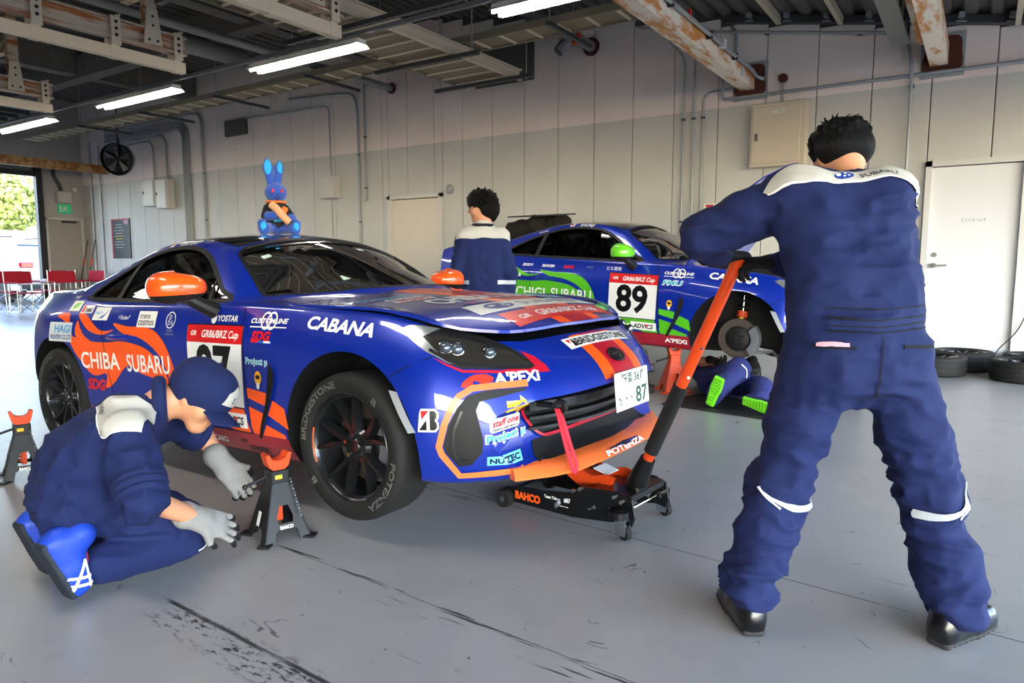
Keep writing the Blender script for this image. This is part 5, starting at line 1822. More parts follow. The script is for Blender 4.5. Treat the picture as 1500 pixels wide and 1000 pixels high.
def nose_common(car, front, num, stripe):
    def nose(name, vf, x, y, z, m, lift=.0035, rot=0.0):
        return CAR.decal(name, shift(vf, 0, 0, rot), (x, y, z), (0, 1, 0), NOSE_W, m, car, lift=lift, step=.03)
    nose('nose_stripe', rect_flat(.20, .255, 0, .03), .80, 0, .66, M_CRIMSON, .002)
    nose('nose_stripe', rect_flat(.085, .25, -.1425, .03), .80, 0, .66, stripe, .002)
    nose('nose_stripe', rect_flat(.085, .25, .1425, .03), .80, 0, .66, stripe, .002)
    nose('supplier_sticker', rect_flat(.56, .066), .703, .02, .715, M_WHITE, .0035, .0)
    nose('supplier_lettering', text_fit('BRIDGESTONE', .47, .046, .025), .703, .05, .715, M_INK, .0048)
    nose('supplier_mark', poly_flat([(-.03, .022), (.0, .022), (-.018, -.004)]), .703, -.215, .715, M_RED, .005)
    nose('supplier_mark', poly_flat([(-.02, -.023), (.012, -.023), (.012, .0), (.002, .022), (-.006, .022)]), .703, -.20, .715, M_INK, .0048)
    b = nose('nose_badge', ellipse_flat(.066, .036), .808, 0, .657, mat('badge_dark', '#20262e', .25, .5, coat=.6), .006)
    nose('badge_ring', strip_flat([(.064 * math.cos(a), .035 * math.sin(a)) for a in np.linspace(0, 2 * PI, 33)[:-1]], .007, True), .808, 0, .657, M_LAMPW, .009)
    star = []
    for k in range(8):
        a = PI / 4 * k
        rr = (1.0 if k % 2 == 0 else .25)
        star.append((.030 * rr * math.cos(a) - .014, .017 * rr * math.sin(a) + .002))
    nose('badge_star', poly_flat(star), .808, 0, .657, M_LAMPW, .0075)
    for (a, c_) in ((.022, .012), (.038, .006), (.020, -.006), (.034, -.012), (.012, -.018)):
        nose('badge_star', ellipse_flat(.007, .005, a, c_), .808, 0, .657, M_LAMPW, .0075)
    # licence plate
    pl = MB()
    pl.box((.878, 0, .50), (.006, .33, .165), (0, R(-4), 0), ch=.002)
    po = pl.build('licence_plate', mat('plate_white', '#f0f1ee', .4), car, None)
    U, W = (0, 1, 0), (math.sin(R(-4)), 0, math.cos(R(-4)))
    on = lambda vf, y, z: flat_obj('plate_lettering', vf, (.8822 + (z - .50) * math.tan(R(-4)), y, z), U, W, M_PGREEN, po)
    on(text_fit('千葉' if num == '87' else '宇都宮', .085, .038, .012), -.045, .549)
    on(text_fit('361', .075, .038, .012), .055, .549)
    on(text_fit('た', .03, .03, .012), -.13, .46)
    on(ellipse_flat(.006, .006), -.07, .465); on(ellipse_flat(.006, .006), -.02, .465)
    on(text_fit(num, .12, .075, .02), .085, .468)
    for yy in (-.1, .1):
        MB().cyl((.876, yy, .566), (.881, yy, .566), .008, n=10).build('plate_bolt', M_LAMPW, po)
    return nose

# ---------------------------------------------------------------- the blue and orange car in front
c1, side, front, hood1, paint1 = build_car('blue coupe race car with orange flames and number 87, nose raised on a floor jack', (-2.116, 2.849, .0722), (0, -.028, -.0154), '87',
                                           '#072a9e', M_ORANGE, M_NAVY, mat('mirror_orange', '#ff5a12', .3, coat=1.0), False, False)
nose_common(c1, front, '87', M_ORANGE)
side('dealer_lettering', text_fit('CHIBA', .42, .10, .015), -2.03, .575, M_WHITE, .0035, .02)
side('dealer_lettering', text_fit('SUBARU', .42, .10, .015), -1.535, .58, M_WHITE, .0035, .02)
side('sponsor_lettering', text_fit('YOSTAR', .165, .03, .02), -.83, .831, M_WHITE)
side('sponsor_symbol', ellipse_flat(.022, .026), -.94, .831, M_WHITE)
side('sponsor_sticker', rect_flat(.18, .085), -1.55, .815, M_WHITE)
side('sponsor_lettering', text_fit('trans', .10, .03, .01), -1.57, .834, M_INK, .0042)
side('sponsor_lettering', text_fit('cosmos', .15, .026, .01, ext=True), -1.55, .796, M_INK, .0042)
side('sponsor_sticker', rect_flat(.28, .115), -2.48, .727, mat('sticker_pale', '#d5dde0', .4, coat=.3))
side('sponsor_lettering', text_fit('HAGI', .20, .045, .03), -2.45, .748, M_SKYB, .0042)
side('sponsor_lettering', text_fit('INDUSTRY CO.,LTD', .25, .026, .03), -2.47, .698, mat('ink_blue', '#1d3a8a', .4), .0042)
side('sponsor_sticker', rect_flat(.17, .072), -2.045, .838, M_WHITE)
side('sponsor_lettering', text_fit('YAMATO', .085, .018, .02), -2.08, .842, M_SKYB, .0042)
side('sponsor_symbol', poly_flat([(-.03, -.022), (.015, -.02), (.05, .015), (.055, .03), (.03, .005), (-.0, -.008)]), -2.03, .834, mat('ink_blue2', '#2066c0', .4), .0042)
side('sponsor_sticker', rect_flat(.14, .045), -2.23, .862, M_WHITE)
side('sponsor_lettering', text_fit('need', .07, .03, .04), -2.21, .862, M_INK, .0042)
side('sponsor_symbol', rect_flat(.03, .038), -2.275, .862, M_RED, .0042)
side('sponsor_sticker', rect_flat(.13, .06), -2.39, .88, mat('sticker_cream', '#e8ecd8', .4, coat=.3))
side('sponsor_symbol', ellipse_flat(.035, .014), -2.385, .882, M_GREEN, .0042, .4)
side('sponsor_lettering', text_fit('F Radian7', .12, .022, .0, .3), -1.785, .822, M_WHITE)
side('sponsor_ring', strip_flat([(.042 * math.cos(a), .04 * math.sin(a)) for a in np.linspace(0, 2 * PI, 25)[:-1]], .005, True), -1.32, .815, M_WHITE)
side('sponsor_lettering', text_fit('D', .022, .025), -1.325, .83, M_WHITE)
side('sponsor_lettering', text_fit('D b', .045, .025), -1.318, .802, M_WHITE)
side('sponsor_lettering', text_fit('OKAZAKI', .06, .011), -1.315, .762, M_GREY)
side('sponsor_lettering', text_fit('DENTAL CLINIC', .08, .011), -1.315, .744, M_GREY)
side('sponsor_lettering', text_fit('SDG', .14, .042, .05, .25), -.555, .758, M_RED)
side('sponsor_underline', rect_flat(.05, .009), -.555, .731, mat('ink_blue2'))
side('sponsor_underline', rect_flat(.05, .009), -.60, .731, M_RED)
side('sponsor_underline', rect_flat(.05, .009), -.505, .731, M_WHITE)
side('sponsor_lettering', text_fit('Project μ', .165, .042, .06, ext=True), -.583, .637, M_WHITE)
side('sponsor_lettering', text_fit('Project μ', .16, .036, .02, ext=True), -.583, .637, M_CYAN, .0042)
side('sponsor_lettering', text_fit('SDG', .20, .062, .05, .2), -2.09, .435, M_RED)
side('sponsor_lettering', text_fit('RECARO', .155, .03, .03), -.955, .243, M_WHITE)
side('sponsor_lettering', text_fit('NT', .06, .022, .03, .2), -.74, .252, M_INK)
side('sponsor_lettering', text_fit('DAMPER', .15, .025, .05), -.64, .222, M_INK)
side('driver_lettering', text_fit('RINTARO', .17, .024, .02, .3), -1.53, 1.222, M_WHITE, .004, .03)
side('sponsor_lettering', text_fit('DUNK', .07, .014, .02), -2.13, 1.105, M_WHITE, .003, .35)
side('sponsor_lettering', text_fit('TVEND', .07, .016, .02, .2), -2.46, .93, M_WHITE, .003)
front('sponsor_lettering', text_fit("A'PEXi", .19, .042, .035), (.69, -.605, .613), FU1, M_WHITE)
lg = smooth_closed([(-.065, -.02), (-.055, .0), (-.02, .02), (.03, .022), (.06, .008), (.05, -.006), (.015, -.012), (.0, -.004), (-.02, .0), (-.025, -.02)], 4)
front('sponsor_symbol', poly_flat(lg), (.592, -.728, .608), FU1, mat('apex_red', '#e8321e', .35, coat=.4))
bu = Vector((.93, .37, 0))
front('tyre_maker_sticker', poly_flat([(-.04, -.045), (.03, -.045), (.042, -.03), (.042, -.012), (.036, -.002), (.042, .01), (.042, .03), (.03, .044), (-.026, .044), (-.032, .03)]), (.432, -.85, .467), bu, M_WHITE)
front('tyre_maker_mark', poly_flat([(-.026, .036), (.004, .036), (-.024, .002)]), (.432, -.85, .467), bu, M_RED, .005)
front('tyre_maker_mark', poly_flat([(.008, .036), (.026, .036), (.034, .026), (.034, .012), (.027, .0), (.035, -.012), (.035, -.028), (.026, -.037), (.008, -.037)]), (.432, -.85, .467), bu, M_INK, .005)
front('tyre_maker_mark', poly_flat([(-.034, -.037), (-.004, -.037), (-.004, -.0), (-.008, -.002)]), (.432, -.85, .467), bu, M_INK, .005)
front('tow_arrow', poly_flat([(-.05, -.022), (.005, -.022), (.005, -.042), (.055, 0), (.005, .042), (.005, .022), (-.05, .022)]), (.70, -.62, .505), FU1, M_YEL)
front('sponsor_sticker', rect_flat(.15, .058, 0, 0, .012), (.675, -.66, .438), FU1, M_WHITE)
front('sponsor_lettering', text_fit('staff one', .135, .032, .03, .15, ext=True), (.675, -.66, .446), FU1, M_RED, .005)
front('sponsor_lettering', text_fit('medical staff service', .13, .012, .02, .1, ext=True), (.675, -.66, .42), FU1, M_INK, .005)
front('sponsor_lettering', text_fit('Project μ', .20, .05, .08, ext=True), (.68, -.655, .382), FU1, M_WHITE, .0035, -.0)
front('sponsor_lettering', text_fit('Project μ', .19, .04, .03, ext=True), (.68, -.655, .382), FU1, M_CYAN, .005)
front('sponsor_sticker', rect_flat(.15, .036), (.665, -.665, .302), FU1, mat('decal_paleblue', '#6fd0e8', .4, coat=.3))
front('sponsor_lettering', text_fit('NUTEC', .13, .02, .04), (.665, -.665, .302), FU1, M_NAVY, .005)
# lettering on the splitter face
v, f = text_fit('POTENZA', .36, .045, .04, .1)
v3 = []
for a, b in v:
    y = a - .02
    k = .045 - (b + .0225) / .045 * .02
    v3.append((.823 + k * .9 - .03 * (y / .42) ** 2 + .004, y, .236 + (b + .0225) * .42))
link('splitter_lettering', mesh_of('pz', v3, f), c1, [M_WHITE], None)
# tow eye and strap
te = MB()
te.cyl((.55, -.43, .485), (.765, -.45, .485), .012)
te.lathe([(.014, -.012), (.03, -.012), (.03, .012), (.014, .012)], (.78, -.455, .485), (0, 1, .3), 18, closed=True)
te.build('tow_eye', M_UNDER, c1)
stp = MB()
lp = smooth_open([(.775, -.478, .478), (.80, -.492, .43), (.83, -.50, .34), (.86, -.51, .265), (.865, -.50, .248), (.866, -.48, .262), (.835, -.475, .34), (.803, -.472, .43), (.778, -.468, .478)], 4)
for a, b in zip(lp, lp[1:]):
    stp.bar(a, b, .024, .004, (1, 0, 0))
stp.build('tow_strap', mat('strap_red', '#d8273c', .7), c1, None)
# windscreen stickers
for (x, y, w_, h_) in ((-.62, -.28, .05, .05), (-1.0, -.47, .05, .03), (-.98, .18, .05, .03)):
    CAR.decal('windscreen_sticker', poly_flat([(-h_ / 2, -w_ / 2), (-h_ / 2, w_ / 2), (h_ / 2, w_ * .1), (h_ / 2, -w_ * .1)] if w_ == h_ else [(-h_ / 2, -w_ / 2), (h_ / 2, -w_ / 2), (h_ / 2, w_ / 2), (-h_ / 2, w_ / 2)]), (x, y, 1.1), (-1, 0, 0), (0, -1, 0), mat('sticker_mint', '#c9dccd', .5), c1, lift=-.007, step=.03)
CAR.decal('windscreen_banner', poly_flat(sym([(-1.06, 0), (-1.065, .3), (-1.075, .565), (-1.12, .52), (-1.122, .25), (-1.12, 0)])), (0, 0, 1.1), SX, (0, 1, 0), mat('banner_black', '#0b0b0c', .3, coat=.5), c1, lift=-.006, step=.06)

# ---------------------------------------------------------------- the blue and green car behind, front wheel off, bonnet up
c2, side2, front2, hood2, paint2 = build_car('blue coupe race car with green flames and number 89, bonnet up, front wheel removed', (-1.67, 6.607, .2077), (0, .0468, .008), '89',
                                             '#072ca4', M_GREEN, M_NAVY, mat('mirror_green', '#6ad024', .3, coat=1.0), True, True)
nose_common(c2, front2, '89', M_GREEN)
def s2(*a, **k):
    return side2(*a, **k)
s2('dealer_lettering', text_fit('TOCHIGI', .50, .10, .015), -2.06, .575, M_WHITE, .0035)
s2('dealer_lettering', text_fit('SUBARU', .42, .10, .015), -1.535, .58, M_WHITE, .0035)
s2('sponsor_lettering', text_fit('FMU', .19, .042, .08, .2), -.56, .745, M_WHITE)
s2('sponsor_lettering', text_fit('FMU', .18, .034, .03, .2), -.56, .745, M_CYAN, .0042)
s2('sponsor_lettering', text_fit('EXEDY', .12, .025, .03, .2), -2.02, .83, M_WHITE)
s2('sponsor_lettering', text_fit('DUNKEN', .13, .025, .03), -1.80, .83, M_WHITE)
s2('sponsor_lettering', text_fit('INGS', .11, .028, .04, .2), -1.58, .83, M_RED)
s2('sponsor_lettering', text_fit('MO', .06, .022, .0), -1.36, .835, M_GREY)
s2('sponsor_lettering', text_fit('ビル管理', .14, .026, .01), -1.12, .836, M_WHITE)
s2('sponsor_lettering', text_fit('DAMPER', .14, .028, .04, .2), -2.15, .73, M_WHITE)
s2('driver_lettering', text_fit('SHUNJI', .15, .024, .02, .2), -1.54, 1.222, M_WHITE, .004)
s2('sponsor_lettering', text_fit("A'PEXi", .20, .04, .035), -.50, .252, M_WHITE)
s2('sponsor_lettering', text_fit('Winmax', .11, .018, .02), -2.0, 1.15, M_WHITE, .003, .3)
# engine bay clutter under the raised bonnet
eng = MB()
eng.box((.05, 0, .80), (.55, .62, .16), ch=.03)
eng.build('engine_cover', M_UNDER, c2)
for (x, y, z, dx, dy, dz) in ((.1, -.5, .81, .28, .16, .2), (-.2, -.45, .83, .2, .3, .24), (.42, -.15, .78, .14, .5, .14), (-.24, .2, .83, .12, .5, .24), (.1, .5, .81, .3, .18, .2)):
    MB().box((x, y, z), (dx, dy, dz), ch=.02).build('engine_part', M_UNDER if x < .3 else galv_dk, c2)
MB().tube(smooth_open([(-.1, -.62, .9), (0, -.45, .95), (.2, -.3, .92), (.3, -.05, .88)], 4), .03, 8).build('intake_hose', M_UNDER, c2)
MB().tube([(-.35, -.60, .93), (.1, -.2, .94), (-.35, .60, .93)], .016, 8).build('strut_brace', M_LAMPW, c2)
MB().cyl((.42, -.52, .76), (.12, -.52, 1.42), .006, n=6).build('bonnet_stay', galv, c2)
# coil-over behind the bare hub
sp = MB()
sp.cyl((-.02, -.66, .36), (-.02, -.62, .50), .03)
sp.build('damper_tube', mat('damper_gold', '#b98c34', .3, .9), c2)
MB().cyl((-.02, -.625, .48), (-.02, -.61, .53), .045).build('spring_seat', mat('clamp_red'), c2)
hx = [(-.02 + .05 * math.cos(a), -.61 + .02 * a / 25 + .05 * math.sin(a), .53 + .0085 * a) for a in np.linspace(0, 24, 80)]
MB().tube(hx, .009, 6).build('coil_spring', M_UNDER, c2)
MB().cyl((-.02, -.61, .5), (-.02, -.58, .78), .013).build('damper_rod', M_LAMPW, c2)
MB().tube([(.02, -.70, .20), (.2, -.55, .21), (.38, -.3, .24)], .02, 8).build('control_arm', galv, c2)
MB().tube([(.05, -.70, .25), (.25, -.6, .22), (.33, -.68, .17)], .014, 8).build('tie_rod', galv, c2)
MB().box((0, -.68, .316), (.14, .1, .2), ch=.02).build('hub_carrier', galv_dk, c2)
# ------------------------------------------------------------------ jack stands
J_BLK = mat('stand_black', '#1a1b1d', .45, .1, bump=.05, bscale=200)
J_ORG = mat('stand_orange', '#d9440f', .5, bump=.1, bscale=80)
M_CHAIN = mat('chain_zinc', '#b4b6b4', .3, .9)
def jack_stand(label, loc, rz, black=True, sc=1.0, head=.0):
    t = thing('jack_stand', label, 'jack stand', loc, (0, 0, rz))
    t.scale = (sc, sc, sc)
    body = J_BLK if black else J_ORG
    b, c, h = .10, .038, .235
    # four tapering corner legs, open arches between them, one child per face
    for k in range(4):
        a = k * PI / 2
        M = Matrix.Rotation(a, 4, 'Z')
        outer = [(-b, 0), (-b + .045, 0), (-.045, .045), (-.03, .055), (.03, .055), (.045, .045), (b - .045, 0), (b, 0), (c, h), (-c, h)]
        hole = [(.03, .075), (.034, .10), (.018, .145), (-.018, .145), (-.034, .10), (-.03, .075)] if k % 2 == 0 else None
        pts = outer
        v, f = poly_flat(pts) if not hole else (None, None)
        if hole:
            # bridge the hole with a ring of quads: left, right, top, bottom pieces
            v = outer + hole
            f = [(0, 1, 2, 3, 15), (3, 4, 10, 15), (4, 5, 6, 7, 10), (7, 8, 12, 11, 10), (8, 9, 13, 12), (9, 0, 15, 14, 13)]
        L = []
        for (x, z) in v:
            y = -(b + (c - b) * z / h)
            L.append((x, y, z))
        L2 = [(x, y + .006, z) for x, y, z in L]
        n = len(L)
        F = [tuple(q) for q in f] + [tuple(i + n for i in q[::-1]) for q in f]
        ro = list(range(10))
        F += [(ro[(i + 1) % 10], ro[i], ro[i] + n, ro[(i + 1) % 10] + n) for i in range(10)]
        if hole:
            F += [(10 + i, 10 + (i + 1) % 6, 10 + (i + 1) % 6 + n, 10 + i + n) for i in range(6)]
        P = [M @ Vector(p) for p in L + L2]
        link('side_plate', mesh_of('sp', P, F), t, [body], 25)
    MB().box((0, 0, .262), (.08, .08, .055), ch=.006).build('collar', body, t, 25)
    for k in range(4):
        a = k * PI / 2 + PI / 4
        MB().box((math.cos(a) * b * 1.36, math.sin(a) * b * 1.36, .005), (.05, .05, .01), (0, 0, a), ch=.003).build('foot_plate', body, t, None)
    mb = MB().box((0, 0, .2 + head / 2), (.026, .036, .26 + head))
    rt = mb.build('ratchet_bar', J_ORG, t, None)
    for q in range(5):
        MB().box((-.019, 0, .09 + q * .022), (.014, .03, .01), (0, R(25), 0)).build('ratchet_tooth', J_ORG, rt, None)
    sd = MB()
    sad = [(-.055, .03), (-.042, -.02), (-.022, -.038), (.022, -.038), (.042, -.02), (.055, .03), (.04, .034), (.03, .012), (.012, .004), (-.012, .004), (-.03, .012), (-.04, .034)]
    sd.prism(sad, (0, .03, .325 + head), (1, 0, 0), (0, 0, 1), .06)
    sd.build('saddle', J_ORG, t, 25)
    lv = MB()
    lv.cyl((-.035, 0, .265), (-.135, -.01, .238), .0065, n=8)
    lv.ball((-.137, -.01, .237), .011, 10)
    lv.build('lever', J_BLK, t)
    if black:
        flat_obj('warning_label', rect_flat(.03, .017), (-.008, -.0408, .262), (1, 0, 0), (0, 0, 1), M_YEL, t)
        flat_obj('maker_lettering', text_fit('BAHCO', .055, .014, .04), (.0, -.0895, .062), (1, 0, 0), (0, .28, .96), M_WHITE, t)
        flat_obj('text_label', rect_flat(.03, .06), (-.0795, 0, .09), (0, -1, 0), (.255, 0, .967), M_WHITE, t, .002)
        ch = []
        for q in range(12):
            ch.append((.036 + .002 * q, -.052 - .0042 * q, .25 - .0135 * q))
        for q, p in enumerate(ch):
            MB().lathe([(.0035, -.0012), (.0058, -.0012), (.0058, .0012), (.0035, .0012)], p, (1, 0, 0) if q % 2 else (0, 1, .3), 8, closed=True).build('chain_link', M_CHAIN, t)
    return t
jack_stand('black jack stand with orange saddle being set under the door sill', (-2.41, 1.84, 0), R(74))
jack_stand('black jack stand with orange saddle waiting by the rear wheel', (-4.24, 1.62, 0), R(72))
jack_stand('orange jack stand under the sill of the green flamed car', (-2.26, 6.02, 0), R(40), False, 1.15, -.012)
jack_stand('orange jack stand under the rear sill of the green flamed car', (-3.9, 6.05, 0), R(40), False, 1.15, .05)

# ------------------------------------------------------------------ floor jack
fj = thing('floor_jack', 'black low floor jack with orange lift arm under the car nose', 'floor jack', (-1.48, 2.81, 0), (0, 0, R(-5)))
JB = mat('jack_black', '#0e0f11', .32, .1, coat=.3)
JO = mat('jack_orange', '#d2420c', .45, coat=.2)
CHR = mat('chrome', '#d5d8da', .12, 1.0)
prof = [(-.33, .045), (-.30, .028), (.05, .028), (.24, .05), (.30, .06), (.345, .05), (.36, .09), (.345, .165), (.29, .185), (.20, .185), (.10, .175), (.03, .135), (-.10, .115), (-.26, .105), (-.33, .09)]
for s, nm in ((-1, 'side_plate'), (1, 'side_plate')):
    mb = MB().prism(prof, (0, s * .155 + .006, 0), (1, 0, 0), (0, 0, 1), .012)
    mb.build(nm, JB, fj, 25)
for s in (-1, 1):
    w = MB().lathe([(.012, -.02), (.04, -.02), (.043, -.012), (.043, .012), (.04, .02), (.012, .02)], (-.315, s * .18, .043), (0, 1, 0), 24, closed=True)
    wo = w.build('front_roller', M_TYRE, fj)
    MB().cyl((-.315, s * .155, .043), (-.315, s * .203, .043), .013, n=12).build('axle_bolt', CHR, wo)
    # rear casters
    cx, cy = .31, s * .185
    cw = MB().lathe([(.008, -.013), (.03, -.013), (.033, -.008), (.033, .008), (.03, .013), (.008, .013)], (cx + .02, cy, .033), (.35, 1, 0), 22, closed=True).build('caster_wheel', M_TYRE, fj)
    yk = MB()
    for q in (-1, 1):
        yk.prism([(-.016, .02), (.03, .02), (.035, .045), (.03, .085), (-.02, .085)], (cx, cy + q * .018 + .0015, 0), (1, 0, 0), (0, 0, 1), .003)
    yk.box((cx + .005, cy, .088), (.05, .045, .006))
    yk.build('caster_fork', CHR, cw, None)
    MB().lathe([(.0, 0), (.045, 0), (.045, .03), (.03, .036), (0, .036)], (cx - .01, cy, .09), (0, 0, 1), 20).build('caster_mount', JB, fj)
mb = MB()
mb.box((.24, 0, .165), (.2, .30, .03), ch=.006)
mb.build('cross_member', JB, fj, None)
MB().box((-.31, 0, .06), (.03, .30, .03)).build('cross_member', JB, fj, None)
for s in (-1, 1):
    arm = [(.16, .165), (.205, .185), (.215, .215), (.18, .225), (.10, .205), (-.10, .275), (-.22, .285), (-.235, .262), (-.20, .245), (-.10, .225), (.05, .14), (.10, .135)]
    MB().prism(arm, (0, s * .075 + .006, 0), (1, 0, 0), (0, 0, 1), .012).build('lift_arm', JO, fj, 25)
MB().bar((.12, 0, .195), (-.14, 0, .255), .13, .012, (0, 0, 1)).build('arm_web', JO, fj, None)
MB().bar((.07, 0, .222), (-.10, 0, .268), .045, .02, (0, 0, 1)).build('arm_rod', JB, fj, None)
pl = MB().box((.125, 0, .222), (.075, .10, .004), (0, R(13), 0)).build('rating_label', M_WHITE, fj, None)
MB().lathe([(0, 0), (.055, 0), (.055, .02), (.04, .025), (0, .02)], (-.20, 0, .285), (0, 0, 1), 24).build('saddle', JB, fj)
# handle socket and handle (jack space)
inv = Matrix.Rotation(R(5), 4, 'Z') @ Matrix.Translation((1.48, -2.81, 0))
HT = inv @ Vector((-.757, 2.67, 1.165))
HB = Vector((.275, 0, .175))
hd = (HT - HB).normalized()
sk = MB()
sk.tube([HB - hd * .02, HB + hd * .05, HB + hd * .15], .04, 14, radii=[.055, .043, .033])
sk.build('handle_socket', JB, fj)
MB().cyl(HB + hd * .15, HB + hd * .19, .024, n=14).build('handle_collar', JO, fj)
MB().cyl(HB + hd * .185, HB + hd * .52, .031, n=18).build('handle_grip_sleeve', mat('foam_black', '#151517', .9, bump=.2, bscale=150), fj)
MB().cyl(HB + hd * .52, HT, .0235, n=16).build('handle', mat('handle_orange', '#f04e0c', .4, coat=.3), fj)
for q in (.565, .70):
    MB().cyl(HB + hd * q + Vector((.018, -.016, 0)), HB + hd * q + Vector((.024, -.022, 0)), .006, n=8).build('handle_screw', CHR, fj)
for (x, z) in ((.06, .15), (.095, .165), (.265, .165), (.30, .15), (.25, .085), (.25, .11), (-.03, .06)):
    MB().cyl((x, -.16, z), (x, -.172, z), .009, n=6).build('bolt', CHR, fj, None)
MB().cyl((.14, -.162, .085), (.175, -.175, .105), .008, n=10).build('side_lug', CHR, fj)
MB().cyl((-.035, -.162, .068), (-.01, -.175, .085), .009, n=10).build('side_lug', galv, fj)
MB().cyl((.30, -.14, .10), (.30, .14, .10), .008, n=10).build('tie_bar', CHR, fj)
MB().tube(smooth_open([(.26, -.03, .2), (.3, -.02, .18), (.32, .02, .15), (.31, .05, .13)], 4), .014, 8).build('release_spring', CHR, fj)
flat_obj('maker_lettering', text_fit('BAHCO', .145, .036, .05), (-.195, -.1625, .068), (1, 0, 0), (0, 0, 1), mat('print_orange', '#ff5a12', .5), fj)
flat_obj('team_lettering', text_fit('Team Takuty', .09, .014, .03), (-.055, -.1625, .094), (1, 0, 0), (0, 0, 1), M_WHITE, fj)
flat_obj('team_lettering', text_fit('#87', .035, .02, .03), (.025, -.1625, .098), (1, 0, 0), (0, 0, 1), M_WHITE, fj)
flat_obj('small_lettering', text_fit('BH13000 3 TON', .06, .006, .02), (.0, -.1625, .066), (1, 0, 0), (0, 0, 1), M_WHITE, fj)

# ------------------------------------------------------------------ loose wheels on the floor
def loose_wheel(label, loc, rz, group, tilt=0.0):
    t = thing('loose_wheel', label, 'wheel', loc, (tilt, 0, rz), group)
    t.scale = (.93, .93, .93)
    w = make_wheel(t, (0, 0, .112), 'rim', letters=False, grooved=True)
    w.rotation_euler = (-PI / 2, 0, 0)
    ty = [c for c in w.children if c.name.startswith('tyre')][0]
    for k in range(20):
        a = 2 * PI * k / 20
        g = MB().box((.3118 * math.cos(a), -.028, .3118 * math.sin(a)), (.005, .04, .008), (0, -a, 0))
        g.build('tread_sipe', M_UNDER, w, None)
        MB().box((.3118 * math.cos(a + .15), .03, .3118 * math.sin(a + .15)), (.005, .034, .006), (0, -a - .15, 0)).build('tread_sipe', M_UNDER, w, None)
    return t
loose_wheel('racing wheel lying flat in front, left of the two pairs below the white door', (-.36, 8.47, 0), .3, 'wheels lying by the white door')
loose_wheel('racing wheel lying flat against the door, behind the left front one', (-.12, 9.02, 0), 1.2, 'wheels lying by the white door')
loose_wheel('racing wheel lying flat in front, next to the plywood sheet', (.40, 8.43, 0), .8, 'wheels lying by the white door')
loose_wheel('racing wheel lying flat against the wall, behind the one next to the plywood', (.52, 9.02, 0), 2.0, 'wheels lying by the white door')
loose_wheel('removed wheel lying flat on the floor under the green flamed car', (-1.05, 6.32, 0), 2.0, 'wheels lying by the white door')['group'] = 'wheel taken off the car'
props(MB().box((.95, 7.7, .012), (.5, .9, .022), (0, 0, R(15)), ch=.002).build('plywood_sheet', mat('plywood', '#b58d5c', .7, var=.15, vscale=20, stretch=(1, 8, 1)), None, None), 'pale plywood sheet lying on the floor by the loose wheels', 'plywood')
t = thing('hanging_cable', 'thin black cable drooping along the door jamb to the floor', 'cable')
MB().tube(smooth_open([(.43, WY - .05, 1.5), (.44, WY - .06, .8), (.36, WY - .08, .45), (.2, WY - .1, .22), (.1, WY - .12, .02)], 6), .006, 6).build('cable', J_BLK, t)

# ------------------------------------------------------------------ cordless wrench and floor mat by the green car
t = thing('impact_wrench', 'dark cordless impact wrench standing on its battery beside the orange stand', 'power tool', (-2.42, 5.80, 0), (0, 0, R(200)))
MB().box((0, 0, .035), (.12, .08, .07), ch=.012).build('battery', J_BLK, t)
MB().tube([(0, 0, .06), (.01, 0, .12), (.02, 0, .2)], .024, 10, radii=[.026, .022, .028]).build('grip', J_BLK, t)
MB().lathe([(0, -.09), (.035, -.085), (.043, -.04), (.043, .05), (.032, .09), (.02, .12), (0, .12)], (.02, 0, .225), (1, 0, 0), 18).build('motor_housing', mat('tool_grey', '#3b3e42', .5), t)
MB().cyl((.14, 0, .225), (.19, 0, .225), .014, n=12).build('drive_socket', CHR, t)
MB().box((-.01, -.02, .268), (.03, .02, .008)).build('yellow_light', M_YEL, t, None)
props(MB().box((-1.62, 5.60, .006), (.90, .62, .01), (0, 0, R(-8)), ch=.002).build('work_mat', mat('mat_black', '#1b1c1e', .6, bump=.2, bscale=30), None, None), 'black work mat on the floor under the lying mechanic', 'mat')

# ------------------------------------------------------------------ plush rabbit on the car roof (generic toy)
rt = thing('plush_rabbit', 'blue plush toy rabbit in dark racing suit sitting on the car roof', 'plush toy', (-3.665, 2.87, 1.313), (0, 0, R(58)))
rt.scale = (.92, .92, .92)
RB = mat('plush_blue', '#2b4fa8', .95, bump=.3, bscale=150, sheen=.3)
RLB = mat('plush_light_blue', '#2aa0e0', .95, bump=.3, bscale=150, sheen=.3)
RK = mat('toy_suit_black', '#17171b', .8, bump=.2, bscale=90)
RO = mat('toy_orange', '#e8722a', .8)
pr = [blob((0, 0, .06), .07, .02, sc=(1, .9, .8)), limb((0, -.004, .085), (0, 0, .19), .068, .057, .015, 1),
      blob((0, 0, .285), .072, .015, sc=(1.0, .95, .93)),
      limb((-.05, -.03, .045), (-.095, -.12, .045), .034, .036, .015), limb((.05, -.03, .045), (.10, -.12, .045), .034, .036, .015),
      limb((-.095, -.12, .03), (-.105, -.125, .075), .034, .03, .01), limb((.10, -.12, .03), (.11, -.125, .075), .034, .03, .01),
      limb((-.055, 0, .18), (-.075, -.05, .125), .03, .03, .012, 1), limb((.055, 0, .18), (.085, -.05, .125), .03, .03, .012, 1),
      limb((-.06, -.07, .125), (-.02, -.085, .13), .028, .03, .01), limb((.085, -.055, .12), (.09, -.075, .11), .028, .028, .01),
      limb((-.03, 0, .34), (-.045, .01, .45), .022, .034, .012), limb((-.045, .01, .45), (-.05, .015, .50), .034, .014, .01),
      limb((.015, .0, .34), (.028, .015, .45), .02, .03, .012), limb((.028, .015, .45), (.03, .02, .49), .03, .013, .01)]
body_obj('body', pr, .006, [RB, RK], rt)
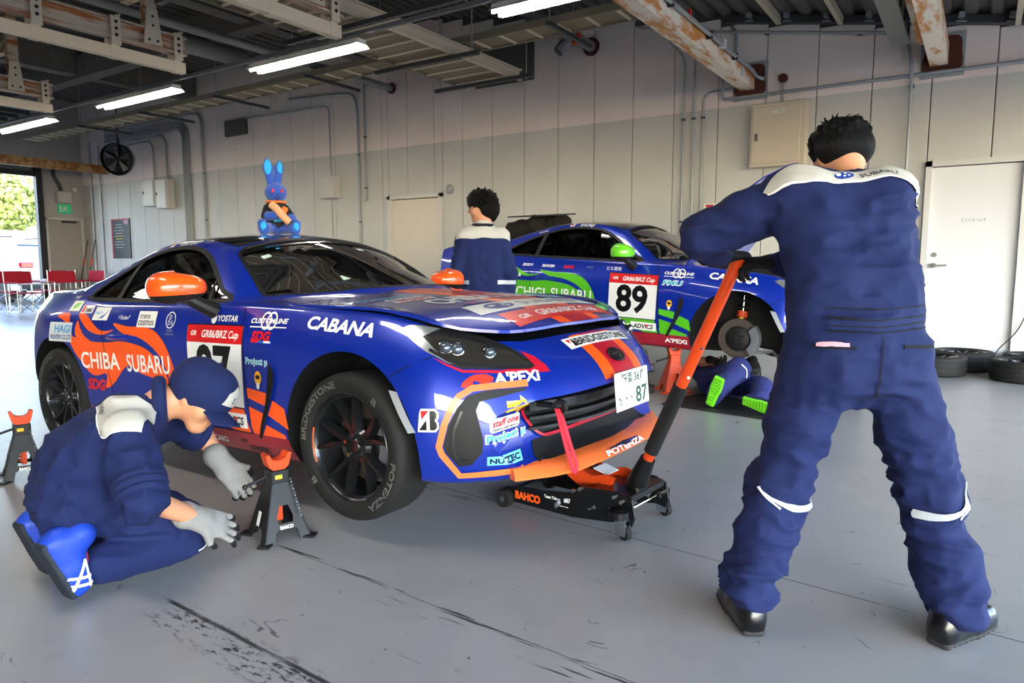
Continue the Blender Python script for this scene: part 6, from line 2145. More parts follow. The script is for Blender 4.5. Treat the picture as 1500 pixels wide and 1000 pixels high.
for s in (-1, 1):
    MB().ball((s * .028 + .004, -.068, .292), .012, 12, (.8, .4, 1.1)).build('eye', mat('toy_red', '#d4252c', .3), rt)
    MB().ball((s * .1025 + .003, -.152, .055), .026, 12, (.75, .25, 1.1)).build('foot_pad', RLB, rt)
MB().ball((.006, -.071, .268), .006, 8).build('nose', RK, rt)
MB().tube([(-.02, -.062, .252), (-.006, -.066, .247), (.006, -.067, .252), (.018, -.066, .247), (.03, -.06, .252)], .0025, 6).build('mouth', RK, rt)
MB().tube([(.062 * math.cos(a), .058 * math.sin(a), .222) for a in np.linspace(0, 2 * PI, 21)[:-1]], .008, 8, closed=True).build('collar', RO, rt)
MB().ball((-.047, -.02, .45), .03, 12, (.8, .3, 1.7)).build('ear_lining', RLB, rt)
MB().ball((.03, -.012, .45), .026, 12, (.7, .3, 1.6)).build('ear_lining', RLB, rt)
it = MB().tube(smooth_open([(-.04, -.085, .20), (-.01, -.105, .17), (.03, -.115, .12), (.065, -.11, .085)], 4), .026, 12, radii=None).build('held_cushion', mat('toy_tan', '#d59a70', .85), rt)
MB().box((.045, -.05, .165), (.04, .03, .05), (0, R(20), 0), ch=.01).build('suit_patch', RO, rt)
MB().box((.0, -.068, .10), (.05, .008, .022), ch=.002).build('suit_patch', RLB, rt)

# ------------------------------------------------------------------ trolley with bag and board behind the green car
t = thing('tool_trolley', 'dark tool trolley standing between the green flamed car and the wall', 'trolley', (-5.35, 8.6, 0))
for a in (-.45, .45):
    for b in (-.28, .28):
        MB().box((a, b, .75), (.04, .04, 1.45)).build('post', dk, t, None)
for z in (.25, .8, 1.46):
    MB().box((0, 0, z), (.95, .6, .03)).build('shelf', dk, t, None)
b_ = thing('black_bag', 'crumpled black bag under a flat board on the trolley top', 'bag', (-5.30, 8.6, 1.488))
b_.scale = (1, 1, 1.25)
body_obj('bag', [limb((-.42, 0, .10), (.32, 0, .13), .10, .14, .06), blob((-.42, 0, .08), .09, .05), blob((.05, -.1, .15), .12, .06), limb((.3, 0, .12), (.45, .05, .18), .1, .07, .05)], .015, [mat('bag_cloth', '#1e1a17', .9, bump=.3, bscale=25)], b_, dict(base=.02, freq=(9, 9, 9)))
bd = props(MB().box((-5.2, 8.56, 1.812), (.82, .5, .02), (R(5), 0, 0), ch=.003).build('display_board', mat('board_dark', '#2c2d31', .4), None, None), 'flat dark printed board lying on the black bag', 'board')

# ------------------------------------------------------------------ far end: folding chairs, table, bin, brooms
RED = mat('chair_red', '#b0142e', .8, bump=.1, bscale=100)
ALU = mat('chair_alu', '#c3c6c8', .3, .8)
def folding_chair():
    t = thing('folding_chair', 'x', 'chair', group='red folding chairs at the far end')
    MB().box((0, 0, .42), (.46, .42, .02), ch=.005).build('seat', RED, t, None)
    bk = MB().box((0, .235, .72), (.5, .02, .24), (R(-8), 0, 0), ch=.005).build('backrest', RED, t, None)
    flat_obj('backrest_print', rect_flat(.16, .05), (0, .253, .73), (-1, 0, 0), (0, .13, .99), mat('print_pink', '#d58a95', .7), bk)
    for s in (-1, 1):
        for p, q in (((s * .24, -.2, .0), (s * .24, -.2, .62)), ((s * .24, .2, .0), (s * .25, .25, .86))):
            MB().cyl(p, q, .012, n=8).build('leg', ALU, t)
        MB().cyl((s * .24, -.2, .03), (-s * .24, -.2 + .004 * s, .41), .009, n=8).build('cross_brace', ALU, t)
        MB().cyl((s * .24, .2, .03), (-s * .24, .2 + .004 * s, .41), .009, n=8).build('cross_brace', ALU, t)
        MB().box((s * .245, 0, .63), (.045, .46, .02), ch=.004).build('armrest', RED, t, None)
        MB().cyl((s * .24, -.2, .06), (s * .24, .2, .06), .009, n=8).build('stretcher', ALU, t)
    return t
proto = None
for x, y, rz, l in ((-18.55, 8.75, 100, 'red folding chair by the exit door, facing the table'), (-17.85, 7.95, 170, 'red folding chair with its back to the cars, next to the bin'),
                    (-17.85, 7.1, 185, 'red folding chair with its back to the cars, farther from the exit door'), (-19.3, 7.2, 10, 'red folding chair on the opening side of the table'),
                    (-19.3, 8.2, 30, 'red folding chair at the table corner near the opening')):
    if proto is None:
        proto = folding_chair(); c = proto
    else:
        c = copy_tree(proto)
    c.scale = (1.15, 1.15, 1.15); c.location = (x, y, 0); c.rotation_euler = (0, 0, R(rz - 90)); c['label'] = l
t = thing('folding_table', 'low folding table with pale top among the red chairs', 'table', (-18.6, 7.6, 0))
MB().box((0, 0, .66), (.6, .9, .03), ch=.005).build('table_top', mat('table_pale', '#c8cdd2', .4), t, None)
for a in (-.27, .27):
    for b in (-.42, .42):
        MB().cyl((a, b, 0), (a, b, .65), .012, n=8).build('leg', ALU, t)
bb = thing('snack_bag', 'small yellow and white bag on the folding table', 'bag', (-18.55, 7.8, .676))
body_obj('bag', [limb((-.06, 0, .05), (.06, .02, .06), .055, .05, .03), blob((.05, .1, .05), .055, .03, m=1)], .012, [mat('bag_white', '#dcdad2', .6), mat('bag_yellow', '#c9a227', .6)], bb, dict(base=.008, freq=(20, 20, 20)))
t = thing('waste_bin', 'black square waste bin beside the red folding chairs', 'bin', (-17.75, 8.6, 0))
MB().prism([(-.13, 0), (.13, 0), (.17, .36), (-.17, .36)], (0, .15, 0), (1, 0, 0), (0, 0, 1), .30).build('bin_body', J_BLK, t, None)
MB().box((0, 0, .365), (.37, .33, .025), ch=.006).build('rim', J_BLK, t, None)
for i, (x, a) in enumerate(((-19.5, .0), (-19.12, -.0))):
    t = thing('broom', ('long broom with orange band leaning in the corner', 'dark handled mop leaning beside the broom in the corner')[i], 'broom', (x, WY - .42, 0))
    MB().cyl((0, 0, .08), (a, .36, 1.75), .013, n=8).build('handle', mat('broom_dark', '#2c2522', .6), t)
    MB().box((0, 0, .05), (.3, .06, .1), ch=.01).build('brush', mat('broom_bristle', '#3a332c', .95), t, None)
    MB().cyl((a * .6, .22, 1.08), (a * .72, .26, 1.27), .02, n=10).build('band', JO, t)
t = thing('mop_bucket', 'pale blue plastic bucket by the long wall near the corner', 'bucket', (-17.6, WY - .3, 0))
MB().lathe([(0, 0), (.17, 0), (.21, .55), (.225, .56), (.225, .6), (.205, .6), (.165, .03), (0, .03)], (0, 0, 0), (0, 0, 1), 24).build('bucket_body', mat('bucket_blue', '#a9c3dd', .5), t)

# ------------------------------------------------------------------ outside: parked crossover, wall, trees
wc = thing('parked_crossover', 'white crossover parked outside the far opening, tail towards the garage', 'car', (-24.7, 9.45, 0), (0, 0, R(6)))
wc.scale = (1.12, 1.12, 1.12)
WCP = mat('car_white', '#b4babd', .25, coat=1.0)
bodyp = [(-2.0, .35), (2.1, .35), (2.15, .6), (2.12, .95), (2.02, 1.05), (1.85, 1.45), (1.6, 1.62), (.2, 1.66), (-.4, 1.6), (-1.1, 1.1), (-1.9, .98), (-2.1, .8), (-2.1, .5)]
mb = MB().prism(bodyp, (0, .88, 0), (1, 0, 0), (0, 0, 1), 1.76)
mb.build('body', WCP, wc, 40)
GLK = mat('dark_glass', '#1d242c', .1, coat=1.0)
MB().prism([(1.88, 1.12), (1.92, 1.12), (1.80, 1.5), (1.76, 1.5)], (0.03, .7, 0), (1, 0, 0), (0, 0, 1), 1.4).build('rear_window', GLK, wc, None)
MB().prism([(-.9, 1.1), (1.6, 1.12), (1.45, 1.52), (.0, 1.55)], (0, -.882, 0), (1, 0, 0), (0, 0, 1), .006).build('side_window', GLK, wc, None)
for s in (-1, 1):
    MB().box((2.1, s * .68, .98), (.1, .34, .14), ch=.03).build('tail_light', mat('tail_red', '#b01424', .2, coat=1), wc, None)
    MB().box((2.13, s * .74, .5), (.06, .2, .22), ch=.02).build('bumper_corner', M_UNDER, wc, None)
    for x in (-1.3, 1.35):
        MB().lathe([(.0, -.1), (.2, -.11), (.34, -.1), (.36, -.06), (.36, .08), (0, .08)], (x, s * .82, .36), (0, -s, 0) if s > 0 else (0, 1, 0), 24).build('wheel', M_TYRE, wc)
    MB().bar((-.3, s * .62, 1.7), (1.4, s * .62, 1.7), .04, .04).build('roof_rail', M_UNDER, wc, None)
MB().box((2.12, 0, .42), (.08, 1.4, .16), ch=.02).build('bumper', M_UNDER, wc, None)
props(MB().box((-46, 8, 1.5), (.3, 60, 3.0)).build('boundary_wall', mat('white_wall', '#e6e4de', .7), None, None), 'long pale boundary wall across the car park', 'wall')
LEAF = mat('leaf_green', '#8f9a4c', .8, var=.3, vscale=20)
BARK = mat('bark', '#5a4a3a', .9)
for i, (y, h, r) in enumerate(((8.5, 6.5, 2.2), (13.6, 7.5, 2.6), (19, 6.8, 2.4))):
    t = thing('tree', ('round leafy tree behind the boundary wall, at the opening edge', 'taller leafy tree behind the boundary wall, beside the round one', 'leafy tree behind the boundary wall, mostly behind the end wall')[i], 'tree', (-50, y, 0), group='trees behind the boundary wall')
    MB().cyl((0, 0, 0), (0, 0, h * .6), .2, .12, n=10).build('trunk', BARK, t)
    rs = np.random.default_rng(i + 3)
    n = 2600
    d = rs.normal(size=(n, 3)); d /= np.linalg.norm(d, axis=1)[:, None]
    p = d * (r * (.55 + .45 * rs.random((n, 1)) ** .5)) * np.array((1, 1, .8)) + np.array((0, 0, h * .72))
    v, f = [], []
    for q in range(n):
        a = rs.normal(size=3); a /= np.linalg.norm(a)
        b = np.cross(a, d[q]); b /= np.linalg.norm(b) + 1e-9
        s = .14 + .1 * rs.random()
        k = len(v)
        v += [p[q] + a * s, p[q] + b * s * .6, p[q] - a * s, p[q] - b * s * .6]
        f.append((k, k + 1, k + 2, k + 3))
    fo = link('foliage', mesh_of('fo', v, f), t, [LEAF], None)
    fo['kind'] = 'stuff'
# ------------------------------------------------------------------ people
NAVY = mat('coverall_navy', '#081a4c', .85, bump=.3, bscale=260, var=.1, vscale=10)
NAVY_D = mat('coverall_dark', '#030818', .85, bump=.25, bscale=260)  # collar cloth; also paints the shadow lines along the seams
SKIN = mat('skin', '#c98f6c', .5, var=.06, vscale=30)
YOKE = mat('coverall_grey_white', '#b8b5ad', .8, bump=.2, bscale=260)
PIPE = mat('white_piping', '#e8e8e6', .6)
REFL = mat('reflective_tape', '#c9cfd4', .35, .2)
HAIR = mat('black_hair', '#070606', .55, bump=1.0, bscale=60, stretch=(5, 5, .6))
HAIR.node_tree.nodes['Principled BSDF'].inputs['Specular IOR Level'].default_value = .15
GLOVE_B = mat('glove_black', '#121214', .75, bump=.3, bscale=120)
GLOVE_G = mat('glove_grey', '#8b8986', .85, bump=.4, bscale=160)
BOOT = mat('boot_black', '#0c0c0e', .28, coat=.3)
SOLE = mat('boot_sole', '#2d2d30', .8)
VA = lambda p: np.array(p, float)
def unit(v):
    v = VA(v)
    return v / (np.linalg.norm(v) + 1e-9)
def mixp(a, b, t):
    return tuple(VA(a) * (1 - t) + VA(b) * t)

def head_prims(c, f, up, sc=1.0, m=1, neck=None):
    """skull, jaw, nose, lips, ears, neck as blended shapes"""
    c = VA(c); f = unit(f); s = unit(np.cross(f, up)); u = np.cross(s, f)
    P = lambda a, b, d: tuple(c + (f * a + s * b + u * d) * sc)
    q = [limb(P(-.02, 0, .02), P(.015, 0, .025), .088 * sc, .08 * sc, .02, m), limb(P(.03, 0, -.02), P(.05, 0, -.085), .066 * sc, .036 * sc, .03, m),
         limb(P(.02, .03, -.05), P(.05, .015, -.088), .04 * sc, .026 * sc, .03, m), limb(P(.02, -.03, -.05), P(.05, -.015, -.088), .04 * sc, .026 * sc, .03, m),
         limb(P(.088, 0, .01), P(.108, 0, -.025), .009 * sc, .014 * sc, .014, m), limb(P(.082, -.03, .026), P(.082, .03, .026), .014 * sc, .014 * sc, .02, m),
         limb(P(.088, -.016, -.055), P(.088, .016, -.055), .008 * sc, .008 * sc, .008, m), limb(P(.085, -.014, -.068), P(.085, .014, -.068), .009 * sc, .009 * sc, .008, m),
         blob(P(.06, .05, -.03), .03 * sc, .03, m), blob(P(.06, -.05, -.03), .03 * sc, .03, m)]
    for e in (-1, 1):
        q += [limb(P(-.012, e * .086, .012), P(-.004, e * .084, -.03), .017 * sc, .012 * sc, .008, m, flat=(s, .5)),
              blob(P(.078, e * .033, .004), .012 * sc, .012, m, cut=True)]
    if neck is not None:
        q.append(limb(P(-.03, 0, -.05), neck, .056 * sc, .06 * sc, .03, m))
    return q, P, s, u

def face_parts(parent, P, sc=1.0):
    for e in (-1, 1):
        MB().ball(P(.072, e * .033, .004), .011 * sc, 10).build('eye', mat('eye_dark', '#1a1310', .2), parent)
        MB().tube([P(.088, e * .018, .024), P(.09, e * .034, .029), P(.082, e * .05, .025)], .004 * sc, 6).build('eyebrow', HAIR, parent)

def make_hand(parent, name, W, d, n, thumb, mats, curl=(.3, .5, .4), spread=.0, sc=1.0, cuff=.06, backm=0):
    """glove with palm, four unequal jointed fingers and a thumb; W wrist, d pointing direction, n palm normal, thumb side +-1"""
    W = VA(W); d = unit(d); n = VA(n); n = unit(n - d * (n @ d)); s = np.cross(d, n) * thumb
    q = [limb(tuple(W - d * cuff), tuple(W + d * .01), .043 * sc, .034 * sc, .02, backm, flat=(n, .92)),
         limb(tuple(W + d * .02 + s * .012), tuple(W + d * .085 + s * .018), .032 * sc, .03 * sc, .02, backm, flat=(n, .55)),
         limb(tuple(W + d * .02 - s * .012), tuple(W + d * .08 - s * .02), .03 * sc, .028 * sc, .02, backm, flat=(n, .55))]
    L = [.078, .088, .082, .064]
    for i in range(4):
        o = (.034, .012, -.011, -.033)[i]
        p = W + (d * (.092, .098, .094, .084)[i] + s * o) * sc
        dirn = unit(d + s * o * spread * 14)
        a = 0.0
        for j, fr in enumerate((.45, .32, .23)):
            a += curl[j]
            v = dirn * math.cos(a) + n * math.sin(a)
            e = p + v * L[i] * fr * sc
            r = (.0102, .0094, .0084)[j] * sc
            q.append(limb(tuple(p), tuple(e), r, r * .93, .005, 1 if j > 0 else backm))
            p = e
    t0 = W + (d * .03 + s * .034) * sc
    t1 = t0 + unit(d * .7 + s * .65 + n * .35) * .04 * sc
    t2 = t1 + unit(d * .95 + s * .1 + n * .45) * .034 * sc
    q += [limb(tuple(t0), tuple(t1), .014 * sc, .0115 * sc, .012, backm), limb(tuple(t1), tuple(t2), .0112 * sc, .0095 * sc, .005, 1)]
    o, _ = body_obj(name, q, .0045, mats, parent, None, 1)
    return o

def make_boot(parent, name, heel, toe, up, mats, h=.10, sc=1.0, low=False, lift=0.0):
    """shoe from heel to toe; up = away from the sole"""
    heel = VA(heel); toe = VA(toe); d = unit(toe - heel); up = VA(up); up = unit(up - d * (up @ d)); s = np.cross(d, up)
    L = np.linalg.norm(toe - heel)
    at = lambda a, b, c: tuple(heel + d * a * L + s * b + up * c)
    q = [limb(at(.10, 0, .056), at(.45, 0, .06), .040 * sc, .042 * sc, .03, 0), limb(at(.45, 0, .057), at(.85, .004, .05), .042 * sc, .036 * sc, .03, 0, flat=(up, .85)),
         limb(at(.62, .012, .05), at(.84, .014, .047), .034 * sc, .03 * sc, .03, 0), limb(at(.14, 0, .06), at(.16, 0, h), .04 * sc, .044 * sc, .03, 0),
         limb(at(.3, 0, .06), at(.22, 0, h), .036 * sc, .04 * sc, .03, 0)]
    so = []
    for a in np.linspace(.04, .95, 10):
        w = .030 + .014 * math.sin(min(1, max(0, (a - .1) / .9)) * PI * .9) * (1.2 if a > .5 else .7)
        so.append(limb(at(a, -w * .75, .0125), at(a, w * .75, .0125), .0145, .0145, .012, 0))
        q.append(limb(at(a, -w * .7, .026), at(a, w * .7, .026), .013, .013, .02, 0))
    o, sk = body_obj(name, q, .0065, [mats[0]], parent, None, 1)
    _, ssk = body_obj('sole', so, .0055, [mats[1]], o, None, 1)
    return o, (sk, ssk), at

# ---------------------------------------------------------------- standing mechanic on the jack handle (back to the camera)
def standing_man():
    t = thing('person', 'person in navy coverall seen from behind, leaning on the orange jack handle', 'person', (-.28, 2.32, 0))
    o = VA((-.28, 2.32, 0))
    E = VA((.83, .557, 0)); F = VA((-.557, .83, 0)); Z = VA((0, 0, 1))
    L = lambda p: tuple(VA(p) - o)
    pel, wa, ch, nk, hd = (L(p) for p in ((-.311, 2.358, .90), (-.325, 2.385, 1.06), (-.39, 2.475, 1.265), (-.405, 2.575, 1.395), (-.425, 2.655, 1.50)))
    hipL, hipR = L((-.40, 2.30, .85)), L((-.21, 2.41, .85))
    knL, knR = L((-.485, 2.245, .44)), L((-.085, 2.43, .44))
    anL, anR = L((-.545, 2.165, .125)), L((-.005, 2.425, .10))
    shL, shR = L((-.53, 2.42, 1.355)), L((-.262, 2.53, 1.34))
    elL, elR = L((-.80, 2.40, 1.235)), L((-.235, 2.63, 1.06))
    wrL, wrR = L((-.815, 2.60, 1.175)), L((-.62, 2.72, 1.14))
    sh = lambda p, e=0, f=0, z=0: tuple(VA(p) + E * e + F * f + Z * z)
    q = []
    for e in (-1, 1):
        q += [limb(sh(pel, e * .085, .0, -.03), sh(wa, e * .072), .125, .112, .05, 0, flat=(F, .85)),
              limb(sh(wa, e * .072), sh(ch, e * .08, -.01), .112, .12, .05, 0, flat=(F, .85)),
              limb(sh(ch, e * .08, -.01), sh(ch, e * .08, .02, .07), .112, .09, .05, 0, flat=(F, .85))]
    q += [limb(sh(pel, 0, -.03, -.06), sh(pel, 0, -.035, .02), .11, .1, .06, 0), limb(sh(pel, -.075, -.045, -.07), sh(pel, -.07, -.04, -.02), .095, .09, .06, 0), limb(sh(pel, .075, -.045, -.07), sh(pel, .07, -.04, -.02), .095, .09, .06, 0)]
    for hp, kn, an, e in ((hipL, knL, anL, -1), (hipR, knR, anR, 1)):
        kf = sh(kn, 0, .02)
        q += [limb(hp, mixp(hp, kf, .5), .103, .095, .04, 0), limb(mixp(hp, kf, .5), kf, .095, .083, .03, 0), limb(kf, mixp(kf, an, .55), .084, .08, .03, 0), limb(mixp(kf, an, .55), sh(an, 0, 0, .035), .08, .074, .03, 0),
              limb(sh(an, 0, 0, .05), sh(an, 0, .0, .015), .076, .072, .015, 0)]
    q += [limb(shL, shR, .074, .074, .05, 0), limb(sh(shL, .02), mixp(shL, elL, .5), .082, .078, .035, 0), limb(mixp(shL, elL, .5), elL, .078, .072, .03, 0), limb(elL, wrL, .07, .05, .03, 0),
          limb(sh(shR, -.02), elR, .08, .072, .035, 0), limb(elR, wrR, .07, .05, .03, 0), limb(sh(nk, 0, -.04, -.075), sh(nk, 0, -.02, -.03), .08, .066, .04, 0)]
    hq, P, s, u = head_prims(hd, F * .9 - Z * .42, Z, .93, 1, sh(nk, 0, -.015, -.02))
    q += hq
    fold = dict(base=.012, freq=(10, 10, 19), seed=2, joints=[(knL, .16, .02), (knR, .16, .02), (sh(anL, 0, 0, .06), .14, .03), (sh(anR, 0, 0, .06), .14, .03), (elL, .12, .018), (wa, .15, .016), (sh(pel, 0, -.05, -.15), .16, .016), (shL, .12, .012), (shR, .12, .012)])
    body, sk = body_obj('body', q, .0085, [NAVY, SKIN], t, fold)
    # hair with uneven tips
    hb = [limb(P(-.02, 0, .035), P(.02, 0, .045), .088, .082, .02), limb(P(-.045, -.03, .01), P(-.045, .03, .01), .062, .062, .03)]
    rs = np.random.default_rng(5)
    sph = lambda a, el, r: P(-.012 - math.cos(a) * math.cos(el) * r, math.sin(a) * math.cos(el) * r * .98, .035 + math.sin(el) * r)
    for k in range(110):
        a = rs.uniform(-2.3, 2.3)
        e0 = rs.uniform(.5, 1.35)
        e1 = rs.uniform(-.55, -.1) + .25 * abs(math.sin(a))
        r0, r1 = rs.uniform(.092, .1), rs.uniform(.098, .112)
        a2 = a + rs.uniform(-.15, .15)
        em = (e0 + e1) / 2
        hb += [limb(sph(a, e0, r0), sph((a + a2) / 2, em, r1), .009, .009, .003), limb(sph((a + a2) / 2, em, r1), sph(a2, e1, r1 * .97), .009, .003, .003)]
    for k in range(14):
        a = rs.uniform(0, 6.28); e0 = rs.uniform(1.0, 1.4)
        hb.append(limb(sph(a, e0, .095), sph(a + .3, e0 - .25, .125), .007, .002, .003))
    body_obj('hair', hb, .004, [HAIR], t, None, 1)
    face_parts(t, P, .93)
    # collar
    col = MB()
    cn = VA(nk)
    ring = [tuple(cn + E * .08 * math.cos(a) + F * .074 * math.sin(a) + Z * (-.006 + .02 * math.sin(a) * -1) + F * -.018) for a in np.linspace(0, 2 * PI, 29)[:-1]]
    col.tube([sh(p, 0, 0, -.012) for p in ring], .016, 8, closed=True)
    col.tube([sh(p, 0, .003, .008) for p in ring], .013, 8, closed=True)
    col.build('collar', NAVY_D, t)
    # grey-white yoke over the shoulders, its piping and print
    n = unit(-F * .62 + Z * .78); uu = E; ww = unit(np.cross(n, uu))
    o2 = VA(ch) + Z * .13 - F * .02
    yk = smooth_open([(-.235, -.015), (-.12, -.036), (0, -.042), (.12, -.055), (.215, -.08)], 5) + smooth_open([(.235, -.04), (.21, .01), (.12, .035), (.05, .005), (.0, .0), (-.05, .005), (-.12, .045), (-.2, .04), (-.245, .0)], 3)
    sk.decal('yoke', poly_flat(yk), o2, uu, ww, YOKE, t, lift=.005, step=.012, far=.6)
    sk.decal('piping', strip_flat(smooth_open([(-.235, -.018), (-.12, -.039), (0, -.045), (.12, -.058), (.215, -.083)], 6), .007), o2, uu, ww, PIPE, t, lift=.006, step=.025, far=.6)
    sk.decal('back_emblem', ellipse_flat(.03, .014), tuple(o2 + uu * -.02 + ww * -.02), uu, ww, mat('emblem_blue'), t, lift=.006, step=.02, far=.6)
    for a, b in ((-.016, .003), (.004, .005), (.012, -.003), (.0, -.005)):
        sk.decal('back_emblem_star', ellipse_flat(.004 if a > -.01 else .008, .003 if a > -.01 else .006), tuple(o2 + uu * (-.02 + a) + ww * (-.02 + b)), uu, ww, PIPE, t, lift=.0075, step=None, far=.6)
    sk.decal('back_lettering', text_fit('SUBARU', .11, .018, .02), tuple(o2 + uu * .08 + ww * -.03), uu, ww, mat('print_grey', '#33363c', .7), t, lift=.006, step=.02, far=.6)
    # belt lines, back pockets; seams with their shadow lines painted as dark strips
    nb = -F; ob = VA(pel)
    bk = lambda name, vf, m, lift=.006: sk.decal(name, vf, ob, E, Z, m, t, lift=lift, step=.012, far=.6)
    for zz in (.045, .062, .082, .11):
        bk('waist_seam_shadow', strip_flat([(-.13, zz), (0, zz - .004), (.17, zz + .008)], .0045), NAVY_D)
    bk('seat_seam_shadow', strip_flat([(.005, .03), (.0, -.08), (-.005, -.17)], .004), NAVY_D)
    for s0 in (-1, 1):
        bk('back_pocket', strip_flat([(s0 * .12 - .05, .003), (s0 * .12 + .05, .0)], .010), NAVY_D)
    bk('pink_slip', rect_flat(.075, .010, -.125, .008), mat('paper_pink', '#e3a5b4', .7), .007)
    # reflective bands and piping below the knees
    for kn, an, e in ((knL, anL, -1), (knR, anR, 1)):
        oc = VA(mixp(kn, an, .12))
        sk.decal('reflective_band', poly_flat(smooth_open([(-e * .105, .016), (-e * .05, .012), (e * .02, .024), (e * .075, .06)], 4) + smooth_open([(e * .05, .03), (e * .0, .0), (-e * .05, -.016), (-e * .105, -.014)], 4)), tuple(oc), E, Z, REFL, t, lift=.006, step=.02, far=.5)
        sk.decal('leg_piping', strip_flat(smooth_open([(e * .02, .0), (e * .06, .04), (e * .085, .10), (e * .09, .18)], 5), .006), tuple(oc), E, Z, PIPE, t, lift=.006, step=.02, far=.5)
    make_boot(t, 'boot', L((-.515, 2.115, 0)), L((-.665, 2.335, 0)), Z, [BOOT, SOLE], .12)
    make_boot(t, 'boot', L((-.045, 2.36, 0)), L((.075, 2.61, 0)), Z, [BOOT, SOLE], .12)
    HTw = VA(L((-.757, 2.67, 1.165)))
    make_hand(t, 'glove', tuple(VA(wrL) + VA((.005, .02, -.005))), HTw + VA((0, 0, .01)) - VA(wrL), (.2, .3, -1), 1, [GLOVE_B, GLOVE_B], (.7, .9, .7))
    make_hand(t, 'glove', tuple(VA(wrR) + VA((-.02, -.005, .005))), HTw + VA((.02, .0, -.03)) - VA(wrR), (-.3, .2, -1), -1, [GLOVE_B, GLOVE_B], (.7, .9, .7))
    return t
standing_man()

# ---------------------------------------------------------------- kneeling mechanic with cap and grey gloves
def kneeling_man():
    t = thing('person', 'person in navy coverall and cap kneeling to set the black jack stand', 'person', (-2.6, 1.25, 0))
    o = VA((-2.6, 1.25, 0)); Z = VA((0, 0, 1))
    L = lambda p: tuple(VA(p) - o)
    hipR, hipL = L((-2.575, 1.13, .30)), L((-2.80, 1.20, .31))
    wa, ch, nk, hd = L((-2.70, 1.20, .43)), L((-2.665, 1.36, .545)), L((-2.60, 1.475, .615)), L((-2.535, 1.585, .615))
    shR, shL = L((-2.50, 1.285, .525)), L((-2.74, 1.53, .535))
    elR, wrR, haR = L((-2.335, 1.235, .345)), L((-2.385, 1.47, .19)), L((-2.375, 1.60, .115))
    elL, wrL, haL = L((-2.715, 1.70, .425)), L((-2.61, 1.735, .29)), L((-2.575, 1.775, .215))
    knR, knL = L((-2.50, 1.50, .095)), L((-2.80, 1.58, .10))
    anR, anL = L((-2.53, 1.11, .105)), L((-2.82, 1.16, .10))
    off = lambda p, x=0, y=0, z=0: tuple(VA(p) + VA((x, y, z)))
    q = [limb(off(hipR, -.02, 0, 0), hipL, .112, .112, .05, 0), limb(off(hipR, -.05, -.0, .03), off(shR, -.09, -.02, -.02), .108, .1, .05, 0), limb(off(hipL, .04, 0, .03), off(shL, .02, -.06, -.03), .105, .095, .05, 0),
         limb(wa, ch, .12, .105, .05, 0), limb(off(shR, -.04, .02, 0), shL, .076, .076, .05, 0), limb(ch, off(nk, -.01, -.06, -.045), .088, .062, .04, 0),
         limb(hipR, off(knR, 0, -.02, .055), .095, .082, .025, 0), limb(off(knR, 0, -.03, .0), off(anR, 0, .075, -.015), .082, .072, .016, 0), limb(hipL, knL, .1, .085, .04, 0), limb(knL, off(anL, 0, .06, 0), .08, .07, .04, 0),
         limb(shR, elR, .082, .074, .022, 0), limb(shL, mixp(shL, elL, .8), .078, .07, .03, 0),
         limb(elR, wrR, .043, .031, .015, 1), limb(mixp(shL, elL, .8), elL, .05, .042, .02, 1), limb(elL, wrL, .042, .03, .015, 1)]
    f = unit(VA((.80, .36, -.50)))
    hq, P, s, u = head_prims(hd, f, (.25, .45, .9), 1.0, 1, nk)
    q += hq
    fold = dict(base=.011, freq=(11, 11, 15), seed=4, joints=[(elR, .12, .018), (hipR, .2, .02), (knR, .14, .008), (wa, .2, .018), (shR, .12, .014)])
    body, sk = body_obj('body', q, .008, [NAVY, SKIN], t, fold)
    face_parts(t, P)
    # rolled sleeve cuffs
    for a, b, r in ((shR, elR, .08), (shL, elL, .075)):
        d = unit(VA(b) - VA(a))
        c = VA(b) - d * (.0 if r > .08 else .02)
        x, y, z, LL = frame((0, 0, 0), tuple(d))
        for k, rr in ((0, r), (-.028, r + .003), (-.052, r)):
            MB().tube([tuple(c + d * (k + .01) + (VA(x) * math.cos(g) + VA(y) * math.sin(g)) * (rr - .012)) for g in np.linspace(0, 2 * PI, 25)[:-1]], .021, 8, closed=True).build('rolled_cuff', NAVY, t)
    # collar
    d = unit(VA(P(0, 0, 0)) - VA(nk)); x, y, z, LL = frame((0, 0, 0), tuple(d))
    MB().tube([tuple(VA(nk) - d * .01 + (VA(x) * math.cos(g) + VA(y) * math.sin(g)) * .074) for g in np.linspace(0, 2 * PI, 25)[:-1]], .026, 10, closed=True).build('collar', NAVY, t)
    # hair below the cap
    hb = [limb(P(-.045, 0, -.005), P(-.02, 0, .02), .083, .088, .03), limb(P(-.06, -.03, -.045), P(-.06, .03, -.045), .045, .045, .03)]
    for e in (-1, 1):
        hb += [limb(P(.0, e * .072, .02), P(.03, e * .07, -.005), .022, .014, .015)]
    body_obj('hair', hb, .007, [HAIR], t)
    # cap: crown, bill, white front panel, button
    cq = [limb(P(-.035, 0, .05), P(.03, 0, .055), .104, .096, .02), limb(P(-.03, 0, .03), P(.03, 0, .035), .103, .098, .01)]
    cap, cs = body_obj('cap', cq, .006, [NAVY], t)
    # the bill
    v, fcs = [], []
    N = 13
    for r_, (rr, dz, fx) in enumerate(((.088, .012, .035), (.105, .004, .07), (.11, -.012, .115))):
        for k in range(N):
            a = -1.15 + 2.3 * k / (N - 1)
            v.append(P(fx * math.cos(a) + .045 * (1 if r_ else .6) + .02 * r_, rr * .82 * math.sin(a), dz - .035 * math.sin(a) ** 2 + .004))
    for r_ in range(2):
        for k in range(N - 1):
            fcs.append((r_ * N + k, r_ * N + k + 1, (r_ + 1) * N + k + 1, (r_ + 1) * N + k))
    nn = len(v)
    v2 = [tuple(VA(p) - VA(u) * .005) for p in v]
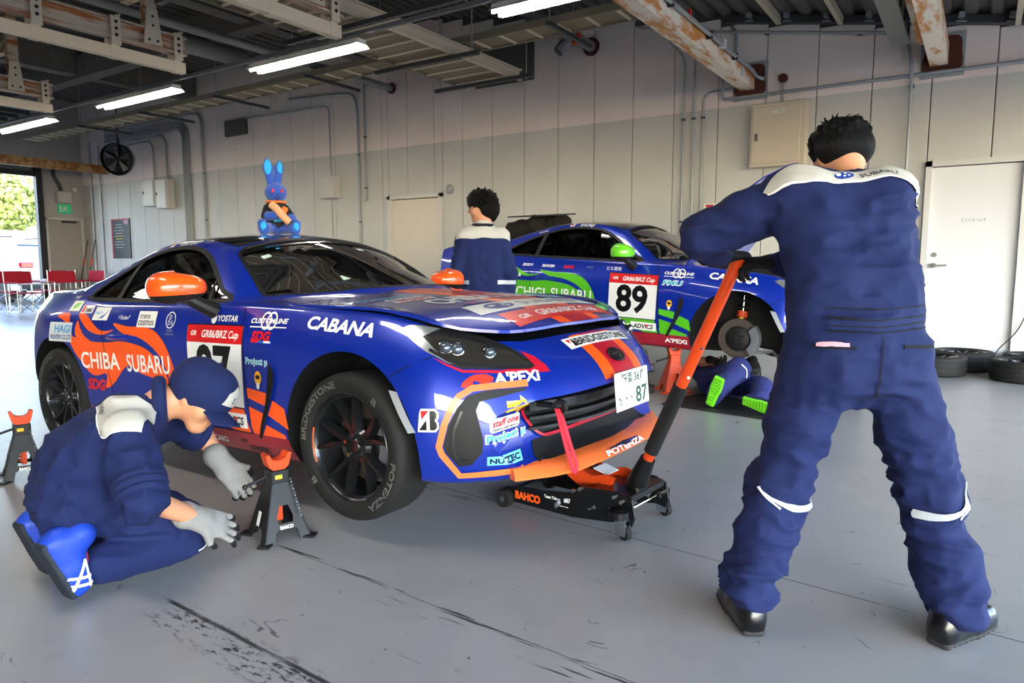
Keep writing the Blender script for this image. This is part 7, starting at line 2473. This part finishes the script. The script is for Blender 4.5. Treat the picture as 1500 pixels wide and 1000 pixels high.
    fcs2 = [tuple(i + nn for i in ff[::-1]) for ff in fcs]
    rim_ = []
    loop = list(range(N)) + [N + N - 1, 2 * N + N - 1] + list(range(3 * N - 2, 2 * N - 1, -1)) + [N]
    for a, b in zip(loop, loop[1:] + loop[:1]):
        rim_.append((b, a, a + nn, b + nn))
    link('cap_bill', mesh_of('bill', v + v2, fcs + fcs2 + rim_), cap, [NAVY], 40)
    fn = unit(VA(P(1, 0, .35)) - VA(P(0, 0, 0)))
    cs.decal('cap_panel', poly_flat([(-.055, -.03), (.055, -.03), (.045, .015), (.0, .05), (-.045, .015)]), P(.13, 0, .065), tuple(-s), tuple(u), YOKE, cap, lift=.003, step=.015, far=.3)
    cs.decal('cap_lettering', text_fit('S', .012, .022, .03, .3), P(.13, .012, .062), tuple(-s), tuple(u), NAVY_D, cap, lift=.0045, step=None, far=.3)
    MB().ball(P(-.003, 0, .156), .009, 10, (1, 1, .6)).build('cap_button', NAVY, cap)
    # grey-white yoke across the shoulders
    n = unit(VA((.35, -.45, .82))); uu = unit(VA(shL) - VA(shR)); uu = unit(uu - n * (uu @ n)); ww = np.cross(n, uu)
    o2 = tuple((VA(shR) + VA(shL)) / 2 + VA((0, -.04, .06)))
    yk = [(-.235, -.02), (-.19, .075), (-.09, .09), (.0, .075), (.08, .07), (.16, .06), (.17, -.03), (.06, -.065), (-.06, -.075), (-.17, -.07)]
    cam_n = unit(VA((.62, -.55, .56)))
    u2 = unit(np.cross((0, 0, 1), cam_n)); w2 = np.cross(cam_n, u2)
    ctr = VA(shR) * .62 + VA(shL) * .38 + VA((0, -.03, .05))
    poly = [(-.115, .035), (-.06, .075), (.0, .08), (.045, .05), (.085, .02), (.078, -.06), (.068, -.115), (.0, -.12), (-.045, -.13), (-.075, -.07)]
    sk.decal('yoke', poly_flat(smooth_open(poly[:4], 3) + poly[4:]), tuple(ctr), tuple(u2), tuple(w2), YOKE, t, lift=.005, step=.010, far=.5)
    sk.decal('piping', strip_flat(smooth_open([(-.115, .035), (-.09, -.02), (-.075, -.07), (-.045, -.13), (.0, -.12), (.068, -.115)], 4), .005), tuple(ctr), tuple(u2), tuple(w2), PIPE, t, lift=.006, step=.02, far=.5)
    sk.decal('back_lettering', shift(text_fit('SUBARU', .085, .014, .01), -.085, .01, -1.25), tuple(ctr), tuple(u2), tuple(w2), mat('print_grey'), t, lift=.006, step=.02, far=.5)
    # knee piping
    ok = VA(knR)
    kn_u = unit(VA((.15, 1, 0))); 
    sk.decal('leg_piping', strip_flat(smooth_open([(-.02, -.04), (.01, -.03), (.028, -.012), (.035, .008)], 5), .005), tuple(ok), (0, 1, 0), (0, 0, 1), PIPE, t, lift=.005, step=.02, far=.4)
    sk.decal('leg_piping', strip_flat([(.0, .045), (.02, .055), (.032, .068)], .006), tuple(ok), (0, 1, 0), (0, 0, 1), PIPE, t, lift=.005, step=.02, far=.4)
    # gloves
    make_hand(t, 'glove', wrR, VA(haR) - VA(wrR), (-.6, .4, -.6), -1, [GLOVE_G, GLOVE_B], (.15, .3, .3), .3, 1.2)
    make_hand(t, 'glove', wrL, VA(haL) - VA(wrL), (-.5, .45, -.7), 1, [GLOVE_G, GLOVE_B], (.5, .7, .5), .15, 1.2)
    # running shoes, toes tucked under
    SB = mat('shoe_blue', '#1a3fb0', .5, bump=.1, bscale=120); SS = mat('shoe_sole', '#1c2430', .7)
    for an, nm in ((anR, 'R'), (anL, 'L')):
        tz = VA(an) + VA((.02, -.055, -.09)); hz = VA(an) + VA((.02, -.135, .115))
        bo, bs, at = make_boot(t, 'running_shoe', tuple(hz), tuple(tz), (0, 1, .3), [SB, SS], .12, 1.12)
        if nm == 'R':
            for pa in ([(.02, .05), (-.02, -.05)], [(.02, .05), (.035, -.05)], [(-.035, .0), (.04, -.015)], [(-.03, -.03), (.045, -.04)]):
                bs[0].decal('shoe_stripe', strip_flat(pa, .010), tuple(VA(an) + VA((.0, -.035, -.005))), (0, 1, 0), (0, 0, 1), PIPE, bo, lift=.003, step=.015, far=.3)
            MB().tube([tuple(VA(an) + VA((.035 * math.cos(g), .005 + .008 * math.sin(g), .012 + .045 * math.sin(g)))) for g in np.linspace(0, 2 * PI, 19)[:-1]], .006, 6, closed=True).build('shoe_collar', mat('shoe_red', '#c22134', .6), bo)
    return t
kneeling_man()

# ---------------------------------------------------------------- mechanic standing between the two cars
def far_man():
    t = thing('person', 'person with tousled black hair standing between the two cars, looking away', 'person', (-3.2, 4.4, 0), (0, 0, 0))
    Z = VA((0, 0, 1)); F = unit(VA((-.62, .78, 0))); E = VA((F[1], -F[0], 0))
    sh = lambda e, f, z: tuple(E * e * .8 + F * f + Z * z)
    q = []
    for e in (-1, 1):
        q += [limb(sh(e * .09, 0, .86), sh(e * .07, 0, 1.05), .11, .1, .05, 0, flat=(F, .85)), limb(sh(e * .07, 0, 1.05), sh(e * .09, 0, 1.27), .1, .105, .05, 0, flat=(F, .85)),
              limb(sh(e * .1, 0, .84), sh(e * .12, .0, .46), .105, .085, .05, 0), limb(sh(e * .12, 0, .46), sh(e * .13, -.02, .1), .085, .08, .05, 0),
              limb(sh(e * .17, 0, 1.335), sh(e * .25, -.02, 1.06), .066, .06, .025, 0), limb(sh(e * .25, -.02, 1.06), sh(e * .24, .06, .84), .06, .05, .025, 0)]
    q += [limb(sh(-.15, 0, 1.335), sh(.15, 0, 1.335), .075, .075, .05, 0), limb(sh(0, 0, 1.33), sh(0, 0, 1.41), .085, .065, .04, 0)]
    f2 = unit(VA((-.86, -.38, -.05)))
    hq, P, s, u = head_prims(sh(.0, .04, 1.565), f2, Z, .98, 1, sh(0, .0, 1.42))
    body, sk = body_obj('body', q + hq, .012, [NAVY, SKIN], t, dict(base=.011, seed=6, joints=[(sh(.235, -.02, 1.06), .12, .01), (sh(-.235, -.02, 1.06), .12, .01)]))
    face_parts(t, P, .98)
    hb = [limb(P(-.03, 0, .035), P(.03, 0, .055), .1, .088, .02), limb(P(-.06, -.03, -.02), P(-.06, .03, -.02), .07, .07, .03), limb(P(-.07, 0, -.05), P(-.07, 0, -.08), .05, .035, .03)]
    rs = np.random.default_rng(9)
    for k in range(60):
        a = rs.uniform(-3.1, 3.1); el = rs.uniform(-.3, 1.4)
        dr = -math.cos(a) * math.cos(el), math.sin(a) * math.cos(el), math.sin(el)
        b0 = [dr[0] * .1 - .005, dr[1] * .095, dr[2] * .095 + .04]
        if b0[0] > .05 and b0[2] < .05:
            continue
        hb.append(limb(P(*b0), P(b0[0] + dr[0] * .04, b0[1] + dr[1] * .045, b0[2] + dr[2] * .045 - .02), .017, .004, .005))
    body_obj('hair', hb, .006, [HAIR], t, None, 0)
    c = VA(sh(0, .0, 1.425))
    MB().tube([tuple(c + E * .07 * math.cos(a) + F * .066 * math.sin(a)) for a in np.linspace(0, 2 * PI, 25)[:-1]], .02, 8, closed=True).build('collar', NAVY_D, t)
    n = unit(-F * .75 + Z * .6); ww = np.cross(n, E)
    o2 = VA(sh(0, -.05, 1.36))
    sk.decal('yoke', poly_flat([(-.2, -.035), (-.08, -.05), (.08, -.05), (.2, -.04), (.2, .02), (.1, .08), (-.1, .08), (-.2, .03)]), tuple(o2), E, ww, YOKE, t, lift=.007, step=.014, far=.5)
    sk.decal('back_emblem', ellipse_flat(.022, .01, -.03, -.012), tuple(o2), E, ww, mat('emblem_blue'), t, lift=.006, step=None, far=.5)
    sk.decal('back_lettering', text_fit('SUBARU', .07, .012, .02), tuple(o2 + E * .035 - ww * .016), E, ww, mat('print_grey'), t, lift=.006, step=.03, far=.5)
    for e in (-1, 1):
        sk.decal('reflective_band', rect_flat(.16, .03), sh(e * .235, -.02, 1.0), unit(E), Z, REFL, t, lift=.005, step=.03, far=.09)
        make_boot(t, 'boot', sh(e * .13, -.08, 0), sh(e * .15, .18, 0), Z, [BOOT, SOLE], .11)
        make_hand(t, 'glove', sh(e * .23, .065, .83), (0, 0, -1), tuple(-E * e), -e, [GLOVE_B, GLOVE_B], (.2, .3, .2))
    return t
far_man()

# ---------------------------------------------------------------- mechanic lying under the green flamed car
def lying_man():
    t = thing('person', 'person lying on the work mat with bright green shoe soles under the car', 'person', (-1.75, 5.85, .012))
    o = VA((-1.75, 5.85, .012)); Z = VA((0, 0, 1))
    L = lambda p: tuple(VA(p) - o)
    hipA, hipB = L((-1.88, 5.95, .125)), L((-1.68, 6.02, .125))
    ch, nk, hd = L((-2.0, 6.42, .13)), L((-2.06, 6.66, .12)), L((-2.10, 6.80, .125))
    knA, knB = L((-1.60, 5.71, .29)), L((-1.42, 5.72, .15))
    anA, anB = L((-1.70, 5.46, .12)), L((-1.37, 5.46, .12))
    shA, shB = L((-2.17, 6.52, .11)), L((-1.84, 6.58, .11))
    q = [limb(hipA, hipB, .115, .115, .05, 0), limb(mixp(hipA, hipB, .5), ch, .125, .13, .06, 0, flat=((0, 0, 1), .85)), limb(hipA, shA, .1, .09, .06, 0), limb(hipB, shB, .1, .09, .06, 0), limb(shA, shB, .075, .075, .05, 0),
         limb(hipA, knA, .105, .085, .05, 0), limb(knA, anA, .083, .068, .05, 0), limb(hipB, knB, .105, .085, .05, 0), limb(knB, anB, .083, .068, .05, 0),
         limb(shB, L((-1.66, 6.30, .26)), .07, .06, .04, 0), limb(L((-1.66, 6.30, .26)), L((-1.56, 6.02, .30)), .045, .034, .02, 1),
         limb(shA, L((-2.12, 6.25, .25)), .07, .055, .04, 0), limb(L((-2.12, 6.25, .25)), L((-1.92, 6.1, .29)), .044, .034, .02, 1)]
    hq, P, s, u = head_prims(hd, (0, -.1, 1), (-.2, 1, 0), .95, 1, nk)
    body, sk = body_obj('body', q + hq, .012, [mat('coverall_violet_navy', '#1d2560', .85, bump=.25, bscale=260), SKIN], t, dict(base=.007, seed=8, joints=[(knA, .15, .012), (hipA, .2, .01)]))
    face_parts(t, P, .95)
    body_obj('hair', [limb(P(-.03, 0, .03), P(.01, 0, .05), .096, .088, .02)], .01, [HAIR], t)
    make_hand(t, 'glove', L((-1.56, 6.02, .30)), (.35, -.75, -.35), (0, .3, -1), -1, [GLOVE_B, GLOVE_B], (.4, .5, .4))
    make_hand(t, 'glove', L((-1.92, 6.1, .29)), (.6, -.4, .0), (0, 0, 1), 1, [GLOVE_B, GLOVE_B], (.5, .6, .5))
    GS = mat('sole_green', '#6fd81c', .55)
    SH = mat('shoe_navy', '#1b2450', .7)
    for an, heel, toe, up in ((anA, (-1.73, 5.395, .03), (-1.64, 5.35, .265), (.1, 1, .1)), (anB, (-1.47, 5.38, .10), (-1.23, 5.31, .06), (.2, 1, .15))):
        bo, bs, at = make_boot(t, 'work_shoe', L(heel), L(toe), up, [SH, GS], .10)
        d = unit(VA(toe) - VA(heel)); upv = unit(VA(up) - d * (VA(up) @ d)); s_ = np.cross(d, upv)
        mid = VA(L(heel)) * .5 + VA(L(toe)) * .5
        for k in range(9):
            a = -.105 + .026 * k
            bs[1].decal('sole_groove', strip_flat([(a - .012, -.05), (a, 0), (a - .012, .05)], .004), tuple(mid), tuple(d), tuple(-s_) if np.cross(d, -s_) @ upv < 0 else tuple(s_), mat('sole_groove_dark', '#2c5a12', .7), bo, lift=.002, step=.02, far=.3)
    ok = VA(knA)
    sk.decal('leg_piping', strip_flat(smooth_open([(-.02, .05), (.015, .015), (.025, -.02), (.022, -.055)], 5), .008), tuple(ok + VA((.02, 0, 0))), (.83, .55, 0), Z, PIPE, t, lift=.005, step=.03, far=.4)
    return t
lying_man()
